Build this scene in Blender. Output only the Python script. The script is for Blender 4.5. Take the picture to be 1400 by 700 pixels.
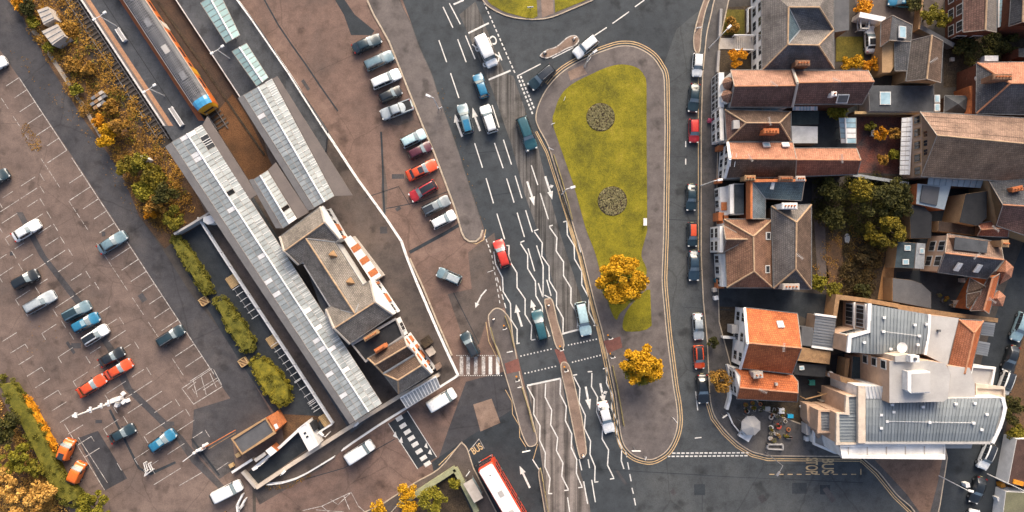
import bpy, bmesh, math, random
import numpy as np
from mathutils import Vector, Matrix
random.seed(7); RNG = np.random.default_rng(7)
for o in list(bpy.data.objects): bpy.data.objects.remove(o)
SC = bpy.context.scene; C = SC.collection
# ---------------------------------------------------------------- camera, sky, sun, exposure
S, H = 0.11, 106.0                       # metres per photo pixel on the ground, flying height
cam = bpy.data.cameras.new('camera'); camo = bpy.data.objects.new('camera', cam); C.objects.link(camo)
camo.location = (0, 0, H); cam.sensor_fit = 'HORIZONTAL'; cam.angle = 2*math.atan(700*S/H)
cam.clip_start = 1.0; cam.clip_end = 6000; SC.camera = camo
SUN_EL, SUN_AZ = math.radians(33), math.radians(10)      # azimuth clockwise from +Y
w = bpy.data.worlds.new('World'); SC.world = w; w.use_nodes = True
nt = w.node_tree; bg = nt.nodes['Background']; sk = nt.nodes.new('ShaderNodeTexSky')
sk.sky_type = 'NISHITA'; sk.sun_disc = False; sk.sun_elevation = SUN_EL; sk.sun_rotation = SUN_AZ
sk.air_density = 0.8; sk.dust_density = 5.0; sk.ozone_density = 0.2
nt.links.new(sk.outputs[0], bg.inputs[0]); bg.inputs[1].default_value = 0.105
sl = bpy.data.lights.new('sun', 'SUN'); sl.energy = 1.45; sl.angle = math.radians(42); sl.color = (1, .88, .72)
so = bpy.data.objects.new('sun', sl); C.objects.link(so); so.location = (0, 60, 60)
so.rotation_euler = Vector((-math.sin(SUN_AZ)*math.cos(SUN_EL), -math.cos(SUN_AZ)*math.cos(SUN_EL), -math.sin(SUN_EL))).to_track_quat('-Z', 'Y').to_euler()
vs = SC.view_settings; vs.view_transform = 'Standard'; vs.look = 'None'; vs.gamma = 1; vs.use_curve_mapping = False
vs.exposure = 1.38
# ---------------------------------------------------------------- helpers
def W(x, y, z=0.0):                      # photo pixel at height z -> world point
    k = S*(H-z)/H
    return Vector(((x-700)*k, (350-y)*k, z))
def PW(pts, z=0.0):
    return [W(p[0], p[1], z) for p in pts]
def P(s):                                # "x,y x,y" -> list
    return [tuple(float(a) for a in q.split(',')) for q in s.split()]
class MB:
    def __init__(s): s.v = []; s.f = []; s.m = []; s.uv = None
    def add(s, vs, fs, mi=0):
        b = len(s.v); s.v += [tuple(v) for v in vs]
        for f in fs: s.f.append([i+b for i in f]); s.m.append(mi)
        return s
    def poly(s, pts, mi=0):
        pts = list(pts); n = len(pts)
        a = sum(pts[i][0]*pts[(i+1) % n][1]-pts[(i+1) % n][0]*pts[i][1] for i in range(n))
        if a < 0: pts.reverse()
        return s.add(pts, [list(range(n))], mi)
    def prism(s, xy, z0, z1, mi=0, side=None, bottom=False):
        xy = [(p[0], p[1]) for p in xy]; n = len(xy)
        a = sum(xy[i][0]*xy[(i+1) % n][1]-xy[(i+1) % n][0]*xy[i][1] for i in range(n))
        if a < 0: xy = xy[::-1]
        b = len(s.v); s.v += [(p[0], p[1], z0) for p in xy]+[(p[0], p[1], z1) for p in xy]
        s.f.append([b+n+i for i in range(n)]); s.m.append(mi)
        sm = mi if side is None else side
        for i in range(n):
            j = (i+1) % n; s.f.append([b+i, b+j, b+n+j, b+n+i]); s.m.append(sm)
        if bottom: s.f.append([b+i for i in reversed(range(n))]); s.m.append(sm)
        return s
    def box(s, c, d, rot=0.0, mi=0, taper=1.0):
        cx, cy, cz = c; hx, hy, hz = d[0]/2, d[1]/2, d[2]/2; ca, sa = math.cos(rot), math.sin(rot); V = []
        for z, t in ((-hz, 1), (hz, taper)):
            for x, y in ((-hx, -hy), (hx, -hy), (hx, hy), (-hx, hy)):
                V.append((cx+(x*ca-y*sa)*t, cy+(x*sa+y*ca)*t, cz+z))
        return s.add(V, [[3, 2, 1, 0], [4, 5, 6, 7], [0, 1, 5, 4], [1, 2, 6, 5], [2, 3, 7, 6], [3, 0, 4, 7]], mi)
    def tube(s, p, q, r, n=6, mi=0, r2=None):
        p, q = Vector(p), Vector(q); d = (q-p)
        if d.length < 1e-6: return s
        d.normalize(); u = d.orthogonal().normalized(); w_ = d.cross(u); r2 = r if r2 is None else r2
        V = []
        for c, rr in ((p, r), (q, r2)):
            for i in range(n):
                a = 2*math.pi*i/n; V.append(c+(u*math.cos(a)+w_*math.sin(a))*rr)
        F = [[i, (i+1) % n, n+(i+1) % n, n+i] for i in range(n)]+[list(range(n))[::-1], list(range(n, 2*n))]
        return s.add(V, F, mi)
    def ball(s, c, r, n=8, mi=0, sz=1.0):
        V = []; F = []; k = max(3, n//2)
        for j in range(k+1):
            t = math.pi*j/k
            for i in range(n):
                a = 2*math.pi*i/n; V.append((c[0]+r*math.sin(t)*math.cos(a), c[1]+r*math.sin(t)*math.sin(a), c[2]-r*sz*math.cos(t)))
        for j in range(k):
            for i in range(n): F.append([j*n+i, j*n+(i+1) % n, (j+1)*n+(i+1) % n, (j+1)*n+i])
        return s.add(V, F, mi)
    def ribbon(s, pts, width, z0, z1=None, off=0.0, mi=0, closed=False):
        P_ = [Vector((p[0], p[1])) for p in pts]; n = len(P_); L = []; R = []
        for i in range(n):
            a = P_[(i-1) % n] if (i > 0 or closed) else P_[i]; b = P_[(i+1) % n] if (i < n-1 or closed) else P_[i]
            t = (b-a).normalized(); nn = Vector((-t.y, t.x))
            if (0 < i < n-1) or closed:
                t1 = (P_[i]-a).normalized(); c = max(.5, nn.dot(Vector((-t1.y, t1.x))))
            else: c = 1
            L.append(P_[i]+nn*(off+width/2)/c); R.append(P_[i]+nn*(off-width/2)/c)
        m = n if closed else n-1
        for i in range(m):
            j = (i+1) % n
            q = [R[i], R[j], L[j], L[i]]
            if z1 is None: s.add([(p.x, p.y, z0) for p in q], [[0, 1, 2, 3]], mi)
            else: s.prism(q, z0, z1, mi)
        return s
    def mesh(s, name, mats, off=(0, 0, 0), smooth=False, uvs=False):
        me = bpy.data.meshes.new(name)
        if off != (0, 0, 0): vs = [(v[0]-off[0], v[1]-off[1], v[2]-off[2]) for v in s.v]
        else: vs = s.v
        me.from_pydata(vs, [], s.f)
        for m in (mats if isinstance(mats, (list, tuple)) else [mats]): me.materials.append(m)
        me.polygons.foreach_set('material_index', s.m)
        if smooth: me.polygons.foreach_set('use_smooth', [True]*len(me.polygons))
        if uvs:
            uv = me.uv_layers.new(name='UVMap')
            for p in me.polygons:
                n_ = p.normal; h = Vector((-n_.y, n_.x, 0))
                h = h.normalized() if h.length > 1e-3 else Vector((1, 0, 0)); u_ = n_.cross(h)
                for li in p.loop_indices:
                    co = me.vertices[me.loops[li].vertex_index].co; uv.data[li].uv = (co.dot(h), co.dot(u_))
        return me
    def ob(s, name, mats, parent=None, kind=None, label=None, smooth=False, uvs=False, loc=None):
        off = tuple(parent['_o']) if parent is not None and '_o' in parent else (0, 0, 0)
        o = bpy.data.objects.new(name, s.mesh(name, mats, off, smooth, uvs)); C.objects.link(o)
        if parent is not None:
            o.parent = parent
            if '_o' in parent: o['_o'] = parent['_o']
        elif loc is not None: o.location = loc
        if kind: o['kind'] = kind
        if label: o['label'] = label
        return o
def thing(name, label, cat, loc=(0, 0, 0), group=None, rot=0.0, local=False):
    o = bpy.data.objects.new(name, None); C.objects.link(o); o.empty_display_size = .5
    o.location = loc; o.rotation_euler = (0, 0, rot); tag(o, label, cat, group)
    if not local: o['_o'] = list(loc)
    return o
def tag(o, label, cat, group=None):
    o['label'] = label; o['category'] = cat
    if group: o['group'] = group
    return o
def setting(name, mb, mats, **k): return mb.ob(name, mats, kind='structure', **k)
def dup(root, loc, rot, label=None, scale=None):
    r = root.copy(); C.objects.link(r); r.location = loc; r.rotation_euler = (0, 0, rot)
    if scale: r.scale = (scale,)*3
    if label: r['label'] = label
    for ch in root.children:
        c = ch.copy(); C.objects.link(c); c.parent = r
        for g in ch.children:
            d = g.copy(); C.objects.link(d); d.parent = c
    return r
# ---------------------------------------------------------------- materials
def nodes(name):
    m = bpy.data.materials.new(name); m.use_nodes = True; t = m.node_tree
    return m, t, t.nodes['Principled BSDF'], t.links.new
def N(t, kind, **k):
    n = t.nodes.new(kind)
    for a, b in k.items():
        if a.startswith('i_'): n.inputs[a[2:].replace('_', ' ')].default_value = b
        else: setattr(n, a, b)
    return n
def rgba(c): return (c[0], c[1], c[2], 1)
def mixc(t, L, fac, a, b, mode='MIX'):
    n = t.nodes.new('ShaderNodeMix'); n.data_type = 'RGBA'; n.blend_type = mode
    for s_, v in ((0, fac), (6, a), (7, b)):
        if hasattr(v, 'is_output') or hasattr(v, 'links'): L(v, n.inputs[s_])
        elif s_ == 0: n.inputs[0].default_value = v
        else: n.inputs[s_].default_value = rgba(v)
    return n.outputs[2]
def ramp(t, L, fac, stops):
    n = t.nodes.new('ShaderNodeValToRGB'); e = n.color_ramp.elements
    while len(e) < len(stops): e.new(.5)
    for i, (p, c) in enumerate(stops): e[i].position = p; e[i].color = rgba(c) if not isinstance(c, (int, float)) else (c, c, c, 1)
    L(fac, n.inputs[0]); return n.outputs[0]
def mat(name, c, c2=None, scale=.6, rough=.85, bump=.15, fine=14., metal=0., rnd=0., spec=.3, amt=.35):
    m, t, b, L = nodes(name); c2 = c2 or tuple(x*.62 for x in c)
    tc = N(t, 'ShaderNodeTexCoord')
    n1 = N(t, 'ShaderNodeTexNoise', i_Scale=scale, i_Detail=7., i_Roughness=.62); L(tc.outputs['Object'], n1.inputs['Vector'])
    col = ramp(t, L, n1.outputs[0], [(.32, c2), (.66, c)])
    n2 = N(t, 'ShaderNodeTexNoise', i_Scale=fine, i_Detail=4.); L(tc.outputs['Object'], n2.inputs['Vector'])
    g = ramp(t, L, n2.outputs[0], [(.3, 1-amt), (.7, 1+amt*.5)])
    col = mixc(t, L, 1.0, col, g, 'MULTIPLY')
    if rnd:
        oi = N(t, 'ShaderNodeObjectInfo'); g2 = ramp(t, L, oi.outputs['Random'], [(0, 1-rnd), (1, 1+rnd*.6)])
        col = mixc(t, L, 1.0, col, g2, 'MULTIPLY')
    L(col, b.inputs['Base Color']); b.inputs['Roughness'].default_value = rough; b.inputs['Metallic'].default_value = metal
    b.inputs['Specular IOR Level'].default_value = spec
    if bump:
        bp = N(t, 'ShaderNodeBump', i_Strength=bump, i_Distance=.05); L(n2.outputs[0], bp.inputs['Height']); L(bp.outputs[0], b.inputs['Normal'])
    return m
def asphalt(name, c, c2, c3, big=.07, crack=.0, streak=None, rough=.8, fine=6., amt=.3):
    m, t, b, L = nodes(name); tc = N(t, 'ShaderNodeTexCoord'); V = tc.outputs['Object']
    n1 = N(t, 'ShaderNodeTexNoise', i_Scale=big, i_Detail=9., i_Roughness=.68, i_Distortion=.4); L(V, n1.inputs['Vector'])
    col = ramp(t, L, n1.outputs[0], [(.30, c2), (.5, c), (.70, c3)])
    n3 = N(t, 'ShaderNodeTexNoise', i_Scale=.55, i_Detail=8., i_Roughness=.7); L(V, n3.inputs['Vector'])
    col = mixc(t, L, 1.0, col, ramp(t, L, n3.outputs[0], [(.3, .66), (.5, 1.0), (.72, 1.22)]), 'MULTIPLY')
    n2 = N(t, 'ShaderNodeTexNoise', i_Scale=fine, i_Detail=5., i_Roughness=.75); L(V, n2.inputs['Vector'])
    col = mixc(t, L, 1.0, col, ramp(t, L, n2.outputs[0], [(.3, 1-amt), (.7, 1+amt*.6)]), 'MULTIPLY')
    # oil and damp spots
    n4 = N(t, 'ShaderNodeTexNoise', i_Scale=.33, i_Detail=3.); L(V, n4.inputs['Vector'])
    col = mixc(t, L, 1.0, col, ramp(t, L, n4.outputs[0], [(.60, 1.0), (.70, .58)]), 'MULTIPLY')
    if crack:
        nd = N(t, 'ShaderNodeTexNoise', i_Scale=.5, i_Detail=4.); L(V, nd.inputs['Vector'])
        vm = N(t, 'ShaderNodeMixRGB'); vm.inputs[0].default_value = .35; L(V, vm.inputs[1]); L(nd.outputs['Color'], vm.inputs[2])
        vo = N(t, 'ShaderNodeTexVoronoi', feature='DISTANCE_TO_EDGE', i_Scale=crack); L(vm.outputs[0], vo.inputs['Vector'])
        col = mixc(t, L, 1.0, col, ramp(t, L, vo.outputs[0], [(.0, .72), (.008, 1.0)]), 'MULTIPLY')
    if streak:
        ang, sc = streak
        mp = N(t, 'ShaderNodeMapping'); mp.inputs['Rotation'].default_value = (0, 0, ang); mp.inputs['Scale'].default_value = (sc, .018*sc, 1); L(V, mp.inputs['Vector'])
        n5 = N(t, 'ShaderNodeTexNoise', i_Scale=1., i_Detail=4., i_Roughness=.6); L(mp.outputs[0], n5.inputs['Vector'])
        col = mixc(t, L, 1.0, col, ramp(t, L, n5.outputs[0], [(.36, .38), (.60, 1.35)]), 'MULTIPLY')
    L(col, b.inputs['Base Color']); b.inputs['Roughness'].default_value = rough; b.inputs['Specular IOR Level'].default_value = .25
    bp = N(t, 'ShaderNodeBump', i_Strength=.25, i_Distance=.02); L(n2.outputs[0], bp.inputs['Height']); L(bp.outputs[0], b.inputs['Normal'])
    return m
def tiles(name, c, c2, row=.32, wid=.26, mort=.035, stain=.5, rough=.8, vary=.3):
    m, t, b, L = nodes(name); tc = N(t, 'ShaderNodeTexCoord')
    br = N(t, 'ShaderNodeTexBrick', i_Scale=1., offset=.5); br.inputs['Color1'].default_value = rgba(c); br.inputs['Color2'].default_value = rgba(c2)
    br.inputs['Mortar'].default_value = rgba([x*.5 for x in c2]); br.inputs['Mortar Size'].default_value = mort; br.inputs['Brick Width'].default_value = wid; br.inputs['Row Height'].default_value = row; br.inputs['Mortar Smooth'].default_value = .6
    L(tc.outputs['UV'], br.inputs['Vector'])
    n1 = N(t, 'ShaderNodeTexNoise', i_Scale=.5, i_Detail=8., i_Roughness=.68); L(tc.outputs['Object'], n1.inputs['Vector'])
    col = mixc(t, L, 1.0, br.outputs[0], ramp(t, L, n1.outputs[0], [(.3, 1-stain), (.55, 1.0), (.75, 1+vary)]), 'MULTIPLY')
    n2 = N(t, 'ShaderNodeTexNoise', i_Scale=7., i_Detail=3.); L(tc.outputs['Object'], n2.inputs['Vector'])
    col = mixc(t, L, 1.0, col, ramp(t, L, n2.outputs[0], [(.3, .72), (.7, 1.2)]), 'MULTIPLY')
    n6 = N(t, 'ShaderNodeTexNoise', i_Scale=2.2, i_Detail=6., i_Roughness=.75); L(tc.outputs['Object'], n6.inputs['Vector'])
    col = mixc(t, L, ramp(t, L, n6.outputs[0], [(.60, 0.), (.74, .45)]), col, (.27, .235, .16))
    L(col, b.inputs['Base Color']); b.inputs['Roughness'].default_value = rough; b.inputs['Specular IOR Level'].default_value = .3
    bp = N(t, 'ShaderNodeBump', i_Strength=.5, i_Distance=.04); L(br.outputs['Fac'], bp.inputs['Height']); bp.invert = True; L(bp.outputs[0], b.inputs['Normal'])
    return m
def leafmat(name, cs, scale=.8):
    m, t, b, L = nodes(name); tc = N(t, 'ShaderNodeTexCoord')
    n1 = N(t, 'ShaderNodeTexNoise', i_Scale=scale, i_Detail=6., i_Roughness=.75); L(tc.outputs['Object'], n1.inputs['Vector'])
    n = len(cs); col = ramp(t, L, n1.outputs[0], [(.3+.4*i/max(1, n-1), c) for i, c in enumerate(cs)])
    n2 = N(t, 'ShaderNodeTexNoise', i_Scale=9., i_Detail=2.); L(tc.outputs['Object'], n2.inputs['Vector'])
    col = mixc(t, L, 1.0, col, ramp(t, L, n2.outputs[0], [(.3, .6), (.7, 1.3)]), 'MULTIPLY')
    L(col, b.inputs['Base Color']); b.inputs['Roughness'].default_value = .75; b.inputs['Specular IOR Level'].default_value = .15
    return m
def paint(name, c, rough=.3, coat=.6, metal=.0):
    m, t, b, L = nodes(name); tc = N(t, 'ShaderNodeTexCoord')
    n2 = N(t, 'ShaderNodeTexNoise', i_Scale=3., i_Detail=5.); L(tc.outputs['Object'], n2.inputs['Vector'])
    L(mixc(t, L, 1.0, c, ramp(t, L, n2.outputs[0], [(.3, .8), (.7, 1.06)]), 'MULTIPLY'), b.inputs['Base Color'])
    b.inputs['Roughness'].default_value = rough; b.inputs['Coat Weight'].default_value = coat; b.inputs['Metallic'].default_value = metal
    return m
M = {}
M['ground'] = asphalt('earth', (.060, .052, .046), (.035, .032, .03), (.085, .068, .055))
M['road'] = asphalt('road_asphalt', (.047, .054, .060), (.032, .038, .044), (.068, .073, .077), big=.05, amt=.22)
M['street'] = asphalt('street_asphalt', (.060, .066, .070), (.042, .047, .052), (.083, .087, .087), big=.06, crack=.10)
M['newtar'] = asphalt('new_tarmac', (.030, .036, .042), (.020, .025, .031), (.047, .052, .058), big=.1)
M['carpark'] = asphalt('car_park_tarmac', (.138, .100, .084), (.070, .058, .053), (.195, .141, .116), big=.06, crack=.16, amt=.3)
M['lane'] = asphalt('dark_lane_tarmac', (.058, .056, .060), (.038, .038, .043), (.095, .084, .080), big=.08, crack=.09)
M['fore'] = asphalt('forecourt_tarmac', (.158, .102, .081), (.088, .066, .057), (.220, .147, .117), big=.07, crack=.13)
M['yard'] = asphalt('yard_tarmac', (.100, .080, .070), (.058, .050, .047), (.145, .108, .088), big=.09)
M['worn'] = asphalt('worn_lane_asphalt', (.105, .097, .090), (.065, .064, .063), (.140, .126, .114), streak=(math.radians(-15), 2.2))
M['worn2'] = asphalt('faded_lane_asphalt', (.165, .142, .128), (.125, .108, .10), (.20, .17, .15), streak=(math.radians(-13), 1.1))
M['pave'] = asphalt('pavement_asphalt', (.122, .104, .097), (.088, .077, .074), (.158, .134, .122), big=.15, amt=.2)
M['pave2'] = asphalt('grey_pavement', (.090, .083, .080), (.062, .060, .060), (.125, .112, .10), big=.15)
M['island'] = asphalt('island_paving', (.215, .148, .112), (.165, .118, .092), (.255, .18, .14), big=.3)
M['kerb'] = mat('kerb_stone', (.50, .41, .31), (.32, .26, .20), 2., bump=.1)
M['white'] = mat('white_road_paint', (.74, .72, .68), (.50, .48, .45), 2.5, rough=.7, amt=.3)
M['whitew'] = mat('worn_white_paint', (.60, .57, .53), (.24, .20, .18), 1.6, rough=.75, amt=.55, fine=5.)
M['yellow'] = mat('yellow_road_paint', (.62, .43, .22), (.42, .29, .16), 1.5, rough=.7)
M['redpave'] = mat('red_tactile_paving', (.22, .092, .072), (.155, .068, .055), 2.)
M['grass'] = leafmat('lawn', [(.080, .074, .010), (.140, .125, .011), (.205, .175, .012), (.27, .21, .028)], .22)
M['grass2'] = leafmat('rough_lawn', [(.055, .05, .012), (.095, .08, .014), (.16, .12, .02)], .3)
M['soil'] = mat('bare_soil', (.16, .085, .04), (.055, .035, .022), .5, amt=.5, fine=6.)
M['dirt'] = mat('dark_leafy_soil', (.075, .052, .030), (.028, .020, .014), .7, amt=.6, fine=5.)
M['ballast'] = mat('track_ballast', (.060, .048, .038), (.030, .025, .022), .5, amt=.6, fine=9.)
M['ballastb'] = mat('brown_ballast', (.085, .052, .034), (.042, .030, .024), .4, amt=.55, fine=8.)
M['rust'] = mat('rusty_ballast', (.17, .076, .030), (.085, .042, .018), .35, amt=.55, fine=8.)
M['steel'] = mat('rail_steel', (.34, .31, .28), (.18, .15, .13), 3., rough=.4, metal=.6)
M['sleeper'] = mat('sleeper', (.11, .09, .075), (.06, .05, .043), 2.)
M['platform'] = asphalt('platform_tarmac', (.066, .070, .077), (.046, .050, .056), (.09, .092, .098), big=.15)
M['edge'] = mat('white_platform_edge', (.72, .68, .64), (.5, .46, .42), 2.)
M['tanstrip'] = mat('tan_platform_strip', (.46, .25, .14), (.36, .19, .11), 2.)
M['orangestrip'] = mat('orange_platform_strip', (.40, .13, .05), (.30, .10, .045), 1.5)
def wallm(n, c, **k): M[n] = mat(n, c, tuple(x*.75 for x in c), .8, **k)
wallm('render_white', (.78, .76, .73), bump=.05, amt=.12); wallm('render_peach', (.52, .355, .25), bump=.05, amt=.12)
wallm('render_cream', (.60, .50, .40), bump=.05, amt=.15); wallm('tan_stone', (.40, .25, .13), amt=.3); wallm('grey_render', (.33, .31, .30))
M['brick'] = tiles('red_brick', (.36, .13, .065), (.26, .09, .05), row=.075, wid=.225, mort=.01)
M['brickor'] = mat('orange_brick', (.55, .18, .06), (.36, .12, .05), 2.5)
M['brickbr'] = tiles('brown_brick', (.30, .17, .10), (.22, .12, .075), row=.075, wid=.225, mort=.01)
M['t_grey'] = tiles('grey_roof_tile', (.215, .190, .172), (.165, .148, .138))
M['t_slate'] = tiles('slate', (.125, .124, .128), (.088, .090, .098), row=.25)
M['t_teal'] = tiles('blue_slate', (.105, .150, .175), (.078, .118, .142), row=.25)
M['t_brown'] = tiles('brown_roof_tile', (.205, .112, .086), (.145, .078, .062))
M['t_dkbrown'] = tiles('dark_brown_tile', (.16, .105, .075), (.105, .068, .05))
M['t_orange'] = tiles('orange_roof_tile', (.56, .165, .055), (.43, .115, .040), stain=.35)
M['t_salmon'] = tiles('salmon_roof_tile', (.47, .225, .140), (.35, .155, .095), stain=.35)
M['t_pinkbr'] = tiles('weathered_pink_tile', (.30, .195, .145), (.21, .135, .10))
M['t_station'] = tiles('station_slate', (.27, .235, .20), (.205, .18, .155), row=.25)
M['ridge'] = mat('ridge_tile', (.48, .33, .20), (.30, .20, .13), 2.)
M['ridger'] = mat('terracotta_ridge', (.50, .24, .13), (.36, .16, .09), 2.)
M['lead'] = mat('lead_flashing', (.30, .32, .34), (.20, .215, .23), 2., rough=.5)
M['felt'] = mat('black_roof_felt', (.030, .031, .034), (.018, .019, .022), .9, amt=.3)
M['felt2'] = mat('grey_roof_felt', (.11, .11, .115), (.075, .077, .083), .6, amt=.2)
M['mem'] = mat('pale_roof_membrane', (.43, .41, .39), (.33, .315, .30), .35, amt=.1, bump=.03)
M['seam'] = mat('blue_grey_metal_roof', (.255, .28, .292), (.205, .228, .24), .35, rough=.45, metal=.15, amt=.1, bump=.03, rnd=.12)
M['white_metal'] = mat('white_metal', (.78, .77, .75), (.62, .60, .58), 1.5, rough=.45, amt=.1, bump=.02)
M['grey_metal'] = mat('grey_metal', (.26, .26, .27), (.17, .17, .175), 1.5, rough=.5, metal=.3)
M['dark_metal'] = mat('dark_metal', (.05, .05, .055), None, 1.5, rough=.5)
M['pane'] = mat('weathered_canopy_pane', (.40, .42, .41), (.25, .28, .28), .7, rough=.35, amt=.25, bump=.03, rnd=.17)
M['tealpane'] = mat('teal_shelter_pane', (.33, .47, .46), (.25, .37, .365), .9, rough=.3, amt=.15, bump=.02, rnd=.2)
M['skypane'] = mat('skylight_glass', (.36, .50, .56), (.22, .34, .40), .9, rough=.12, amt=.1, bump=0, spec=.6)
M['wscreen'] = mat('sky_bright_windscreen', (.17, .215, .235), (.11, .145, .16), .8, rough=.06, amt=.08, bump=0, spec=1.0)  # pale base colour paints the sky's reflection into the glass
M['trainroof'] = mat('train_roof_grey', (.15, .15, .155), (.10, .10, .105), 1.5, rough=.5)
M['glass'] = mat('dark_window_glass', (.035, .04, .045), (.02, .024, .03), .8, rough=.08, amt=.1, bump=0, spec=.8)
M['taupe'] = mat('taupe_boarding', (.165, .138, .124), (.125, .106, .098), .4, amt=.12)
M['slab_grey'] = mat('grey_slate_strip', (.145, .140, .142), (.105, .102, .106), .5, amt=.15)
M['frame'] = mat('white_frame', (.70, .69, .66), None, 3., amt=.1, bump=0)
M['wood'] = mat('weathered_timber', (.36, .22, .11), (.22, .13, .07), 2., amt=.4)
M['palewood'] = mat('pale_timber', (.58, .40, .20), (.44, .29, .14), 2.)
M['bark'] = mat('bark', (.11, .08, .055), (.06, .045, .03), 3.)
M['conc'] = mat('pale_concrete', (.48, .43, .38), (.34, .30, .26), .8, amt=.2)
M['rubber'] = mat('tyre_rubber', (.018, .018, .019), None, 3.)
M['alloy'] = mat('alloy_rim', (.42, .42, .43), None, 3., rough=.35, metal=.7)
M['plate'] = mat('number_plate', (.68, .62, .35), None, 3., bump=0)
M['lamp'] = mat('lamp_lens', (.72, .74, .74), None, 3., rough=.15, bump=0)
M['tail'] = mat('tail_lens', (.42, .02, .015), None, 3., rough=.2, bump=0)
M['amber'] = mat('amber_lens', (.75, .30, .03), None, 3., rough=.2, bump=0)
M['green_wall'] = mat('mossy_wall_top', (.34, .35, .21), (.22, .22, .13), 1.)
M['pink'] = mat('pink_cloth', (.70, .14, .24), None, 3.)
M['L_yellow'] = leafmat('yellow_autumn_leaves', [(.20, .115, .010), (.42, .225, .010), (.58, .31, .014), (.66, .36, .02)], .9)
M['L_olive'] = leafmat('olive_leaves', [(.055, .052, .010), (.12, .105, .013), (.21, .175, .02), (.31, .22, .022)], .9)
M['L_dark'] = leafmat('dark_green_leaves', [(.022, .025, .010), (.052, .050, .013), (.115, .098, .016)], .8)
M['L_lime'] = leafmat('yellow_green_leaves', [(.09, .085, .012), (.18, .16, .016), (.31, .245, .025)], 1.1)
M['L_rust'] = leafmat('rusty_scrub_leaves', [(.085, .050, .016), (.22, .115, .024), (.40, .21, .035), (.48, .30, .05)], .5)
M['L_scrub'] = leafmat('dark_brown_scrub', [(.03, .024, .012), (.075, .052, .02), (.15, .095, .03)], .6)
M['soilpave'] = asphalt('brown_forecourt', (.20, .122, .085), (.15, .092, .066), (.26, .165, .115), big=.12)
M['L_mustard'] = leafmat('mustard_leaves', [(.045, .040, .010), (.10, .082, .012), (.20, .15, .015), (.32, .22, .02)], .7)
M['L_tan'] = leafmat('tan_dry_leaves', [(.15, .075, .018), (.38, .20, .045), (.62, .36, .09), (.68, .44, .15)], .5)
M['L_orange'] = leafmat('orange_leaves', [(.28, .10, .012), (.55, .23, .012), (.68, .31, .02)], 1.)
M['L_bed'] = leafmat('bedding_leaves', [(.14, .125, .055), (.29, .255, .125), (.44, .385, .22)], 3.)
M['L_hedge'] = leafmat('clipped_hedge_leaves', [(.062, .064, .012), (.125, .115, .018), (.215, .180, .030)], 1.)
M['brickpave'] = mat('red_patio_tiles', (.19, .06, .04), (.06, .045, .045), .5, amt=.5, fine=5.)
M['tanbank'] = mat('tan_garden_bank', (.50, .27, .11), (.33, .17, .07), .5, amt=.4)
M['t_brown_lit'] = tiles('sunlit_brown_tile', (.40, .225, .155), (.31, .165, .115), stain=.4); M['t_brick'] = tiles('brick_red_tile', (.33, .125, .075), (.24, .085, .055)); M['t_teal2'] = tiles('pale_blue_slate', (.17, .20, .22), (.135, .165, .185), row=.25)
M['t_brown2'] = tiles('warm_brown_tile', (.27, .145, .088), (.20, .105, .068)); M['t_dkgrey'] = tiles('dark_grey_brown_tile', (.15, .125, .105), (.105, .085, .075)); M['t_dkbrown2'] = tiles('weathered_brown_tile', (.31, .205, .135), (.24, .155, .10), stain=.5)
M['corr'] = mat('white_corrugated', (.66, .66, .64), (.50, .50, .48), 1., amt=.15); M['dkgreen'] = mat('dark_green_felt', (.035, .05, .05), (.022, .032, .033), .8); M['palemetal'] = mat('pale_blue_metal', (.36, .42, .45), (.28, .33, .36), .5, rough=.45, amt=.1, rnd=.1)
M['feltw'] = mat('weathered_felt', (.075, .080, .088), (.035, .038, .043), .5, amt=.3); M['moss'] = mat('mossy_felt', (.17, .165, .10), (.115, .11, .07), .5); M['bluebox'] = paint('blue_plastic', (.02, .33, .55)); M['green_can'] = mat('green_canvas', (.06, .33, .27), None, 2.); M['redring'] = mat('red_plastic', (.60, .10, .07), None, 3.)
M['palegrey'] = mat('grey_ribbed_metal', (.20, .215, .235), (.16, .172, .19), .5, rough=.5, amt=.1, rnd=.12); M['sunlit_seam'] = mat('sunlit_metal_sheet', (.68, .67, .65), (.52, .51, .49), .6, rough=.45, amt=.1, rnd=.08); M['t_salmon2'] = tiles('terracotta_hip_tile', (.46, .185, .105), (.37, .14, .075), stain=.25)
M['ochre'] = mat('ochre_rail_paint', (.36, .29, .12), (.25, .20, .09), 2.); M['bluebin'] = mat('teal_plastic', (.03, .13, .17), None, 2.)
M['gutter'] = mat('grey_gutter', (.20, .20, .20), (.10, .10, .10), 2.); M['verge'] = mat('mortar_verge', (.36, .31, .26), (.24, .20, .17), 3.)
# ---------------------------------------------------------------- ground, roads, pavements
def area(name, s, m, z, kind='structure'):
    return MB().poly(PW(P(s) if isinstance(s, str) else s, z)).ob(name, m, kind=kind)
g = MB(); g.poly([(-3000, -3000, 0), (3000, -3000, 0), (3000, 3000, 0), (-3000, 3000, 0)]); setting('ground', g, M['ground'])
area('car_park', '-260,-260 -60,-120 30,22 62,80 90,125 112,160 137,195 165,235 190,295 225,345 260,400 300,450 345,520 392,590 330,640 345,665 349,860 -260,860', M['carpark'], .004)
area('car_park_lane', '-60,-80 30,22 62,80 90,125 112,160 137,195 165,235 190,295 225,345 260,400 300,450 345,520 380,580 330,565 297,520 186,347 91,202 26,106 -40,10', M['lane'], .008)
area('tarmac_patch', '106,599 134,589 174,654 143,671', M['lane'], .008)
area('tarmac_patch', '265,560 330,540 372,585 318,602 322,640 300,655 262,610', M['lane'], .012)
area('drain_channel', '22,290 31,290 63,350 112,412 156,476 180,530 250,597 275,630 310,668 303,672 262,632 240,600 170,532 146,477 101,412 54,350', M['lane'], .016)
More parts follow.
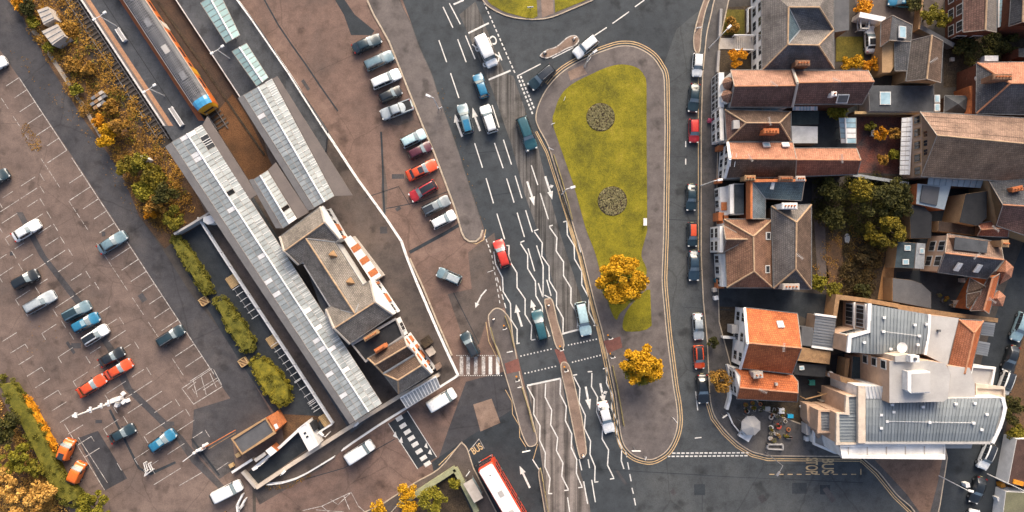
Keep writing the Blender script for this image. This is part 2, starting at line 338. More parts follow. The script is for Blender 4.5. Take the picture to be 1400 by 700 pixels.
area('station_yard', '225,160 330,110 447,175 490,245 530,300 555,347 595,442 627,512 560,556 470,614 350,668 330,640 392,590 300,420 240,310', M['yard'], .006)
area('footpath', '275,297 305,345 455,580 430,600 392,590 345,520 300,450 232,330', M['newtar'], .010)
area('forecourt', '180,-260 300,-40 330,4 447,175 490,245 530,300 555,347 595,442 627,512 560,556 470,614 350,668 349,860 640,860 730,720 730,330 600,150 540,-40 540,-260', M['fore'], .004)
area('forecourt_patch', '640,345 676,318 690,420 668,430 655,470 640,482 612,402 645,395', M['yard'], .010)
area('forecourt_patch', '637,522 690,508 735,612 640,615 600,625 612,590', M['lane'], .010)
area('forecourt_patch', '458,0 470,-2 485,20 512,42 508,48 480,48 470,20', M['newtar'], .010)
area('forecourt_patch', '527,158 562,150 566,164 545,172 528,168', M['yard'], .010)
area('forecourt_patch', '525,225 530,258 528,290 523,290 521,258', M['yard'], .010)
area('forecourt_patch', '350,668 470,614 440,640 355,690 345,668', M['yard'], .020)
area('forecourt_patch', '647,553 672,545 684,578 657,590', M['island'], .018)
area('crossing_tarmac', '531,579 557,562 597,625 571,641', M['newtar'], .014)
area('main_road', '520,-260 547,-10 575,67 612,165 640,248 661,311 664,332 690,420 705,475 738,612 760,860 1400,860 1262,720 1240,690 1177,627 1050,625 1010,607 977,570 966,500 959,350 957,175 966,40 990,-10 1040,-260', M['road'], .008)
area('bus_road', '590,632 640,598 700,560 738,612 752,700 800,860 640,860', M['newtar'], .014)
area('side_street', '905,95 925,40 985,-10 976,20 962,60 957,175 959,350 966,462 975,560 1010,607 1050,625 1177,627 1240,690 1300,860 872,860 868,700 858,640 915,628 926,590 921,525 910,440 907,325 909,150', M['street'], .013)
area('worn_lane', '628,20 650,2 690,100 702,104 735,200 750,262 766,320 802,430 804,448 770,457 760,400 742,335 716,262 700,200 672,120 640,46', M['worn'], .012)
area('worn_lane', '721,527 768,516 781,600 806,690 830,860 770,860 750,700 738,612', M['worn2'], .016)
area('manhole_patch', '1083,660 1103,660 1103,675 1083,675', M['newtar'], .018)
area('manhole_patch', '1121,663 1135,663 1135,676 1121,676', M['newtar'], .018)
area('manhole_patch', '949,662 964,662 964,677 949,677', M['newtar'], .018)
area('rear_street', '1480,200 1400,330 1372,400 1345,480 1318,600 1280,860 1350,860 1366,650 1375,560 1398,460 1480,330', M['newtar'], .008)
area('rear_pavement', '1480,330 1398,430 1385,500 1378,560 1366,700 1360,860 1480,860', M['soil'], .006)
area('corner_forecourt', '1196,629 1290,620 1282,660 1268,715 1240,676 1218,652', M['soilpave'], .126)
area('rear_street', '1296,606 1345,600 1320,700 1300,860 1274,860 1284,690', M['newtar'], .012)
area('embankment_path', '40,40 50,52 76,92 108,140 136,188 140,186 112,136 80,88 56,50 46,38', M['kerb'], .018)
# raised pavements: slab, kerb line along its rim
def smooth(pts, n=4):
    out = []; k = len(pts)
    for i in range(k):
        p0, p1, p2, p3 = (Vector(pts[(i+j-1) % k]) for j in range(4))
        if (p2-p1).length > 45 or (p1-p0).length > 90 or (p3-p2).length > 90:
            out.append(tuple(p1)); continue
        for j in range(n):
            t = j/n; q = .5*((2*p1)+(p2-p0)*t+(2*p0-5*p1+4*p2-p3)*t*t+(3*p1-p0-3*p2+p3)*t**3); out.append(tuple(q))
    return out
def raised(name, s, m, h=.12, kerb=.16, kc='kerb'):
    pts = PW(smooth(P(s)), h); mb = MB(); mb.prism(pts, 0, h, 0, 1)
    a = sum(pts[i].x*pts[(i+1) % len(pts)].y-pts[(i+1) % len(pts)].x*pts[i].y for i in range(len(pts)))
    mb.ribbon(pts, kerb, h+.004, None, off=(kerb/2 if a > 0 else -kerb/2), mi=1, closed=True)
    return setting(name, mb, [m, M[kc]])
def rb(mb, s, wd, z, off=0., closed=False): mb.ribbon(PW(P(s) if isinstance(s, str) else s, z), wd, z, None, off, closed=closed)
SPIT = '470,-60 503,0 512,20 522,37 533,57 541,77 557,117 579,172 594,207 610,250 622,282 628,303 632,317 636,324 642,328 650,328 657,323 660,311 647,270 635,232 621,190 612,165 600,132 590,100 575,67 562,32 547,0 530,-60'
raised('pavement', SPIT, M['pave'], kerb=.10, kc='pave2'); kb = MB(); rb(kb, '503,0 512,20 522,37 533,57 541,77 557,117 579,172 594,207 610,250 622,282 628,303 632,317 636,325 642,329 650,329 656,324 659,314', .26, .126, -.1); setting('kerb', kb, M['kerb'])
TRI = '732,160 737,140 750,117 772,95 805,77 830,67 850,62 870,64 890,75 902,90 909,110 910,175 908,325 906,380 909,420 913,462 921,525 926,555 927,580 922,600 912,617 897,627 885,629 870,625 860,618 852,607 847,587 841,540 830,487 822,450 810,405 796,347 787,322 777,287 765,250 750,202 736,175'
raised('pavement', TRI, M['pave'])
raised('pavement', '1000,-60 984,-20 976,0 971,22 965,50 960,100 958,175 958,350 961,412 966,462 969,525 971,550 977,570 992,590 1010,607 1030,619 1050,624 1177,625 1200,645 1226,677 1250,700 1262,740 1274,730 1286,690 1296,626 1290,600 1150,600 1045,560 1000,500 984,440 980,300 983,150 984,60 1010,-60', M['pave2'])
raised('pavement', '957,70 960,40 966,12 978,-20 971,-20 957,14 948,50 950,70', M['island'])
raised('traffic_island', '667,435 670,427 677,421 685,422 692,428 699,440 703,468 712,515 722,550 731,583 735,600 733,608 726,611 720,608 712,590 704,560 697,535 688,505 681,480 672,462', M['pave'])
raised('traffic_island', '744,413 749,408 756,411 763,440 772,472 761,476 752,445', M['island'])
raised('traffic_island', '766,500 777,497 786,525 796,570 802,612 801,622 796,627 791,622 782,580 774,540', M['island'])
raised('traffic_island', '738,76 747,68 761,63 775,51 786,48 792,54 787,62 775,67 760,75 747,80', M['island'], kc='whitew')
raised('traffic_island', '738,640 742,650 746,680 753,720 748,720 741,680 736,650', M['pave'])
raised('pavement', '470,712 520,690 566,660 600,640 628,607 633,606 640,615 648,640 700,740 660,740 637,668 622,642 545,690 500,740 440,740', M['yard'])
area('tactile_paving', '758,478 768,475 776,496 766,499', M['redpave'], .03)
area('tactile_paving', '690,497 708,490 712,507 693,511', M['redpave'], .128)
area('tactile_paving', '825,466 848,460 851,475 831,483', M['redpave'], .128)
area('tactile_paving', '776,98 796,89 803,101 780,110', M['island'], .128)
MB().poly(PW(P('652,0 662,0 675,12 700,22 735,26 762,20 808,0 830,-20 640,-40'), .1)).ob('pavement', M['pave'], kind='structure')
raised('pavement', '640,-40 658,-2 673,13 700,24 735,27 763,21 810,1 835,-20', M['pave'])
# lawns
def lawn(name, s, z=.15, m='grass'): return setting(name, MB().prism(PW(smooth(P(s)) if m == 'grass' else P(s), z), 0, z, 0), [M[m]])
lawn('lawn', '757,175 759,150 767,130 782,115 807,102 830,92 850,88 870,92 880,102 884,117 884,175 885,315 881,330 877,350 884,375 861,414 848,428 842,437 832,415 815,350 800,310 785,255')
lawn('lawn', '863,417 889,396 891,445 856,453 852,438')
lawn('lawn', '665,-2 680,11 700,19 735,22 732,-30 660,-30'); lawn('lawn', '759,17 806,-2 820,-20 757,-30')
area('lawn_path', '739,-20 755,-20 757,18 741,24', M['island'], .128)
def ring(c, r, n=40, sx=1.0): return [(c[0]+r*sx*math.cos(2*math.pi*i/n), c[1]+r*math.sin(2*math.pi*i/n)) for i in range(n)]
# ---------------------------------------------------------------- road markings
def rb(mb, s, wd, z, off=0., closed=False): mb.ribbon(PW(P(s) if isinstance(s, str) else s, z), wd, z, None, off, closed=closed)
zz = MB(); Z = .024
for s in ('775,302 775.7,321 785,336 785.5,354 795.4,371 795.4,389 805,407 805,426 814.3,444.5', '751.4,310.7 761.4,325 760.3,343 770.4,358 770.4,377 780.7,393.6 780.4,414.3 790.7,431 789.3,448',
          '730.7,317 741.4,332 740.8,350 750.7,364 751,383.6 761,400 760.9,418.6 770,435 769.7,455.7', '711.7,333 721.4,348 721.4,367 732,384.3 732.6,404.3 741.4,419.3 741.9,436 751,459',
          '695.9,336 695.6,350 697.9,358.6 706.7,373 707,393 717.9,408.6 717.9,430 727,444.6 726,464.3', '675.3,344 677.4,360.7 687,379.3 687.9,398.6 697.9,415 698.6,437 707,450 707,469.3',
          '720.7,528 730.3,545.7 729.7,566.4 738.3,582 737.9,602 745.6,619 745,638 752,654 750,674', '746,524.3 745.3,543 754.3,560.7 752.9,580.7 762.4,598.6 760.7,616 769.6,633 768,651 777,669',
          '766.4,518 765.7,538.6 774.3,555.7 772.9,575 781.7,593 781,612 788.4,628 788,647 795.6,665', '784.6,515 792.9,530.7 791.9,550 800.3,568 799,585.7 807.4,603 806.6,621 813.6,638 813,659',
          '809.3,510 808.7,528.6 817,543 815.7,563 823.9,584 823.3,600 832,615 830.6,636 839,653', '829.6,505 829.2,524 837,539 836,558.6 843.9,575.7 842.9,597 850,612 849.4,630 853,641',
          '770,303.5 774.6,302.2', '811.5,445 817,445', '750.7,309.5 755.7,307.8', '730,315.7 736,313.5', '711.4,331.4 716.9,329.3', '692,335.7 696.4,335.7', '706,470 710.5,469', '726.4,465 732,464',
          '748.6,460 752.4,459', '783.5,513 789,512', '803.5,508.3 809.7,507.8', '824.3,504.3 829.6,503', '749.6,674.8 755,674.8', '771.5,670.6 777.5,670', '790.5,666.8 796.5,666', '812.5,659.2 818,658.6', '834,655 839.8,654',
          '733.6,335.7 742.6,363.6 742.4,406.4', '736,387 742,406', '747.5,382.5 753.5,404.5', '744.5,403.5 753,408'): rb(zz, s, .17, Z)
setting('zigzag_marking', zz, M['white'])
ln = MB()
for s in ('605.7,9.3 619.3,38', '614.3,4.3 629.3,33', '600,55 610.7,85', '625.7,53.6 637.4,85', '636.4,48.6 649.6,80.7', '616,100 627.4,134', '672.9,143.6 682.4,174.3', '648.9,195.7 659.7,229.3', '676,195.4 687.9,230',
          '688.3,191 699.3,225', '709.7,178 720.3,208', '726.4,226 735.3,253', '664.6,243.6 674.7,278', '692.6,244 702.9,277', '704.3,240.3 713.6,271', '738.6,264 749.7,299.7', '679.3,292 690,327', '707,290.7 717,324',
          '718.6,287.4 727.9,317.4', '722,339.6 731,370.7', '776,680 779.5,705', '792,628 795.4,643', '804,628 806,640', '798,658 803.4,689', '809,656 814,686.6', '755,79.5 784,65', '809,51 829.5,37.5', '837.5,32 860,16', '868,9.5 881,0',
          '707,104 739,87.5', '855,616 857,625', '858,632 860,642', '861,648 863,658', '864,667 866,675', '867,681 869,691', '728,628 739,645', '937.5,193 937.5,201', '937.5,217 937.5,225', '951,535 954,561', '950,599 959,598', '784.5,311 794,345'): rb(ln, s, .16, Z)
setting('lane_marking', ln, M['white'])
st = MB()
for s in ('640.3,45.4 668.3,31.4', '668,109 698,96.4', '620,6 634,0', '768.6,456.4 801,448', '720.7,527 766.4,517.4'): rb(st, s, .26, Z)
setting('stop_line', st, M['white'])
def dashes(mb, a, b, n, duty, wd, z):
    a, b = Vector(a), Vector(b)
    for i in range(n):
        p = a+(b-a)*(i/n); q = a+(b-a)*((i+duty)/n); rb(mb, [p, q], wd, z)
gd = MB()
dashes(gd, (661.4, 3), (705, 102), 16, .6, .17, Z); dashes(gd, (707.5, 104), (729, 158), 10, .6, .24, Z); dashes(gd, (711.8, 104), (731, 150), 9, .6, .24, Z)
dashes(gd, (912, 624), (1024, 623), 18, .7, .2, Z); dashes(gd, (919, 619.5), (1026, 619), 17, .7, .2, Z)
dashes(gd, (672.5, 349), (684, 418), 9, .55, .12, Z); dashes(gd, (679.5, 379), (693, 426), 4, .6, .14, Z); dashes(gd, (662, 320), (672, 348), 4, .6, .14, Z)
for a, b in (((711.4, 487), (757, 476.4)), ((776.4, 472), (818.6, 463)), ((717, 510.7), (763, 500)), ((782, 495.4), (823.6, 485))): dashes(gd, a, b, 10, .4, .2, Z)
dashes(gd, (624, 486), (688, 486), 22, .5, .1, Z); dashes(gd, (622, 513.5), (688, 513.5), 22, .5, .1, Z)
setting('dashed_marking', gd, M['white'])
def arrow(mb, tail, neck, tip, wd=.3, hw=.62):
    t, n, p = (W(*q, Z) for q in (tail, neck, tip)); mb.ribbon([t, n], wd, Z+.002)
    d = (p-n); d.z = 0; d.normalize(); s = Vector((-d.y, d.x, 0)); mb.poly([n+s*hw/1.4, n-s*hw/1.4, p], 0)
ar = MB()
for a in (((632, 187), (624.5, 167), (622, 156)), ((656.4, 179), (649.5, 160), (646, 147)), ((720.7, 248), (727.4, 269), (730.3, 281.5)), ((745.4, 241), (752, 262), (755, 273)), ((713.6, 446.4), (707.5, 427), (705.4, 416)),
          ((736, 437), (729, 420), (726, 409.5)), ((800.7, 528.6), (804, 546), (806.7, 560)), ((820.7, 524), (824, 541), (825.6, 552)), ((724.4, 667), (715, 647), (710.4, 637))): arrow(ar, *a)
for a in (((750, 256), (753.2, 255), (757, 253.5)), ((732, 428), (734, 426), (737.5, 424)), ((823, 538), (827, 537), (830.5, 535))): arrow(ar, *a, wd=.25, hw=.45)
rb(ar, '665,396 658,404 653,414', .2, Z); arrow(ar, (653.5, 412), (652.5, 414.5), (650, 421), .2, .5)
setting('arrow_marking', ar, M['white'])
# zebra crossings: each bar a sheet of its own
zr = thing('zebra_crossing', 'worn white zebra crossing by the taxi lane at the forecourt mouth', 'crossing', W(655, 500)); zr['kind'] = 'structure'
for i, x in enumerate((631, 640, 650.5, 661, 670.5, 680.5)):
    MB().poly(PW([(x-2.4, 487.5), (x+2.4, 487.5), (x+2.4, 512), (x-2.4, 512)], .02)).ob('stripe', M['whitew' if i < 4 else 'white'], zr)
z2 = thing('zebra_crossing', 'zebra crossing of white blocks on a black strip beside the station ramp', 'crossing', W(565, 603)); z2['kind'] = 'structure'
for x, y in ((546, 572), (551, 582), (557, 590.5), (562.5, 599), (567.5, 607.5), (573, 617), (579, 626), (584.5, 634)):
    c = W(x, y); MB().box((c.x, c.y, .021), (1.05, .62, .004), math.atan2(22, 36)).ob('stripe', M['white'], z2)
zt = MB()
for a in ('537,596 541,590 543,599', '545,604 549,597 551,606', '580,611 583,605 585,613', '585,620 588,614 591,622'): zt.poly(PW(P(a), .021))
zt.ob('give_way_mark', M['white'], z2); e2 = MB(); rb(e2, '531,579 571,641', .1, .022); rb(e2, '557,562 597,625', .1, .022); e2.ob('edge_line', M['white'], z2)
# yellow lines
yl = MB(); tp = P(TRI)
seg = tp[3:31]
for o in (-.30, -.62): yl.ribbon(PW(smooth(tp)[8:112], .024), .13, .024, None, -o)
ri = P('958,175 958,350 961,412 966,462 969,525 971,550 977,570 992,590 1010,607 1030,619 1050,624 1177,625 1200,645 1226,677 1250,700')
yl.ribbon(PW(ri[4:], .024), .12, .024, None, -.32); yl.ribbon(PW(ri[4:], .024), .12, .024, None, -.62)
yl.ribbon(PW(P('957,80 957,175 957,350'), .024), .10, .024, None, -.25)
for s in ('736,178 751,207 766,254 778,291 789,326 797,350 811,408 823,452 832,490',): yl.ribbon(PW(P(s), .024), .11, .024, None, -.28); yl.ribbon(PW(P(s), .024), .11, .024, None, -.52)
yl.ribbon(PW(P('691,533 700,549 700.7,566 710,582 710.7,598 719,611'), .024), .1, .024); yl.ribbon(PW(P('629,604 600,632 598,634'), .024), .12, .024, None, .3)
yl.ribbon(PW(P('667,440 671,466 680,484 686,500'), .024), .1, .024, None, -.3); yl.ribbon(PW(P('735,607 729,628'), .024), .1, .024)
yl.ribbon(PW(P('638,320 642,327 651,330 658,326 661,313'), .026), .12, .026, None, -.35)
dashes(yl, (1052, 648.5), (1176, 648.5), 10, .55, .13, Z); rb(yl, '1177,627 1177,633', .13, Z); rb(yl, '1177,641 1177,649', .13, Z)
setting('yellow_marking', yl, M['yellow'])
# parking bays
bay = MB(); bz = .022
a, b = Vector((26, 106)), Vector((298, 520)); d = (b-a).normalized(); Lr = (b-a).length; nb = 25
for s_, e_ in ((0, .24), (.265, .98)): rb(bay, [a+(b-a)*s_, a+(b-a)*e_], .11, bz)
for i in range(nb+1):
    if i == 7: continue
    p = a+d*(Lr*i/nb); q = p+Vector((-.83, .545))*(33+4*random.random()); k = random.uniform(.55, 1); rb(bay, [p, p+(q-p)*k], .10, bz)
ip = a+Vector((-.83, .545))*36
for i in range(0, 50, 1):
    if random.random() < .72: rb(bay, [ip+d*(Lr*i/50), ip+d*(Lr*(i+.8)/50)], .07, bz)
cl = [Vector(p) for p in ((26, 290), (58, 350), (107, 412), (151, 476), (176, 530), (245, 597), (268, 628))]
def alongc(t):
    for i in range(len(cl)-1):
        l = (cl[i+1]-cl[i]).length
        if t <= l: return cl[i]+(cl[i+1]-cl[i])*(t/l)
        t -= l
    return cl[-1]
for i in range(-2, 21):
    p = alongc(max(0, i*19.6)) + Vector((0, min(0, i*17)))
    for sgn in (1, -1):
        q = p+Vector((.84, -.545))*sgn*random.uniform(25, 33); p2 = p+Vector((.84, -.545))*sgn*random.choice((0, 3, 10, 14))
        if random.random() < .86: rb(bay, [p2, q], .09, bz)
        if random.random() < .7: e = p+Vector((.84, -.545))*sgn*34; rb(bay, [e, e+Vector((6, 9.6))], .08, bz)
        if random.random() < .25 and sgn < 0: e = p+Vector((.84, -.545))*sgn*66; rb(bay, [e, e+Vector((20, -13))], .08, bz); rb(bay, [e, e+Vector((5, 8))], .08, bz)
for i in range(11):
    p = Vector((3, 467))+Vector((11.3, 15.8))*i; rb(bay, [p, p+Vector((20, -12.5))], .10, bz)
    if i % 2: rb(bay, [p+Vector((20, -12.5)), p+Vector((24, -6))], .08, bz)
for s in ('248.6,531 290,504', '248.6,531 264.6,552.6 303.5,528.6 298,520', '264,520 270,543', '275,514 282,540', '268,535 298,516', '256,532 268,522', '287,510 296,530', '292,505 303,526', '88,580 143,670', '107,598 147,660'): rb(bay, s, .09, bz)
for s in ('210,663 247,640', '245,664 276,646', '296,643 312,632', '160,633 166,643', '200,630 212,648'): rb(bay, s, .09, bz)
setting('parking_bay_marking', bay, M['whitew'])
fm = MB()
for s in ('414,698 440,692 480,673 490,692 505,705', '432,697 470,700', '440,692 455,705', '480,673 462,690 452,683', '470,678 478,697', '640,618 655,600 662,613', '535,520 548,540'): rb(fm, s, .09, .018)
setting('worn_bay_marking', fm, M['whitew'])
# lettering on the road
def text(name, body, px, rot, size, m, z=.026, sx=1.0):
    cu = bpy.data.curves.new('txt', 'FONT'); cu.body = body; cu.align_x = 'CENTER'; cu.align_y = 'CENTER'; cu.size = 1; cu.offset = .018
    o = bpy.data.objects.new('txt', cu); me = bpy.data.meshes.new_from_object(o); bpy.data.objects.remove(o); bpy.data.curves.remove(cu)
    q = W(px[0], px[1], z); ca, sa = math.cos(rot), math.sin(rot)
    for v in me.vertices:
        x, y = v.co.x*size*sx, v.co.y*size; v.co = (q.x+x*ca-y*sa, q.y+x*sa+y*ca, z)
    me.materials.append(m); o = bpy.data.objects.new(name, me); C.objects.link(o); o['kind'] = 'structure'; return o
text('road_lettering', 'KEEP', (672, 81), math.radians(203), 1.9, M['white'], sx=.75)
text('road_lettering', 'CLEAR', (663, 59), math.radians(203), 1.9, M['white'], sx=.66)
text('road_lettering', 'STOP', (1109, 637), math.radians(-90), 2.5, M['yellow'], sx=.42)
text('road_lettering', 'BUS', (1131, 637), math.radians(-90), 2.5, M['yellow'], sx=.54)
text('road_lettering', 'BUS', (652, 614), math.radians(33), 1.5, M['yellow'], sx=.7)

# tar joints, sealed trenches and repairs
tj = MB()
for s_, w_ in (('356,-10 381,35 400,63 418,88 436,115 462,152', .22), ('521,180 523,220 524,262 526,300', .30), ('528,285 575,276 612,262', .12), ('500,270 545,255 560,280', .10), ('560,345 610,318 640,300', .5), ('150,560 190,640 205,648 240,632', .35), ('262,600 300,650', .3), ('400,660 470,640 540,600', .12), ('620,400 640,440 655,470', .12), ('960,660 960,700', .10), ('800,640 1000,652 1180,660', .10), ('936,420 1000,424', .1), ('913,300 958,302', .1), ('913,215 940,214', .1), ('700,292 712,300', .2), ('640,210 700,205', .1), ('668,268 706,262', .12)):
    rb(tj, smooth(P(s_), 5)[:-10] if False else s_, w_, .0215)
setting('tar_joint', tj, M['newtar'])
random.seed(11); pt_ = MB()
for i in range(26):
    x, y = random.choice(((random.uniform(0, 230), random.uniform(260, 640)), (random.uniform(400, 640), random.uniform(20, 480)), (random.uniform(760, 1180), random.uniform(635, 700))))
    q = W(x, y, .0205); a0 = random.choice((.58, .58+1.57, 0)); sx, sy = random.uniform(.5, 2.6), random.uniform(.4, 1.1)
    ca, sa = math.cos(a0), math.sin(a0); pt_.poly([(q.x+u*sx/2*ca-v*sy/2*sa, q.y+u*sx/2*sa+v*sy/2*ca, .0205) for u, v in ((-1, -1), (1, -.9), (.95, 1), (-1, .95))])
setting('tarmac_repair', pt_, M['lane'])
# ---------------------------------------------------------------- vegetation
def leaves(name, cen, rad, n, size, m, parent=None, kind=None, hollow=.35):
    """n leaf-clump quads spread through blobs: cen (k,3) centres, rad (k,3) radii"""
    cen = np.asarray(cen, float); rad = np.asarray(rad, float); k = len(cen); wgt = rad.prod(1)**.67; wgt /= wgt.sum()
    idx = RNG.choice(k, n, p=wgt); d = RNG.normal(size=(n, 3)); d /= np.linalg.norm(d, axis=1)[:, None]
    r = hollow+(1-hollow)*RNG.random(n)**.5
    p = cen[idx]+d*rad[idx]*r[:, None]; p[:, 2] = np.maximum(p[:, 2], .05)
    u = RNG.normal(size=(n, 3)); u[:, 2] *= .55; u /= np.linalg.norm(u, axis=1)[:, None]
    t = RNG.normal(size=(n, 3)); t[:, 2] *= .55; v = t-(t*u).sum(1)[:, None]*u; v /= np.linalg.norm(v, axis=1)[:, None]
    s = size*(.6+.8*RNG.random(n))[:, None]; u *= s; v *= s*.75
    V = np.stack([p-u, p-v*.9, p+u, p+v], 1).reshape(-1, 3)
    if parent is not None and '_o' in parent: V -= np.array(parent['_o'])
    me = bpy.data.meshes.new(name); me.vertices.add(4*n); me.vertices.foreach_set('co', V.ravel())
    me.loops.add(4*n); me.loops.foreach_set('vertex_index', np.arange(4*n)); me.polygons.add(n); me.polygons.foreach_set('loop_start', np.arange(0, 4*n, 4)); me.update()
    me.materials.append(m); o = bpy.data.objects.new(name, me); C.objects.link(o)
    if parent is not None:
        o.parent = parent
        if '_o' in parent: o['_o'] = parent['_o']
    if kind: o['kind'] = kind
    return o
def tree(name, label, px, r, h, m, group=None, n=None, clumps=26, trunk=True, size=.16, cat='tree', flat=.75, zpx=None):
    """px: crown centre as seen, r: crown radius in metres"""
    c = W(px[0], px[1], h*.7); t = thing(name, label, cat, (c.x, c.y, 0), group)
    cen = []; rad = []
    for i in range(clumps):
        a = RNG.random()*2*math.pi; q = r*(.92 if r > 2.4 else .74)*math.sqrt(RNG.random()); z = h*(.50+.42*RNG.random()*(1-(q/r)**2*.6))
        s = r*(.12+.24*RNG.random()*(1.15-.6*q/r)) if r > 2.4 else r*(.22+.2*RNG.random()); cen.append((c.x+q*math.cos(a), c.y+q*math.sin(a), z)); rad.append((s, s, s*flat))
    n = n or int(900*r*r/3+500)
    leaves('crown', cen, rad, min(n, 9000), size, m, t)
    if r > 2.9 and m.name == 'yellow_autumn_leaves':
        ce2 = [(c.x+r*.6*math.cos(a), c.y-r*.25+r*.5*math.sin(a), h*.5) for a in RNG.random(14)*6.28]; leaves('lower_leaves', ce2, [(r*.28, r*.28, r*.25)]*14, 2600, .13, M['L_lime'], t)
    if trunk:
        b = MB(); b.tube((c.x, c.y, 0), (c.x+.05, c.y, h*.55), r*.075, 8, r2=r*.045)
        for i in range(7):
            q = cen[i]; b.tube((c.x, c.y, h*(.3+.035*i)), q, r*.03, 5, r2=.02)
        b.ob('trunk', M['bark'], t)
    return t
TG = 'yellow trees on the triangular green'
tree('autumn_tree', 'large bright yellow autumn tree on the green at the end of the lawn', (852, 384), 3.5, 6.5, M['L_yellow'], TG, n=9000, size=.15, clumps=44)
tree('autumn_tree', 'round golden tree on the pavement south of the lawn of the triangular green', (878, 500), 3.0, 6, M['L_yellow'], TG, n=8000, size=.15, clumps=40)
for px, r, h, mt, lb in (((593, 686), 2.3, 5, 'L_lime', 'yellow green tree in the corner garden beside the red bus'), ((556, 675), 1.5, 4, 'L_yellow', 'small bright yellow tree leaning over the mossy garden wall'),
        ((556, 697), 1.7, 4, 'L_yellow', 'golden bush at the bottom edge below the mossy wall'), ((515, 700), 1.7, 3.5, 'L_yellow', 'yellow shrub at the bottom edge left of the corner garden'), ((621, 660), 1.0, 2.5, 'L_lime', 'small green shrub in the point of the corner garden')):
    tree('garden_tree', lb, px, r, h, M[mt], 'trees in the corner garden', clumps=18, size=.13)
for px, r, h, mt, lb in (((1200, 268), 3.2, 6.5, 'L_dark', 'broad dark green tree in the middle of the walled garden'), ((1180, 262), 2.0, 6, 'L_mustard', 'yellow crowned tree in the middle of the walled garden'),
        ((1140, 262), 2.2, 5, 'L_dark', 'dark shaded tree beside the blue slate roof'), ((1215, 312), 2.8, 5.5, 'L_mustard', 'mottled green tree at the right of the walled garden'), ((1195, 322), 1.6, 4, 'L_mustard', 'mustard tree low in the walled garden'),
        ((1228, 262), 2.2, 5.5, 'L_dark', 'dark green tree against the stone outhouse'), ((1140, 296), 2.0, 4, 'L_dark', 'low dark bush by the garden lawn'), ((1232, 280), 2.0, 5, 'L_dark', 'dark bush against the stone outhouse wall'), ((1185, 348), 1.6, 2.0, 'L_scrub', 'dark shaded shrub above the tan boundary bank'), ((1180, 398), 1.4, 2, 'L_dark', 'dark shrub against the hotel boundary wall'), ((1118, 388), 1.4, 2.5, 'L_lime', 'yellow green bush beside the garden path'), ((1142, 398), 1.3, 2.5, 'L_olive', 'olive bush by the boundary wall')):
    tree('garden_tree', lb, px, r, h, M[mt], 'trees in the walled garden', clumps=20, size=.15)
for px, r, h, mt, lb in (((1275, 20), 1.6, 3.5, 'L_olive', 'round green tree beside the brick house at the top'), ((1291, 28), 1.2, 3, 'L_olive', 'smaller round green tree nearest the brick house'), ((1180, 8), 1.5, 2.5, 'L_orange', 'orange leaved bush beside the blue parked car'),
        ((1165, 86), 1.6, 2.2, 'L_yellow', 'yellow shrub hedge behind the shaded lawn'), ((1192, 90), 1.5, 2.5, 'L_orange', 'orange shrub at the corner of the shaded lawn'), ((1145, 154), 2.0, 2.5, 'L_lime', 'yellow green hedge beside the brown tiled terrace'),
        ((1008, 78), 1.6, 2.5, 'L_orange', 'fiery orange bush in the front garden below the steps'), ((1003, 33), 1.3, 1.2, 'L_rust', 'low rust coloured shrub in the front garden above the steps'), ((985, 520), 2.0, 4.5, 'L_rust', 'brown green street tree in front of the white gabled house'), ((975, 468), 1.0, 2, 'L_dark', 'small dark bush by the tarmac forecourt'),
        ((1385, 560), 2.2, 3, 'L_dark', 'dark bush at the right edge by the parked white cars'), ((1392, 592), 1.8, 2.5, 'L_olive', 'green bush at the right edge below the dark bush'), ((1205, 182), 1.1, 2.5, 'L_orange', 'small orange tree on the red tiled patio'), ((1224, 182), 1.2, 2.5, 'L_rust', 'russet shrub at the right of the red tiled patio'), ((1190, 172), .9, 2, 'L_olive', 'olive potted shrub on the red tiled patio'), ((1222, 212), 1.0, 2, 'L_lime', 'yellow shrub near the patio wall'), ((1208, 218), 1.0, 2, 'L_rust', 'rust shrub at the foot of the patio'), ((1325, 68), 2.2, 2.2, 'L_dark', 'dark hedge below the brick gable'), ((1360, 60), 2.2, 3, 'L_dark', 'dark tree between the brick house and the salmon house'), ((1385, 62), 1.8, 3, 'L_dark', 'dark tree by the right hand brick wall'), ((1250, 5), 1.5, 2.5, 'L_dark', 'shaded bush behind the blue car')):
    tree('shrub', lb, px, r, h, M[mt], 'shrubs in the house gardens', clumps=14, size=.13, cat='shrub')
# embankment between car park and railway
area('embankment', '10,0 30,22 62,80 90,125 112,160 137,195 165,235 190,295 225,340 245,325 285,300 262,250 228,190 200,150 120,30 95,-20 -10,-60', M['soil'], .011)
def scatter(poly, n, zmax, rmin, rmax):
    pts = P(poly); xs = [p[0] for p in pts]; ys = [p[1] for p in pts]; out = []
    def inside(x, y):
        c = False; j = len(pts)-1
        for i in range(len(pts)):
            if (pts[i][1] > y) != (pts[j][1] > y) and x < (pts[j][0]-pts[i][0])*(y-pts[i][1])/(pts[j][1]-pts[i][1])+pts[i][0]: c = not c
            j = i
        return c
    while len(out) < n:
        x, y = random.uniform(min(xs), max(xs)), random.uniform(min(ys), max(ys))
        if inside(x, y): out.append((x, y))
    return out
EMB = '14,2 34,26 64,80 94,125 118,160 143,195 170,235 192,290 215,318 240,312 262,285 255,250 228,200 200,155 160,95 112,25 90,-10'
def cover(name, poly, k, n, m, z=.35, r=(.5, 1.1), size=.1, kind='stuff'):
    pp = scatter(poly, k, z, 0, 0); cen = [tuple(W(x, y, z*random.random())) for x, y in pp]; rad = [(random.uniform(*r), random.uniform(*r), z*.9) for _ in pp]
    return leaves(name, cen, rad, n, size, m, kind=kind)
cover('scrub', EMB, 380, 22000, M['L_rust'], .5)
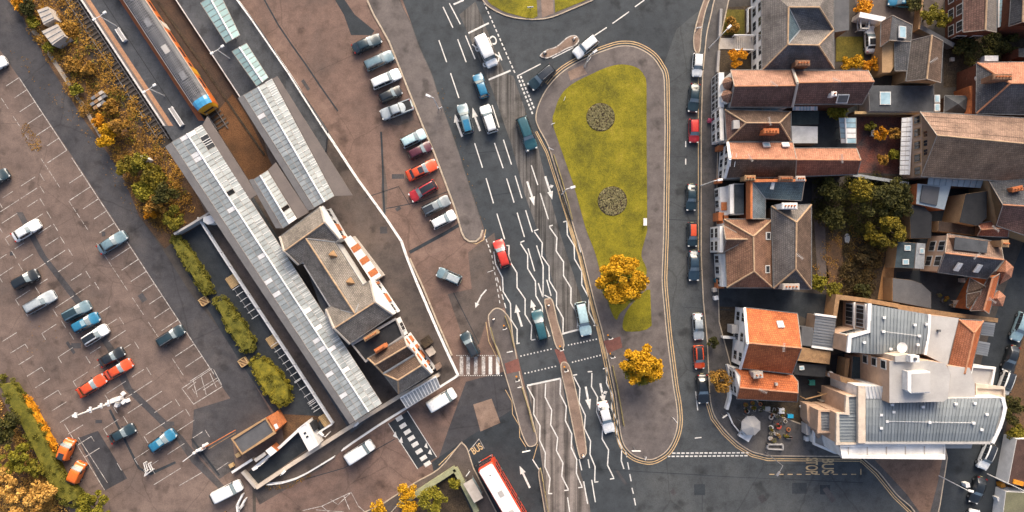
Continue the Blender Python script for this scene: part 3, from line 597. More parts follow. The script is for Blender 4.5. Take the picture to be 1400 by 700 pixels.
cover('scrub', '60,60 100,120 150,190 190,250 235,300 255,270 215,200 160,110 110,40', 60, 2600, M['L_olive'], .5)
k = 0
for x, y, r, h, mt, lb in ((30, 4, 1.6, 2, 'L_orange', 'orange bush at the top left corner of the car park'), (36, 10, 1.4, 2.5, 'L_dark', 'dark green bush behind the small huts'), (45, 30, 1.0, 1.6, 'L_lime', 'yellow bush beside the upper hut'), (66, 64, 1.0, 1.5, 'L_lime', 'yellow bush below the lower hut'), (85, 44, 1.5, 1.8, 'L_rust', 'rusty bush between huts and railway'), (104, 122, 1.0, 1.5, 'L_lime', 'yellow shrub left of the pallet stack'), (148, 186, 1.9, 3, 'L_yellow', 'bright yellow bush where the embankment bends'), (165, 172, 1.6, 3, 'L_rust', 'russet bush right of the bright yellow bush'), (172, 228, 1.8, 3, 'L_mustard', 'mustard tree left of the white box'), (192, 222, 1.7, 4, 'L_olive', 'green tree under the white signal box'), (208, 240, 2.1, 4, 'L_mustard', 'large mustard coloured tree at the widest part of the embankment'), (226, 266, 2.1, 4.5, 'L_dark', 'dark green tree beside the brown ballast'), (196, 262, 2.0, 3.5, 'L_lime', 'yellow green tree at the car park edge of the embankment'), (212, 282, 1.9, 3.5, 'L_rust', 'russet tree low on the embankment'), (205, 291, 1.1, 1.5, 'L_orange', 'orange shrub spilling over the car park kerb'), (238, 298, 1.8, 3, 'L_olive', 'olive tree at the end of the embankment by the white fence'), (132, 165, 1.1, 1.6, 'L_orange', 'orange shrub by the car park kerb'), (120, 95, 1.3, 1.6, 'L_rust', 'brown bush beside the track'), (98, 88, 1.4, 1.5, 'L_rust', 'brown bramble patch in the middle of the embankment'), (150, 145, 1.3, 1.5, 'L_rust', 'brown bramble patch by the pallet stack')):
    tree('bush', lb, (x, y), r, h, M[mt], 'bushes on the railway embankment', clumps=14, size=.15, cat='bush')
# clipped hedges with box bodies
def hedge(label, s, h, m, group, n, cat='hedge', name='hedge'):
    pts = PW(P(s), h); c = sum((Vector((p.x, p.y, 0)) for p in pts), Vector())/len(pts); t = thing(name, label, cat, tuple(c), group)
    ce = Vector((c.x, c.y, 0)); inner = [ce+(Vector((p.x, p.y, 0))-ce)*.9 for p in pts]
    MB().prism(inner, 0, h-.25).ob('stems', M[m], t)
    cen = [tuple(W(x, y, h-.25-random.random()*.3)) for x, y in scatter(s, 46, h, 0, 0)]
    for i in range(len(pts)):
        a_, b_ = pts[i], pts[(i+1) % len(pts)]; L_ = (a_-b_).length
        for j in range(int(L_/.5)+1):
            p = a_.lerp(b_, random.random()); cen.append((p.x, p.y, random.uniform(.3, h-.25)))
    leaves('foliage', cen, [(.40, .40, .28)]*len(cen), n, .10, M[m], t); return t
HG = 'clipped hedges between car park and station path'
hedge('northernmost clipped hedge, starting at the end of the embankment trees', '231,326 240,321 262,346 287,391 288,400 277,402 262,378 238,342', 1.5, 'L_hedge', HG, 5200)
hedge('middle clipped hedge, yellow green, between the two small timber crates', '290,410 303,406 330,440 347,468 343,480 331,482 312,452', 1.5, 'L_hedge', HG, 5200)
hedge('southernmost clipped hedge, darkest and broadest, nearest the brick hut', '341,494 352,486 372,500 395,530 396,548 384,556 368,546 350,520', 1.7, 'L_olive', HG, 5600)
hedge('long clipped hedge along the lower left edge of the car park', '-8,517 10,516 27,545 46,576 66,615 84,655 107,680 110,690 96,696 82,688 60,650 40,608 18,565 2,538', 1.8, 'L_hedge', None, 11000)
hedge('rusty autumn hedge growing along the car park side of the long clipped hedge', '24,540 38,548 56,582 74,614 64,622 46,588', 1.3, 'L_orange', None, 3600)
area('woodland_floor', '-60,520 0,540 30,600 70,670 95,700 90,780 -60,780', M['soil'], .012)
cover('undergrowth', '-30,545 2,545 30,600 60,650 90,695 80,720 -30,720', 140, 13000, M['L_tan'], .7, (.7, 1.4))
for x, y, r, h, mt, lb in ((18, 628, 2.6, 5, 'L_lime', 'yellow green tree below the long hedge'), (4, 585, 2.4, 4.5, 'L_dark', 'dark tree at the left edge below the long hedge'), (30, 690, 2.8, 5.5, 'L_tan', 'russet tree in the bottom left corner'), (60, 672, 2.0, 4, 'L_tan', 'small brown tree beside the end of the long hedge'), (-2, 665, 2.6, 5.5, 'L_tan', 'orange tree cut by the left edge'), (125, 697, 2.6, 4, 'L_lime', 'yellow green bush at the bottom edge of the car park'), (48, 640, 1.5, 3, 'L_olive', 'olive shrub close to the long hedge')):
    tree('woodland_tree', lb, (x, y), r, h, M[mt], 'trees in the lower left corner', clumps=20, size=.16)
# flower beds
for c, r, lb in (((821, 160.5), 19.5, 'round flower bed of low grey green plants at the top of the green'), ((837, 275), 20.2, 'round flower bed of low grey green plants in the narrow middle of the green')):
    q = W(*c); t = thing('flower_bed', lb, 'flower bed', tuple(q), 'round flower beds in the lawn')
    MB().prism(ring((q.x, q.y), r*S), .1, .165).ob('bed_soil', M['dirt'], t)
    pts = [(q.x+r*S*.94*math.sqrt(u)*math.cos(v), q.y+r*S*.94*math.sqrt(u)*math.sin(v), .2) for u, v in RNG.random((560, 2))*np.array([1, 6.283])]
    leaves('bedding_plants', pts, [(.10, .10, .07)]*len(pts), 9000, .06, M['L_bed'], t, kind='stuff')
cover('undergrowth', '1112,244 1170,240 1240,246 1242,335 1215,345 1190,330 1150,315 1112,300', 120, 10000, M['L_dark'], 1.4, (.6, 1.2), .12)
cover('undergrowth', '1150,335 1205,335 1194,402 1152,400', 60, 4200, M['L_scrub'], .6, (.6, 1.0), .12)
cover('grass_tufts', '764,160 792,120 850,97 876,110 880,300 868,390 842,420 805,300', 420, 7000, M['grass'], .2, (.6, 1.3), .05)
cover('grass', '1112,290 1160,290 1215,330 1195,405 1110,385', 60, 2400, M['L_rust'], .18, (.4, .9), .07)
# ---------------------------------------------------------------- railway
def rail_line(p, q): return [Vector((p[0], p[1])), Vector((q[0], q[1]))]
D = Vector((.5500, .8352)); NN = Vector((.8352, -.5500))       # photo directions: along the platforms, across them
def S_(u, v, o=(236, 196)): return (o[0]+u*D.x+v*NN.x, o[1]+u*D.y+v*NN.y)
def along(x0, y): return (x0+.6587*y, y)                       # line parallel to the platforms through (x0, 0)
area('track_bed', [along(76, -60), along(112, -60), along(112, 200), along(88, 205), along(74, 160), along(72, 60)], M['ballast'], .014)
area('track_bed', [along(172, -60), along(241, -60), along(241, 175), (372, 235), (345, 262), (330, 245), along(172, 180)], M['ballastb'], .014)
area('track_bed', '292,158 318,128 338,158 372,226 350,256 338,242 300,182', M['rust'], .019)
def track(name, label, xs, y0, y1, step, m2):
    c = W(*along(sum(xs)/2, (y0+y1)/2)); t = thing(name, label, 'railway track', tuple(c), 'railway tracks')
    for x in xs:
        a, b = W(*along(x, y0)), W(*along(x, y1)); r = MB(); r.ribbon([a, b], .10, .10, .24); r.ob('rail', M['steel'], t)
    L = (W(*along(0, y1))-W(*along(0, y0))).length; n = int(L/step); rot = math.atan2(-D.y, D.x)
    a, b = W(*along(sum(xs)/2, y0)), W(*along(sum(xs)/2, y1)); me = MB(); me.box((0, 0, .06), (.26, 2.5, .12), rot); me = me.mesh('sleeper', m2)
    for i in range(n):
        p = a.lerp(b, (i+.5)/n); o = bpy.data.objects.new('sleeper', me); C.objects.link(o); o.parent = t; o.location = (p.x-c.x, p.y-c.y, 0)
    return t
track('railway_track', 'empty railway track between the scrub embankment and the tan edged platform', (91, 106.5), -60, 190, .68, M['sleeper'])
track('railway_track', 'railway track under the orange train', (181, 196.5), -60, 176, .68, M['sleeper'])
ct = MB(); ct.ribbon(PW([along(213, -60), along(222, 212)]), .3, .02, .12); tag(ct.ob('cable_trough', M['dirt']), 'dark cable trough running along the rusty empty track bed', 'cable trough')
# platforms (top at .9 m)
def platform(label, s, strips):
    pts = PW(s, .9); c = sum(pts, Vector())/len(pts); t = thing('platform', label, 'platform', (c.x, c.y, 0), 'station platforms')
    MB().prism(pts, 0, .9).ob('deck', M['platform'], t)
    for nm, x0, x1, y0, y1, m in strips:
        MB().prism(PW([along(x0, y0), along(x1, y0), along(x1, y1), along(x0, y1)], .906), .85, .906).ob(nm, M[m], t)
    return t
platform('island platform with white and tan left edge and orange right edge', [along(110, -60), along(172, -60), along(172, 172), (520, 560), (480, 592), along(110, 176)],
         [('edge_line', 110, 113, -60, 172, 'edge'), ('grey_strip', 113.2, 116.5, -60, 172, 'taupe'), ('tan_strip', 116.7, 123.5, -60, 172, 'tanstrip'), ('orange_strip', 163, 171, -60, 165, 'orangestrip'), ('drain', 140, 141, -60, 172, 'felt')])
platform('platform with white edge and teal roofed shelters', [along(240, -60), (300, -60), (325, 0), (352, 35), (447, 178), (440, 262), along(240, 205), along(240, 176)], [('edge_line', 240, 241.6, -60, 225, 'edge')])
# train
tr = thing('train', 'orange passenger train with ribbed grey roof, blue cab top and yellow front', 'train', (0, 0, 0), None, 0, True)
fr = W(283.5, 147.5, 2.2); ang = math.atan2(-D.y, D.x); tr.location = (fr.x, fr.y, 0); tr.rotation_euler = (0, 0, ang)
prof = [(1.36, .9), (1.42, 1.6), (1.40, 2.4), (1.30, 3.1), (1.12, 3.42), (.72, 3.64), (0, 3.72)]; full = prof+[(-a, b) for a, b in prof[-2::-1]]
def loft(mb, xs, prf, mi=0, sc=None):
    b = len(mb.v); n = len(prf)
    for k, x in enumerate(xs):
        f = sc[k] if sc else 1
        mb.v += [(x, y*f, .9+(z-.9)*(f if f > .8 else f)) for y, z in prf]
    for k in range(len(xs)-1):
        for i in range(n-1): mb.f.append([b+k*n+i, b+k*n+i+1, b+(k+1)*n+i+1, b+(k+1)*n+i]); mb.m.append(mi)
sideA = full[:4]; sideB = full[-4:]; roofp = full[3:-3]
M['train_or'] = paint('train_orange', (.62, .15, .025)); M['train_blue'] = paint('train_blue', (.06, .30, .52)); M['train_yel'] = paint('train_yellow', (.72, .36, .02)); M['train_white'] = paint('train_white', (.75, .70, .62))
b = MB(); loft(b, [-26, -.5, 0], sideA, sc=[1, 1, .95]); loft(b, [-26, -.5, 0], sideB, sc=[1, 1, .95]); b.box((-13, 0, .75), (25.5, 2.5, .5)); b.ob('body', M['train_or'], tr)
b = MB(); loft(b, [-26, -1.25], roofp)
b.ob('roof', M['trainroof'], tr)
ribs = MB()
for i in range(9):
    y = -.96+i*.24; z = 3.72-.30*(y/1.1)**2*.9
    ribs.box((-13.9, y, z+.015), (24.2, .10, .06))
ribs.ob('roof_ribs', M['grey_metal'], tr, kind='stuff')
rx = MB()
for i in range(66): rx.box((-2.0-i*.36, 0, 3.735), (.05, 1.9, .04))
rx.ob('roof_cross_ribs', M['dark_metal'], tr, kind='stuff')
b = MB(); loft(b, [-1.25, -.7, .02], roofp, sc=[1.0, 1.0, .95]); b.ob('cab_roof', M['train_blue'], tr)
b = MB(); pr = [(y*.94, .9+(z-.9)*.94) for y, z in full]; b.add([(.0, y, z) for y, z in pr]+[(.35, y*.82, .9+(z-.9)*.72) for y, z in pr], [[i, i+1, len(pr)+i+1, len(pr)+i] for i in range(len(pr)-1)]+[list(range(len(pr), 2*len(pr)))[::-1]]); f_ = b.ob('front_panel', M['train_yel'], tr)
MB().box((.36, 0, 2.15), (.04, 1.6, .5)).ob('cab_window', M['glass'], tr)
for sg in (-1, 1):
    MB().box((.37, sg*.8, 1.3), (.05, .3, .16)).ob('headlight', M['lamp'], tr)
    for k in range(8):
        MB().box((-3.5-k*2.7, sg*1.415, 2.2), (1.7, .03, .75)).ob('window', M['glass'], tr)
    for k in range(3): MB().box((-5.6-k*8.1, sg*1.43, 1.95), (1.2, .03, 2.0)).ob('door', M['train_white' if k == 1 else 'train_yel'], tr)
    MB().box((-13, sg*1.34, 3.12), (24, .05, .14)).ob('cant_rail_stripe', M['train_white'], tr)
for x in (-5.2, -9.8, -14.4, -19): MB().box((x, 0, 3.76), (1.3, .8, .12)).ob('roof_vent', M['mem' if x == -9.8 else 'grey_metal'], tr)
for x in (-3.2, -21): MB().box((x, 0, .42), (2.6, 2.2, .5)).ob('bogie', M['dark_metal'], tr)
# canopies with individual panes
pane_meshes = {}
def lerp2(q, u, v):
    a = Vector(q[0])*(1-v)+Vector(q[1])*v; b_ = Vector(q[3])*(1-v)+Vector(q[2])*v
    return a*(1-u)+b_*u
def canopy(label, quad, ridge, cols, rows, ze=4.6, zr=5.2, strips=(), missing=(), group='glazed station canopies', name='station_canopy', pm='pane', bright=.06, cat='canopy', posts=6):
    """quad: photo px TL,TR,BR,BL of the glazing; cols: list of (v0,v1) across; u runs along"""
    def hz(v): return ze+(zr-ze)*(v/ridge if v <= ridge else (1-v)/max(1e-6, 1-ridge))
    def pt(u, v, dz=0):
        p = lerp2(quad, u, v); z = hz(v)+dz; return W(p.x, p.y, z)
    c = W(*lerp2(quad, .5, .5), 0); t = thing(name, label, cat, (c.x, c.y, 0), group)
    for ci, (v0, v1) in enumerate(cols):
        dv = (v1-v0)*.035
        for r in range(rows):
            if (ci, r) in missing: continue
            u0, u1 = (r+.07)/rows, (r+.93)/rows; dz = random.uniform(0, .03)
            q = [pt(u0, v0+dv, dz), pt(u0, v1-dv, dz), pt(u1, v1-dv, dz), pt(u1, v0+dv, dz)]
            mb = MB(); mb.add(q+[Vector((p.x, p.y, p.z-.04)) for p in q], [[3, 2, 1, 0], [0, 1, 5, 4], [1, 2, 6, 5], [2, 3, 7, 6], [3, 0, 4, 7]])
            if random.random() < bright: mm = M['white_metal']
            else: mm = M[pm]
            mb.ob('pane', mm, t)
    fr_ = MB()
    for r in range(rows+1):
        u = r/rows
        for v0, v1 in cols: fr_.tube(pt(u, v0, -.03), pt(u, v1, -.03), .025, 4)
    vs_ = sorted({v for c_ in cols for v in c_})
    for v in vs_:
        if abs(v-ridge) > 1e-3: fr_.tube(pt(0, v, -.02), pt(1, v, -.02), .04, 4)
    fr_.ob('glazing_bars', M['conc'], t, kind='stuff')
    if name == 'glazed_lean_to':
        wb = MB()
        for r in range(rows+1): wb.tube(pt(r/rows, cols[0][0], .03), pt(r/rows, cols[0][1], .03), .07, 4)
        wb.ob('white_bars', M['white_metal'], t, kind='stuff')
    if len(cols) == 4:
        wb = MB()
        for r in range(rows+1):
            for k_ in (0, .5):
                if random.random() < (.62 if k_ == 0 else .40): u = min(1, (r+k_)/rows); wb.tube(pt(u, cols[3][0], .03), pt(u, cols[3][1], .03), .045, 4)
            if random.random() < .12: wb.tube(pt(r/rows, cols[2][0], .03), pt(r/rows, cols[2][1], .03), .045, 4)
        wb.ob('white_bars', M['white_metal'], t, kind='stuff')
    rr = MB(); rr.tube(pt(0, ridge, .05), pt(1, ridge, .05), .12, 6); rr.ob('ridge_cap', M['white_metal'], t)
    for nm, q, z, m in strips:
        MB().prism(PW(q, z), z-.18, z).ob(nm, M[m], t)
    for i in range(posts):
        p = pt((i+.5)/posts, ridge, 0); MB().tube((p.x, p.y, 0), (p.x, p.y, zr-.1), .09, 8).ob('post', M['grey_metal'], t)
    return t
qa = [S_(-2, 0), (276, 171), S_(454, 43.5), S_(454, 0)]
canopy('longest glazed canopy, over the island platform, running the whole length of the station', qa, .50, [(0, .25), (.25, .5), (.5, .75), (.75, 1)], 66, strips=[
    ('gutter_strip', [S_(-2, -11), S_(-2, -.8), S_(454, -.8), S_(454, -9)], 4.6, 'slab_grey'),
    ('boarded_strip', [(277, 170.5), S_(-5, 60), S_(122, 58), S_(122, 44.5)], 4.62, 'taupe')], missing={(3, 2), (3, 3), (3, 4), (2, 14)}, posts=14)
canopy('glazed canopy on the right beside the white picket edge and the forecourt fence', [(333, 130), (372, 108), (457, 268), (430, 284)], .50, [(0, .25), (.25, .5), (.5, .75), (.75, 1)], 27, strips=[
    ('gutter_strip', [(325, 134), (332, 130), (429.5, 285), (421, 288)], 4.6, 'slab_grey'), ('boarded_strip', [(373, 107.5), (379, 104), (482, 267), (458, 268)], 4.62, 'taupe')])
canopy('short glazed canopy in the middle between the two long ones', [(347, 245), (366, 233), (406, 299), (387, 312)], .45, [(0, .45), (.45, 1)], 13, strips=[
    ('gutter_strip', [(340, 246), (346, 244.5), (386, 312), (377, 312)], 4.6, 'slab_grey'), ('boarded_strip', [(366.5, 232), (377, 222), (422, 290), (407, 299)], 4.62, 'taupe')], missing={(1, 9)}, posts=3)
for lb, q in (('teal roofed platform shelter at the top edge', [(274, 4), (299, -12), (328, 48), (309, 59)]), ('teal roofed platform shelter nearest the right hand canopy', [(317, 70), (337, 59), (367, 106), (351, 118)])):
    canopy(lb, q, .5, [(0, .5), (.5, 1)], 8, 2.9, 3.2, group='teal platform shelters', name='platform_shelter', pm='tealpane', bright=0, cat='shelter', posts=4)
# station building
def roofpart(root, verts, faces, mats, fm=None, name='roof', skirt=.22, label=None):
    """verts: (x,y,z) px at height; faces wound any way; adds a skirt along the open border"""
    V = [W(*v) for v in verts]; mb = MB(); F = []
    for f in faces:
        n = Vector()
        for i in range(len(f)):
            a_, b_ = V[f[i]], V[f[(i+1) % len(f)]]; n += a_.cross(b_)
        F.append(list(f) if n.z > 0 else list(f)[::-1])
    b0 = len(mb.v); mb.v += [tuple(v) for v in V]
    for k, f in enumerate(F): mb.f.append(f); mb.m.append(fm[k] if fm else 0)
    ed = {}
    for k, f in enumerate(F):
        for i in range(len(f)):
            e = (f[i], f[(i+1) % len(f)]); ed[e] = k
    for (a_, b_), k in ed.items():
        if (b_, a_) not in ed:
            p, q = V[a_], V[b_]; mb.add([p, q, (q.x, q.y, q.z-skirt), (p.x, p.y, p.z-skirt)], [[0, 3, 2, 1]], fm[k] if fm else 0)
    if name == 'roof':
        ve = MB()
        for (a_, b_), k in ed.items():
            if (b_, a_) in ed: continue
            p, q = V[a_], V[b_]; nd = (q-p); nd = Vector((nd.y, -nd.x, 0)).normalized()
            if abs(p.z-q.z) < .15: MB().tube(p+nd*.05-Vector((0, 0, .04)), q+nd*.05-Vector((0, 0, .04)), .075, 5).ob('gutter', M['gutter'], root)
            else: ve.tube(p+Vector((0, 0, .02)), q+Vector((0, 0, .02)), .07, 4)
        if ve.f: ve.ob('verge', M['verge'], root)
    return mb.ob(name, mats, root, uvs=True, label=label)
def ridgecaps(root, lines, m='ridge', r=.13, name='ridge_tiles'):
    mb = MB()
    for a_, b_ in lines: mb.tube(W(*a_)+Vector((0, 0, .02)), W(*b_)+Vector((0, 0, .02)), r, 6)
    return mb.ob(name, M[m], root)
def walls(root, xy_world, z0, z1, m, name='wall', inset=.22, cap=True):
    c = sum((Vector((p[0], p[1])) for p in xy_world), Vector((0, 0)))/len(xy_world)
    pts = []
    for p in xy_world:
        v = Vector((p[0], p[1]))-c; pts.append(c+v*(1-inset/max(1., v.length)))
    return MB().prism(pts, z0, z1).ob(name, M[m], root)
def window(root, a, b, t, z0, z1, wd, frame='frame', glass='glass', bars=1, proud=.04, side=1, name='window'):
    """window on the wall foot line a-b (world), centre at fraction t; side picks the outward normal"""
    a, b = Vector((a[0], a[1])), Vector((b[0], b[1])); d = (b-a).normalized(); n = Vector((-d.y, d.x))*side; c = a+(b-a)*t; rot = math.atan2(d.y, d.x)
    f = MB(); q = c+n*proud
    f.box((q.x, q.y, (z0+z1)/2), (wd+.30, .10, z1-z0+.30), rot)
    fo = f.ob(name, M[frame], root)
    q = c+n*(proud+.045); nb = bars+1; pw = (wd-.06*bars)/nb
    for k in range(nb):
        off = -wd/2+pw/2+k*(pw+.06); e = q+d*off
        MB().box((e.x, e.y, (z0+z1)/2), (pw, .05, z1-z0), rot).ob('window_pane', M[glass], fo)
    return fo
def skylight(root, px, z, sx, sy, rot=0., tilt=None, glass='skypane'):
    """roof window centred at photo px, at height z; tilt=(slope, azimuth of the upward normal's lean, degrees)"""
    p = W(px[0], px[1], z); R = Matrix.Rotation(rot, 4, 'Z')
    if tilt: R = Matrix.Rotation(math.radians(tilt[0]), 4, Vector((-math.sin(math.radians(tilt[1])), math.cos(math.radians(tilt[1])), 0))) @ R
    def mk(nm, sx_, sy_, z0, z1, m, par):
        mb = MB(); mb.box((0, 0, (z0+z1)/2), (sx_, sy_, z1-z0)); mb.v = [tuple(p+R.to_3x3() @ Vector(v)) for v in mb.v]; return mb.ob(nm, m, par)
    f = mk('skylight', sx, sy, -.12, .10, M['frame'], root); mk('window_pane', sx-.22, sy-.22, .02, .125, M[glass], f); return f
def chimney(root, px, z0, z1, sx, sy, rot=0., m='brickbr', pots=4):
    p = W(px[0], px[1], z1); mb = MB(); mb.box((p.x, p.y, (z0+z1)/2), (sx, sy, z1-z0), rot); mb.box((p.x, p.y, z1-.18), (sx+.16, sy+.16, .14), rot)
    o = mb.ob('chimney', M[m], root, uvs=True); ax = Vector((math.cos(rot), math.sin(rot))) if sx >= sy else Vector((-math.sin(rot), math.cos(rot))); L = max(sx, sy)
    for k in range(pots):
        e = ax*(((k+.5)/pots-.5)*L*.86); MB().tube((p.x+e.x, p.y+e.y, z1), (p.x+e.x, p.y+e.y, z1+.38), .12, 8, r2=.10).ob('chimney_pot', M['brickor'], o)
    return o
sb = thing('station_building', 'long white and orange brick station building with slate roofs and three cross gables', 'station', tuple(W(490, 405)))
E, Rg = 5.4, 7.3
# north wing, main range, south wing
vN = [(383, 324, E), (438, 283, E), (463, 326, E), (408, 362, E), (388.6, 343.6, Rg), (444, 304, Rg)]
roofpart(sb, vN, [(0, 1, 5, 4), (4, 5, 2, 3)], [M['t_station']]); vM = [(456, 328, E), (500, 397, E), (455, 423, E), (414, 357, E), (418, 326, Rg-.02), (485, 428.6, Rg-.02)]
roofpart(sb, vM, [(0, 1, 5, 4), (4, 5, 2, 3)], [M['t_station']])
vS = [(446, 423, E), (506, 384, E), (537, 430, E), (478, 470, E), (457, 449, Rg), (513, 413, Rg)]
roofpart(sb, vS, [(0, 1, 5, 4), (4, 5, 2, 3)], [M['t_station']])
ridgecaps(sb, [((388.6, 343.6, Rg), (444, 304, Rg)), ((418, 326, Rg), (485, 428.6, Rg)), ((457, 449, Rg), (513, 413, Rg))])
ridgecaps(sb, [((418, 326, Rg), (458, 331, E)), ((485, 428.6, Rg), (455, 421, E)), ((485, 428.6, Rg), (499, 396, E))], 'lead', .07, 'valley_flashing')
def F2(p, z): q = W(p[0], p[1], z); return Vector((q.x, q.y))
for v in (vN, vS):
    g_ = [F2(v[i], v[i][2]) for i in (0, 1, 2, 3)]; walls(sb, g_, 0, E-.05, 'render_white', inset=.12)
    for (i, j, k) in ((1, 2, 5), (0, 3, 4)):
        a_, b_, c_ = W(*v[i]), W(*v[j]), W(*v[k]); n = Vector(((b_-a_).y, -(b_-a_).x, 0)).normalized()*.05; cc = W(490, 405)
        if i == 0: n = -n if n.dot(a_-cc) < 0 else n
        MB().add([a_, b_, c_, a_-n*3, b_-n*3, c_-n*3], [[0, 1, 2], [2, 1, 0], [5, 4, 3]]).ob('gable', M['render_white'], sb)
        cp = MB(); cp.tube(a_+Vector((0, 0, .1)), c_+Vector((0, 0, .1)), .16, 5); cp.tube(b_+Vector((0, 0, .1)), c_+Vector((0, 0, .1)), .16, 5); cp.ob('coping', M['conc'], sb)
walls(sb, [F2(v, E) for v in vM[:4]], 0, E-.05, 'render_white', inset=.5)
for px in ((453, 349), (477, 386)):
    q = W(px[0], px[1], 6.6); MB().box((q.x, q.y, 6.5), (1.1, 1.1, .9), ang, taper=.12).ob('roof_vent', M['wood'], sb)
# flat dark roof between south wing and the twin gables
vf = [(481, 470), (541, 436), (552, 460), (500, 494)]
walls(sb, [F2(p, 4.4) for p in vf], 0, 4.4, 'render_white', inset=.05, name='flat_roof_block')
MB().prism([F2(p, 4.4) for p in vf], 4.38, 4.44).ob('flat_roof', M['felt'], sb)
cp = MB(); cp.ribbon([F2(p, 4.6) for p in vf], .3, 4.4, 4.8, closed=True); cp.ob('parapet', M['grey_render'], sb)
chimney(sb, (520, 476.5), 4.4, 6.2, 1.7, .55, math.radians(32), 'brickor', 5); chimney(sb, (507, 459), 4.4, 6.0, 2.2, .5, math.radians(32), 'tan_stone', 5)
# twin gables at the south end
Ev, Rv = 5.0, 6.6
vt = [(503, 490, Ev), (553, 461, Ev), (513, 499, Rv), (557, 473, Rv), (524, 511, Ev), (568, 484, Ev), (544, 520, Rv), (577, 499, Rv), (545, 538, Ev), (589, 511, Ev)]
roofpart(sb, vt, [(0, 1, 3, 2), (2, 3, 5, 4), (0, 2, 4), (4, 5, 7, 6), (6, 7, 9, 8), (4, 6, 8)], [M['t_dkbrown'], M['t_station']], [0, 0, 0, 0, 1, 1])
ridgecaps(sb, [(vt[2], vt[3]), (vt[6], vt[7]), (vt[2], vt[0]), (vt[2], vt[4]), (vt[6], vt[4]), (vt[6], vt[8])]); gu = MB()
gu.tube(W(524, 511, Ev+.06), W(568, 484, Ev+.06), .2, 6); gu.ob('valley_gutter', M['lead'], sb)
walls(sb, [F2(vt[i], Ev) for i in (0, 1, 9, 8)], 0, Ev-.05, 'render_white', inset=.15)
for i, j, k in ((1, 5, 3), (5, 9, 7)):
    a_, b_, c_ = W(*vt[i]), W(*vt[j]), W(*vt[k]); MB().add([a_, b_, c_], [[0, 1, 2], [2, 1, 0]]).ob('gable', M['render_white'], sb)
    cp = MB(); cp.tube(a_+Vector((0, 0, .1)), c_+Vector((0, 0, .1)), .15, 5); cp.tube(b_+Vector((0, 0, .1)), c_+Vector((0, 0, .1)), .15, 5); cp.ob('coping', M['conc'], sb)
# north-east front: windows, brick panels, cornices, flat canopies
def front(a, b, z, nwin, bricks, corn=True):
    a, b = F2(a, z), F2(b, z); L = (b-a).length; d = (b-a)/L; n = Vector((-d.y, d.x)); rot = math.atan2(d.y, d.x)
    a = a-n*.02; b = b-n*.02
    for k in range(nwin): window(sb, a, b, (k+.5)/nwin, 1.2, 3.6, 1.1, side=1)
    for t, wd in bricks:
        p = a+(b-a)*t+n*.06; MB().box((p.x, p.y, 2.5), (wd, .2, 4.6), rot).ob('brick_panel', M['brickor'], sb)
    if corn:
        for zc, w2 in ((z-.5, .55), (3.95, .4), (.45, .45)):
            p = (a+b)/2+n*.08; MB().box((p.x, p.y, zc), (L+.1, w2, .22), rot).ob('cornice', M['render_white'], sb)
front((438, 283), (463, 326), E, 3, ((.62, 1.1), (.95, .5))); front((506, 384), (537, 430), E, 3, ((.55, 1.4), (.1, .4)))
front((553, 461), (589, 511), Ev, 4, ((.12, .9), (.34, .6), (.55, 1.2), (.78, .5))); front((541, 436), (552, 460), 4.4, 1, (), False)
for q, z in (([(470, 327), (479, 322), (521, 377), (508, 385)], 3.6),):
    MB().prism(PW(q, z), z-.25, z).ob('front_canopy', M['render_white'], sb); MB().prism(PW(q, z), .2, 1.2).ob('front_steps', M['conc'], sb)
    for t in (.25, .55, .85):
        p = W(474+39*t+3, 325+56*t, z); MB().box((p.x, p.y, z+.02), (.9, 1.3, .06), ang).ob('brick_panel', M['brickor'], sb)
q = [(581, 479), (588, 475), (594, 484), (587, 488)]
MB().prism(PW(P('574,466 583,460 590,470 581,476'), 2.6), 0, 2.6).ob('side_porch', M['dirt'], sb); MB().prism(PW(q, 2.2), 0, 2.2).ob('bin_store', M['conc'], sb)
MB().prism(PW(P('594,500 600,497 603,503 597,507'), 1.6), 0, 1.6).ob('boiler_vent', M['island'], sb)
MB().prism(PW(P('417,361 421,358 458,418 446,424 461,458 478,471 474,476 452,462 440,424'), 4.0), 3.7, 4.0).ob('back_gutter_roof', M['feltw'], sb)
for p_, q_ in (((417, 361), (455, 422)), ((455, 422), (446, 426)), ((446, 426), (458, 455))): MB().tube(W(p_[0]-1, p_[1]+1, 5.3), W(q_[0]-1, q_[1]+1, 5.3), .14, 6).ob('gutter', M['mem'], sb)
# glazed lean-to
canopy('small glazed lean-to at the south end of the station building', [(547, 544), (556, 558), (602, 530), (596, 515)], .01, [(0.01, 1)], 12, 3.0, 3.4, group=None, name='glazed_lean_to', pm='lead', bright=0, cat='lean-to', posts=2)
# fences and walls
def fence(label, s, h, rails, m, gap=2.4, rw=.11, group=None, cat='fence', name='fence'):
    pts = PW(P(s)); t = thing(name, label, cat, (pts[0].x, pts[0].y, 0), group)
    for i in range(len(pts)-1):
        a_, b_ = pts[i], pts[i+1]; L = (b_-a_).length; n = max(1, int(L/gap))
        for k in range(n): p = a_.lerp(b_, k/n); MB().box((p.x, p.y, h/2), (.12, .12, h), 0).ob('post', M[m], t)
        for z in rails: MB().ribbon([a_, b_], rw, z-.12, z).ob('rail', M[m], t)
    p = pts[-1]; MB().box((p.x, p.y, h/2), (.12, .12, h), 0).ob('post', M[m], t); return t
def wall(label, s, h, wd, m, cap=None, group=None, cat='wall', name='garden_wall', z0=0.):
    pts = PW(P(s), h); t = thing(name, label, cat, (pts[0].x, pts[0].y, 0), group); mb = MB(); mb.ribbon(pts, wd, z0, h); mb.ob('wall', M[m], t)
    mb = MB(); mb.ribbon(pts, wd+.06, h+.002, h+.08); mb.ob('coping', M[cap or m], t); return t
M['fwhite'] = M['white_metal']
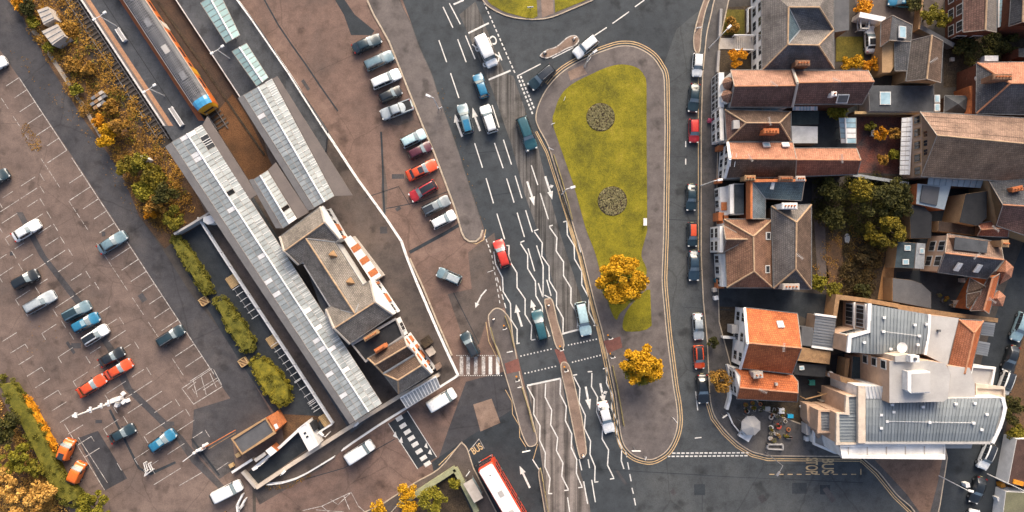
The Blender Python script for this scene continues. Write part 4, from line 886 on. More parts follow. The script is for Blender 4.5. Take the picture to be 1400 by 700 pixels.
fence('long white double railed fence between station yard and forecourt', '318,-12 325,-1 350,33 398,103 443,174 490,245 530,300 550,330 556,348 571,386 595,442 612,480 627,512', 1.5, (.2, 1.5), 'white_metal', rw=.2)
fence('white double railed fence along the top of the station ramp', '627,512 597,531 557,556 520,579 490,599 470,613', 1.4, (.15, 1.4), 'white_metal', rw=.19)
fence('white platform fence beside the bicycle racks and clipped hedges', '275,298 305,345 355,421 405,497 457,577 432,593', 1.2, (.5, 1.2), 'white_metal', rw=.24)
fence('curved white rail in front of the small walled yard', '368,660 388,658 405,653 420,646 440,634 458,623', 1.0, (.3, 1.0), 'white_metal', rw=.14)
wall('long cream station ramp wall', '350,667 400,634 450,602 500,570 546,542 600,512', 1.1, .5, 'conc', 'render_cream')
wall('white topped wall on the upper side of the small walled yard', '345,642 362,628 384,610 408,588', 1.2, .35, 'conc', 'white_metal'); wall('pale wall closing the left end of the small walled yard', '331,645 350,667', 1.0, .35, 'conc'); wall('white bar of wall beside the timber crates by the barrier', '317,646 345,628', 1.0, .3, 'conc', 'white_metal')
wall('grey corrugated screen from the embankment to the signal kiosk', '238,320 262,306 288,290', 2.0, .25, 'mem', 'mem', cat='screen', name='screen_wall')
wall('brown boundary strip wall along the forecourt fence', '560,353 578,392 600,445 618,486', .25, .2, 'kerb')
yd = area('yard_surface', '352,662 340,645 408,590 430,606 440,600', M['newtar'], .022)
area('orange_soil', '383,566 441,569 430,585 408,586 388,602', M['soil'], .022)
# huts
def flat_hut(name, label, cat, s, h, wm, rm, group=None, par=None, parh=.25):
    pts = PW(P(s), h); c = sum(pts, Vector())/len(pts); t = thing(name, label, cat, (c.x, c.y, 0), group)
    MB().prism(pts, 0, h).ob('wall', M[wm], t); MB().prism([Vector((c.x, c.y, 0))+(Vector((p.x, p.y, 0))-Vector((c.x, c.y, 0)))*.985 for p in pts], h, h+.06).ob('roof', M[rm], t)
    if par: mb = MB(); mb.ribbon([Vector((c.x, c.y))+(Vector((p.x, p.y))-Vector((c.x, c.y)))*.97 for p in pts], .22, h-.02, h+parh, closed=True); mb.ob('parapet', M[par], t)
    return t
bh = flat_hut('brick_hut', 'low flat roofed brick hut with tan edges beside the southernmost hedge', 'hut', '317,600 364,571 377,591 331,621', 2.8, 'brickor', 'felt2', par='tan_stone')
MB().prism(PW(P('366,571 374,565 384,583 377,590'), 2.9), 0, 2.9).ob('brick_porch', M['brickor'], bh); MB().prism(PW(P('374,581 378,579 381,585 377,587'), 2.95), 2.8, 2.95).ob('vent', M['render_white'], bh)
kk = flat_hut('ticket_kiosk', 'white flat roofed kiosk on the long cream ramp wall', 'kiosk', '407,586 419,577 435,609 424,616', 3.0, 'render_white', 'white_metal', par='white_metal', parh=.15)
MB().prism(PW(P('420,579 427,578 432,588 426,592'), 2.2), 0, 2.2).ob('meter_cupboard', M['felt'], kk)
for px in ((417, 592), (420, 597)): q = W(*px, 3.1); MB().box((q.x, q.y, 3.12), (.35, .25, .12), .5).ob('roof_vent', M['felt'], kk)
flat_hut('brick_shed', 'tiny brick and white shed on the yard wall', 'shed', '363,616 371,610 379,617 370,624', 2.2, 'brickor', 'white_metal'); flat_hut('cabin', 'pale metal cabin left of the tiny brick shed', 'cabin', '347,628 362,618 364,622 350,632', 2.0, 'mem', 'mem')
flat_hut('signal_kiosk', 'pale hexagonal kiosk at the end of the corrugated screen', 'kiosk', '278,297 288,294 295,299 293,305 284,307 278,303', 2.4, 'white_metal', 'white_metal'); flat_hut('signal_box', 'white equipment box on the embankment', 'equipment box', '183,217 187,212 196,213 200,217 196,222 188,222', 2.2, 'white_metal', 'white_metal')
for lb, s in (('upper of the two pale huts at the top of the embankment', '51,14 65,9 75,26 60,34'), ('lower and larger of the two pale huts on the embankment', '57,43 78,33 89,50 72,62')):
    t = flat_hut('relay_hut', lb, 'hut', s, 2.0, 'conc', 'conc', 'pale huts on the embankment'); q = PW(P(s), 2.1)
    for k in range(3): a_ = q[0].lerp(q[3], (k+.5)/3); b_ = q[1].lerp(q[2], (k+.5)/3); MB().ribbon([a_, b_], .1, 2.06, 2.14).ob('roof_rib', M['mem'], t)
k = 0
for i in range(4):
    for j in range(3):
        if (i, j) in ((0, 0), (3, 2)): continue
        q = W(122+i*5.2+j*4.0, 137-i*3.4+j*4.9, .8); k += 1
        tag(MB().box((0, 0, .4), (.62, .45, .8), math.radians(33)).ob('battery_crate', M[('conc', 'grey_metal', 'wood')[(i+j) % 3]], loc=(q.x, q.y, 0)), '%s crate in the %s row of the crate cluster on the embankment' % (('left', 'middle', 'right')[j], ('first', 'second', 'third', 'last')[i]), 'crate', 'crates stacked on the embankment')
# timber ramps, planters, bicycle racks
for px, lb in (((319, 384), 'northernmost timber ramp at the platform fence, above the bicycle racks'), ((374, 466), 'middle timber ramp at the platform fence'), ((446, 573), 'southernmost timber ramp, at the corner of the platform fence')):
    q = W(*px); t = thing('timber_ramp', lb, 'ramp', tuple(q), 'timber ramps at the platform fence', ang, True)
    for i in range(9): MB().box((-.8+i*.2, 0, .12+.02*(i % 2)), (.16, 1.7, .06)).ob('plank', M['palewood'], t)
    for y in (-.6, .6): MB().box((0, y, .05), (1.9, .12, .1)).ob('bearer', M['palewood'], t)
for px, lb in (((280.5, 411.5), 'small square timber planter between the upper two hedges'), ((334, 494.5), 'small square timber planter between the lower two hedges')):
    q = W(*px); t = thing('timber_planter', lb, 'planter', tuple(q), 'timber planters between the hedges', ang, True)
    for i in range(4): a_ = i*math.pi/2; MB().box((.55*math.cos(a_), .55*math.sin(a_), .3), (.1, 1.2, .6), a_).ob('board', M['palewood'], t)
    MB().box((0, 0, .22), (1.0, 1.0, .4)).ob('soil', M['wood'], t)
    for y in (-.25, .2): MB().box((0, y, .58), (1.35, .08, .06), .6).ob('cross_slat', M['palewood'], t)
for px, L, lb in (((338, 413), 5.2, 'upper bicycle rack by the platform fence'), ((393, 494), 6.4, 'middle bicycle rack by the platform fence, above the southern ramp'), ((419, 534), 3.8, 'lower bicycle rack by the platform fence'), ((431, 553), 1.6, 'shortest bicycle rack at the southern end of the platform fence')):
    q = W(*px); t = thing('bicycle_rack', lb, 'bicycle rack', tuple(q), 'bicycle racks by the platform fence', ang, True)
    for y in (-.55, .55): MB().tube((-L/2, y, .08), (L/2, y, .08), .05, 6).ob('ground_bar', M['grey_metal'], t)
    for i in range(max(3, int(L/1.0))+1):
        x = -L/2+i*L/max(3, int(L/1.0)); h_ = MB(); h_.tube((x, -.55, .08), (x, -.55, .75), .04, 5); h_.tube((x, .55, .08), (x, .55, .75), .04, 5); h_.tube((x, -.58, .75), (x, .58, .75), .045, 5); h_.ob('hoop', M['white_metal'], t)
for px, L, lb in (((167.5, 48.5), 2.2, 'slim white framed seat near the upper platform lamp'), ((243, 160), 3.2, 'white framed seat with panel near the end of the long canopy')):
    q = W(*px, .9); t = thing('platform_bench', lb, 'bench', (q.x, q.y, .9), 'white seats on the island platform', ang, True)
    for y in (-.28, .28): MB().box((0, y, .5), (L, .14, .08)).ob('seat_rail', M['white_metal'], t)
    MB().box((0, 0, .46), (L*.96, .34, .05)).ob('seat', M['mem'], t)
    for x in (-L/2+.1, L/2-.1): MB().box((x, 0, .24), (.1, .6, .48)).ob('leg', M['white_metal'], t)
# ---------------------------------------------------------------- houses on the right
area('alley', '982,392 1062,396 1140,404 1143,436 1112,440 1090,430 1018,420 982,419', M['newtar'], .014)  # near black tarmac also holds the shade of the house to the north
area('brick_patio', '983,419 1009,420 1006,460 983,460', M['dirt'], .015)
area('garden_soil', '1108,282 1170,240 1240,240 1244,330 1222,345 1200,412 1145,402 1110,392', M['dirt'], .012)
area('garden_path', '1113,300 1128,298 1129,350 1134,384 1118,384', M['yard'], .018)
area('bare_patch', '1130,330 1150,326 1155,380 1140,392 1130,384', M['soil'], .018)
area('front_garden', '985,10 1028,8 1028,98 983,98', M['dirt'], .014); lawn('lawn', '987,13 1018,13 1018,47 986,48', .06, 'grass2'); lawn('lawn', '1143,50 1180,50 1182,84 1143,84', .06, 'grass2')
area('drive', '1165,-10 1300,-10 1255,60 1182,64 1178,30', M['yard'], .014)
area('dark_yard', '1110,145 1172,145 1172,204 1082,204 1082,152', M['newtar'], .014); area('dark_yard', '1040,242 1110,242 1110,300 1040,300', M['felt'], .015)  # dark sheets paint the shade between the houses onto the yard floors
area('tiled_patio', '1172,160 1238,158 1232,238 1170,236', M['brickpave'], .016)
area('dark_yard', '1275,368 1345,374 1328,432 1220,420 1226,372', M['newtar'], .016); area('dark_yard', '1230,240 1350,262 1345,330 1226,335', M['newtar'], .017); area('dark_yard', '1088,498 1160,480 1180,520 1145,560 1100,560', M['felt'], .018)  # black sheets paint shade onto the patio, yard and courtyard pit
area('tan_bank', '1218,335 1228,330 1222,372 1220,412 1200,409 1206,372', M['tanbank'], .019); area('garden_terrace', '1012,545 1105,548 1106,608 1046,606 1016,598', M['dirt'], .014)
area('dark_yard', '1290,50 1400,50 1400,90 1340,86 1330,118 1290,120', M['dirt'], .013)
def house(name, label, v, faces, mats, fm=None, wl=(), wm='render_cream', ridge=(), rm='ridge', gables=(), gm=None, group='houses along the street', cat='house', wz=None, skirt=.22, inset=.25):
    c = sum((W(*q) for q in v), Vector())/len(v); t = thing(name, label, cat, (c.x, c.y, 0), group)
    roofpart(t, v, faces, [M[m] for m in mats], fm, skirt=skirt)
    if wl: walls(t, [F2(v[i], v[i][2]) for i in wl], 0, (wz or min(v[i][2] for i in wl))-.04, wm, inset=inset)
    for g_ in gables:
        a_, b_, c_ = (W(*v[i]) for i in g_); q = (a_+b_)/2-Vector((c.x, c.y, a_.z)); q.z = 0; q = q.normalized()*-.2
        MB().add([a_+q, b_+q, c_+q], [[0, 1, 2], [2, 1, 0]]).ob('gable', M[gm or wm], t)
    if ridge:
        ridgecaps(t, [(v[i], v[j]) for i, j in ridge], rm)
        if cat == 'house' and len(v) < 9:
            i, j = ridge[0]; p = W(*v[i]).lerp(W(*v[j]), random.uniform(.25, .75)); ae = MB(); ae.tube(p-Vector((0, 0, .1)), p+Vector((0, 0, 1.3)), .03, 5); a0 = random.uniform(0, 3.1); dx, dy = math.cos(a0)*.6, math.sin(a0)*.6
            ae.tube(p+Vector((-dx, -dy, 1.25)), p+Vector((dx, dy, 1.25)), .025, 4)
            for k in range(-3, 4): c_ = p+Vector((dx*k/3.2, dy*k/3.2, 1.25)); ae.tube(c_-Vector((-dy*.35, dx*.35, 0)), c_+Vector((-dy*.35, dx*.35, 0)), .018, 4)
            ae.ob('tv_aerial', M['mem'], t)
    return t
def wins(t, v, i, j, n, rows, wd=1.1, side=1, inset=.22, t0=.0, t1=1., bars=1, frame='frame', glass='glass'):
    a, b = F2(v[i], v[i][2]), F2(v[j], v[j][2]); d = (b-a).normalized(); nn = Vector((-d.y, d.x))*side; a = a-nn*inset; b = b-nn*inset
    for z0, z1 in rows:
        for k in range(n): window(t, a, b, t0+(t1-t0)*(k+.5)/n, z0, z1, wd, frame, glass, bars, side=side)
    return a, b
TWO = ((.9, 2.2), (3.3, 4.5))
v = [(1078, 10, 7.6), (1120, 10, 7.6), (1077, 61, 7.6), (1119, 62, 7.6), (1094, 41, 6.0), (1139.5, 41, 5.1), (1042, 96, 5), (1140, 94, 5), (1140, -25, 5), (1041, -25, 5)]
h = house('house', 'large white fronted house with grey double ridged roof at the top of the street', v, [(9, 6, 2, 0), (6, 7, 3, 2), (7, 5, 3), (2, 3, 5, 4), (0, 2, 4), (0, 4, 5, 1), (5, 8, 1), (8, 9, 0, 1)], ['t_grey', 't_slate', 't_teal'], [0, 1, 0, 0, 2, 1, 0, 0], (9, 6, 7, 8), 'render_white', ((0, 1), (2, 3), (0, 2), (2, 6), (3, 7), (1, 5), (3, 5)))  # slate on the southward slopes: shade put into the tile colour
wins(h, v, 9, 6, 6, TWO, 1.2, -1); ridgecaps(h, [(v[0], v[4]), (v[2], v[4])], 'lead', .1, 'valley_flashing'); chimney(h, (1098, 86), 4.5, 7.2, 1.9, .7, 0, 'brickbr', 4)
MB().prism(PW(P('1141,-20 1161,-20 1161,40 1141,43'), 4.2), 0, 4.2).ob('side_extension', M['brickbr'], h, uvs=True); MB().prism(PW(P('1141,-20 1161,-20 1161,41 1141,44'), 4.3), 4.21, 4.3).ob('flat_roof', M['felt2'], h)
sp = thing('garden_steps', 'pale stone steps with white rails climbing to the large white house', 'steps', tuple(W(1005, 58)))
for i in range(9):
    MB().prism(PW([(1004+i*2.9, 49), (1007+i*2.9, 49), (1007+i*2.9, 67), (1004+i*2.9, 67)], .15+.13*i), 0, .15+.13*i).ob('step', M['conc'], sp)
MB().prism(PW([(983, 52), (1004, 52), (1004, 67), (983, 67)], .1), 0, .1).ob('landing', M['conc'], sp)
for y in (48, 68): a_, b_ = W(1004, y, 1), W(1030, y, 2.1); r_ = MB(); r_.tube(a_, b_, .12, 6); r_.tube((a_.x, a_.y, 0), a_, .08, 6); r_.tube((b_.x, b_.y, 0), b_, .08, 6); r_.ob('handrail', M['white_metal'], sp)
fence('white garden rail beside the stone steps', '1020,46 1020,14 1029,11', 1.0, (.5, 1.0), 'white_metal', rw=.12)
wall('low front wall of the upper white house with grey coping', '986,12 984,50', .8, .3, 'grey_render'); wall('low front wall below the stone steps', '983,69 981,98', .8, .3, 'grey_render')
# terrace pair with brown roofs
v = [(999, 96, 5.2), (1084, 96, 5.2), (1083, 146, 5.2), (998, 146, 5.2), (1004, 118, 7.8), (1089, 117, 7.8)]
h = house('house', 'brown roofed terrace house with twin turret bays on its white street front', v, [(0, 1, 5, 4), (4, 5, 2, 3)], ['t_brown_lit', 't_brown'], [0, 1], (0, 1, 2, 3), 'render_white', ((4, 5),), 'ridger', ((0, 3, 4),))  # northern slope wears a brightened brown tile, sunlight put into its colour
for c_, r_ in (((998.5, 113), 1.0), ((997, 130), 1.0)):
    q = W(*c_, 5.6); n_ = 8; mb = MB(); rg = [(q.x+r_*math.cos(2*math.pi*i/n_), q.y+r_*math.sin(2*math.pi*i/n_), 5.0) for i in range(n_)]
    mb.add(rg+[(q.x, q.y, 6.6)], [[i, (i+1) % n_, n_] for i in range(n_)]); mb.ob('turret_roof', M['t_brown_lit'], h, uvs=True); MB().prism(rg, 0, 4.98).ob('turret', M['render_white'], h)
MB().prism(PW(P('983,99 990,99 990,147 983,147'), 4.0), 0, 4.0).ob('front_bay', M['render_white'], h); wins(h, [(983, 99, 4), (983, 147, 4)], 0, 1, 4, ((.8, 2.2), (2.6, 3.7)), 1.0, -1, 0)
v = [(1086, 97, 5.2), (1187, 97, 5.2), (1179, 142, 5.2), (1086, 142, 5.2), (1091, 113, 7.8), (1195, 111.5, 7.8)]
h = house('house', 'long brown roofed house adjoining the turreted terrace house, grey rooflight in its dark slope', v, [(0, 1, 5, 4), (4, 5, 2, 3)], ['t_brown_lit', 't_brown'], [0, 1], (0, 1, 2, 3), 'brickbr', ((4, 5),), 'ridger', ((1, 2, 5),))  # same brightened brown tile paints sunlight on the northern slope
mb = MB(); mb.tube(W(1084, 95, 5.6), W(1090.5, 114, 8.2), .2, 6); mb.tube(W(1090.5, 114, 8.2), W(1083.5, 146, 5.6), .2, 6); mb.ob('party_wall', M['conc'], h)
skylight(h, (1152, 135), 6.2, 1.6, 1.3, 0, (35, -90), 'felt2'); chimney(h, (1141, 128), 6, 7.6, .6, .5, 0, 'render_white', 1)
canopy('narrow glazed lean-to behind the brown terrace', [(1084, 143), (1084, 151), (1117, 151), (1117, 143)], .01, [(.01, 1)], 8, 2.6, 3.0, group=None, name='glazed_lean_to', pm='skypane', bright=.1, cat='lean-to', posts=2)
canopy('narrow blue glass roof between the brown terraces', [(1000, 147), (1000, 150), (1064, 151), (1064, 148)], .01, [(.01, 1)], 6, 3.0, 3.2, group=None, name='glass_roof', pm='skypane', bright=0, cat='lean-to', posts=2)
v = [(991, 150, 4.8), (1081, 153, 4.8), (1081, 193, 4.8), (994, 193, 4.8), (1020, 168, 6.9), (1066, 168, 6.9)]
h = house('house', 'dark brown hip roofed house between the brown terrace and the long salmon roof', v, [(0, 1, 5, 4), (1, 2, 5), (2, 3, 4, 5), (3, 0, 4)], ['t_dkbrown', 't_brown'], [0, 0, 0, 1], (0, 1, 2, 3), 'render_white', ((4, 5), (0, 4), (3, 4), (1, 5), (2, 5)))
q = W(1008, 170, 6.2); MB().box((q.x, q.y, 5.8), (1.1, 1.2, .9)).ob('dormer', M['mem'], h); chimney(h, (1055, 179), 5.5, 7.6, 2.0, .6, 0, 'brickor', 4)
MB().prism(PW(P('983,148 989,148 990,192 984,192'), 4.2), 0, 4.2).ob('front_bay', M['render_white'], h); wins(h, [(983, 148, 4.2), (984, 192, 4.2)], 0, 1, 3, TWO, 1.0, -1, 0)
flat_hut('lean_to', 'shed with white corrugated roof in the dark yard', 'shed', '1082,172 1118,173 1118,196 1083,196', 2.6, 'conc', 'corr'); flat_hut('shed', 'dark green flat roofed shed above the white corrugated shed', 'shed', '1083,153 1120,152 1119,170 1083,171', 2.4, 'felt2', 'dkgreen')
canopy('small white greenhouse in the dark yard', [(1147, 161), (1171, 161), (1171, 196), (1150, 196)], .35, [(0, .35), (.35, .98)], 5, 2.2, 2.8, group=None, name='greenhouse', pm='skypane', bright=.5, cat='greenhouse', posts=2)
# long salmon roof
v = [(996, 195, 5), (1084, 195, 5), (1087, 242, 5), (993, 243, 5), (999, 217, 7.6), (1089, 218, 7.6)]
h = house('house', 'street end of the long salmon tiled terrace, with bright northern slope and dark southern slope', v, [(0, 1, 5, 4), (4, 5, 2, 3)], ['t_salmon', 't_dkbrown'], [0, 1], (0, 1, 2, 3), 'render_white', ((4, 5),), 'ridger', ((0, 3, 4),))  # southern tile is dark itself, with shade also put into the colour
for px in ((1048, 198), (1074, 198)): skylight(h, px, 5.9, 1.0, .8, 0, (35, 90))
mb = MB(); mb.tube(W(995, 195, 5.1), W(998, 217, 7.7), .22, 6); mb.tube(W(998, 217, 7.7), W(991, 243, 5.1), .22, 6); mb.ob('bargeboard', M['white_metal'], h); wins(h, v, 0, 3, 3, TWO, 1.1, -1)
for x in (1004, 1010): MB().tube(W(x-3, 210, 7.5), W(x-6, 228, 7.0), .05, 5).ob('roof_pole', M['white_metal'], h)
chimney(h, (1026, 243), 5, 7.4, 1.4, .6, 0, 'tan_stone', 3); chimney(h, (1075, 244), 5, 7.4, 1.9, .6, 0, 'brickbr', 5); chimney(h, (1095, 244), 5, 7.2, 1.2, .6, 0, 'conc', 3)
for px in ((985.5, 202), (984, 247)): q = W(*px, 2); MB().box((q.x, q.y, 1.1), (.7, .7, 2.2)).ob('gate_pier', M['brickor'], h)
v = [(1084, 203, 4.8), (1171, 203, 4.8), (1172, 238, 4.8), (1088, 241, 4.8), (1089, 218.3, 7.3), (1177, 219, 7.3)]
h = house('house', 'rear range of the long salmon tiled terrace, reaching back to the tiled patio', v, [(0, 1, 5, 4), (4, 5, 2, 3)], ['t_salmon', 't_brick'], [0, 1], (0, 1, 2, 3), 'brickbr', ((4, 5),), 'ridger', ((1, 2, 5),))  # brick red southern slope: shade put into the tile colour
# blue slate house
v = [(1027, 247, 6.8), (1100, 247, 6.4), (1096, 274, 5.2), (1046, 271, 5.2), (1046, 299, 5.2), (1027, 299, 6.8)]
h = house('house', 'house with blue slate valley roof and exposed red brick side wall', v, [(0, 1, 2, 3), (0, 3, 4, 5)], ['t_teal', 't_teal2'], [0, 1], (), 'brick')  # darker and paler slate paint shade and light on the two slopes
walls(h, [F2(v[i], v[i][2]) for i in (0, 1, 2, 3, 4, 5)], 0, 5.1, 'brick', inset=.1); mb = MB(); mb.ribbon([F2(v[i], v[i][2]) for i in (5, 0, 1)], .3, 5, 6.95); mb.ob('parapet', M['brickor'], h); ridgecaps(h, [(v[0], v[3])], 'lead', .07, 'valley_flashing')
skylight(h, (1056, 254), 6.3, .5, 1.0, -.15, (12, -90), 'frame'); MB().prism(PW(P('1003,251 1017,251 1017,293 1003,293'), 4.2), 0, 4.2).ob('front_block', M['render_white'], h); MB().prism(PW(P('1004,252 1017,252 1017,292 1004,292'), 4.3), 4.21, 4.3).ob('flat_roof', M['t_teal2'], h)
mb = MB(); mb.ribbon(PW(P('1000.5,252 1000.5,292'), 4.7), .5, 4, 4.7); mb.ob('parapet', M['render_white'], h)
MB().prism(PW(P('984,256 998,254 998,292 986,300'), 2.8), 0, 2.8).ob('front_bay', M['render_white'], h); wins(h, [(984, 256, 2.8), (986, 300, 2.8)], 0, 1, 3, ((.6, 2.2),), 1.0, -1, 0)
for px in ((990, 282), (986, 296), (992, 300)): q = W(*px, 3); MB().box((q.x, q.y, 1.5), (.8, 1.2, 3.0)).ob('brick_pier', M['brickor'], h)
# brown hipped house
v = [(990, 300, 5), (1056, 300, 5), (1056, 393, 5), (994, 393, 5), (1030, 323, 7.5), (1031, 371, 7.5), (989, 308, 5.04), (989, 345, 5.04), (992, 327, 6.9), (1024, 327, 6.9), (1056, 330, 5.04), (1056, 362, 5.04), (1054, 346, 6.6), (1036, 346, 6.6)]
h = house('house', 'brown hip roofed house with a white gabled bay facing the street', v, [(0, 1, 4), (1, 2, 5, 4), (2, 3, 5), (3, 0, 4, 5), (6, 8, 9), (8, 7, 9)], ['t_brown2'], None, (0, 1, 2, 3), 'render_white', ((4, 5), (0, 4), (1, 4), (2, 5), (3, 5), (8, 9)), 'ridge', ((6, 7, 8),), inset=.6)
for px in ((1050, 322.5), (1049, 368)): skylight(h, px, 5.7, .9, 1.1, 0, (30, 0), 'glass')
MB().prism(PW(P('984,309 989,309 989,345 984,345'), 5.0), 0, 5.0).ob('front_bay', M['render_white'], h); wins(h, [(984, 309, 5), (984, 345, 5)], 0, 1, 2, ((.8, 2.1), (2.9, 4.2)), 1.3, -1, 0)
MB().prism(PW(P('985,347 994,347 995,392 987,392'), 3.4), 0, 3.4).ob('front_porch', M['render_white'], h); wins(h, [(985, 347, 3.4), (987, 392, 3.4)], 0, 1, 3, ((.9, 2.6),), 1.0, -1, 0); q = W(984, 388, 1.2); MB().box((q.x, q.y, .9), (1.0, 1.3, 1.8)).ob('brick_pier', M['brickor'], h)
v = [(1055, 282, 5.4), (1109, 280, 5.4), (1109, 395, 5.4), (1058, 394, 5.4), (1089, 304, 8.1), (1088, 368, 8.1)]
h = house('house', 'tall grey tiled hip roofed house with two chimneys, behind the brown hipped house', v, [(0, 1, 4), (1, 2, 5, 4), (2, 3, 5), (3, 0, 4, 5)], ['t_grey', 't_dkbrown', 't_slate'], [0, 1, 2, 0], (0, 1, 2, 3), 'brickbr', ((4, 5), (0, 4), (1, 4), (2, 5), (3, 5)))
chimney(h, (1080, 281.5), 5, 8.2, 2.0, .75, 0, 'render_white', 4); chimney(h, (1082, 392), 5, 7.4, 2.2, .75, 0, 'conc', 4)
# orange roofed pair
v = [(1019, 421, 5), (1090, 429, 5), (1083, 511, 5), (1013, 503, 5), (1023, 469, 8.4), (1096, 476, 8.4)]
h = house('house', 'largest bright orange tiled house with white street gable, beside the dark alley', v, [(0, 1, 5, 4), (4, 5, 2, 3)], ['t_orange'], None, (0, 1, 2, 3), 'render_white', ((4, 5),), 'ridger', ((0, 3, 4), (1, 2, 5)))
wins(h, v, 0, 3, 3, TWO, 1.2, -1, .25); skylight(h, (1067, 443.5), 6.4, .9, 1.1, 0, (38, 90)); q = W(1004, 450, 2); MB().box((q.x, q.y, 1.2), (.9, 1.2, 2.4)).ob('porch', M['mem'], h)
mb = MB(); mb.tube(W(1018, 421, 5.05), W(1022, 469, 8.5), .22, 6); mb.tube(W(1022, 469, 8.5), W(1012, 504, 5.05), .22, 6); mb.ob('bargeboard', M['white_metal'], h)
MB().prism(PW(P('1096,447 1112,448 1111,474 1095,472'), 3.0), 0, 3.0).ob('rear_extension', M['felt2'], h); MB().prism(PW(P('1092,474 1136,481 1134,498 1090,493'), 2.9), 0, 2.9).ob('rear_shed', M['wood'], h); MB().prism(PW(P('1084,496 1130,499 1128,516 1086,512'), 2.4), 0, 2.4).ob('rear_roof', M['felt'], h); skylight(h, (1096, 503), 2.5, .7, .6, .1)
v = [(1004, 504, 4.4), (1084, 513, 4.4), (1012, 514, 5.6), (1091, 522, 5.6), (1011, 530, 6.3), (1091, 537, 6.3), (1007, 545, 4.4), (1090, 549, 4.4)]
h = house('house', 'lower orange tiled house with three facet roof beside the cluttered garden', v, [(0, 1, 3, 2), (2, 3, 5, 4), (4, 5, 7, 6)], ['t_orange'], None, (0, 1, 7, 6), 'render_white', ((4, 5),), 'ridger', inset=.3)
for ii in ((0, 6, 4, 2), (1, 7, 5, 3)): MB().add([W(*v[i]) for i in ii], [[0, 1, 2, 3], [3, 2, 1, 0]]).ob('gable', M['render_white'], h)
chimney(h, (1037, 513), 4.6, 6.9, 1.2, .8, .1, 'conc', 2); q = W(1061, 525, 6.3); MB().box((q.x, q.y, 6.3), (.35, .35, .5)).ob('roof_vent', M['conc'], h)
wins(h, v, 0, 6, 2, ((.9, 2.2), (2.9, 3.9)), .9, -1, .3); wall('white front garden wall of the lower orange roofed house', '996,499 1000,520 998,545 994,560', 1.1, .35, 'render_white'); wall('white wall along the tarmac forecourt', '988,461 1006,462', 1.1, .3, 'render_white')
fence('pale bent rail at the curve of the street by the gazebo', '994,564 1000,578 1008,588 1013,592', .9, (.4, .9), 'white_metal', rw=.12)
# top right
v = [(1317, -25, 4.5), (1362, -25, 4.5), (1362, 44, 4.5), (1317, 44, 4.5), (1350, -30, 6.2), (1347, 41, 6.2)]
h = house('house', 'red brick gabled house with worn brown roof at the top right', v, [(0, 3, 5, 4), (4, 5, 2, 1)], ['t_brown', 't_grey'], [0, 1], (0, 1, 2, 3), 'brick', ((4, 5),), 'ridge', ((2, 3, 5),), 'brick', 'houses behind the street')
wins(h, v, 0, 3, 3, ((.9, 2.0), (2.8, 4.0)), 1.3, -1)
for px in ((1309, 15), (1308, 42)): q = W(px[0], px[1], 1.2); MB().box((q.x, q.y, .7), (.9, 1.4, 1.4)).ob('bay_window', M['white_metal'], h)
wins(h, v, 3, 2, 2, ((1.0, 2.2),), 1.2, -1); canopy('blue glass conservatory roof on the brick gabled house', [(1363, -6), (1371, -6), (1370, 36), (1363, 38)], .3, [(0, .98)], 8, 2.6, 2.8, group=None, name='conservatory', pm='skypane', bright=0, cat='conservatory', posts=2)
v = [(1246, 55, 4.4), (1289, 56, 4.4), (1286, 113, 4.4), (1239, 111, 4.4), (1274, 48, 6.2), (1267, 108, 6.2)]
h = house('house', 'brown tiled house with attached grey slate slope and tan wing', v, [(0, 3, 5, 4), (4, 5, 2, 1)], ['t_dkgrey', 't_dkbrown'], [0, 1], (0, 1, 2, 3), 'tan_stone', ((4, 5),), 'ridge', ((3, 2, 5), (0, 1, 4)), 'tan_stone', 'houses behind the street')
roofpart(h, [(1224, 57, 3.4), (1246, 57, 4.4), (1241, 97, 4.4), (1224, 97, 3.4)], [(0, 1, 2, 3)], [M['t_slate']]); walls(h, PW([(1224, 57), (1246, 57), (1241, 97), (1224, 97)], 3.4), 0, 3.35, 'tan_stone')
roofpart(h, [(1205, 30, 3.2), (1220, 21, 4.6), (1247, 34, 3.2), (1245, 57, 3.2), (1216, 55, 4.6), (1204, 64, 3.2)], [(0, 1, 4, 5), (1, 2, 3, 4)], [M['t_pinkbr'], M['t_slate']], [0, 1], label='tan and slate wing roof'); walls(h, PW(P('1205,30 1247,34 1245,57 1217,101 1205,101'), 3.1), 0, 3.1, 'tan_stone')
skylight(h, (1233.5, 44), 4.2, 1.3, 1.7, 0, (20, 0)); q = W(1221, 76, 2); MB().box((q.x, q.y, 1.5), (.6, 1.9, 1.4)).ob('window', M['frame'], h)
v = [(1336, 86, 5), (1470, 84, 5), (1470, 158, 5), (1335, 155, 5), (1381, 114, 7.8), (1450, 114, 7.8)]
h = house('house', 'hip roofed house at the right edge, salmon northern slope and slate western hip', v, [(0, 1, 5, 4), (3, 0, 4), (2, 3, 4, 5), (1, 2, 5)], ['t_salmon', 't_slate', 't_slate', 't_slate'], [0, 1, 2, 3], (0, 1, 2, 3), 'brick', ((4, 5), (0, 4), (3, 4)), 'ridger', group='houses behind the street')  # salmon tile on the northern slope paints the sunlight on it
chimney(h, (1371, 105), 6, 8.6, 2.6, .7, .0, 'brickbr', 5); q = W(1337, 107, 4.5); MB().ball((q.x, q.y, 4.5), .45, 10).ob('satellite_dish', M['white_metal'], h); q = W(1355, 80, 2.5); MB().box((q.x, q.y, 1.3), (2.0, .8, 2.6)).ob('bay_window', M['white_metal'], h)
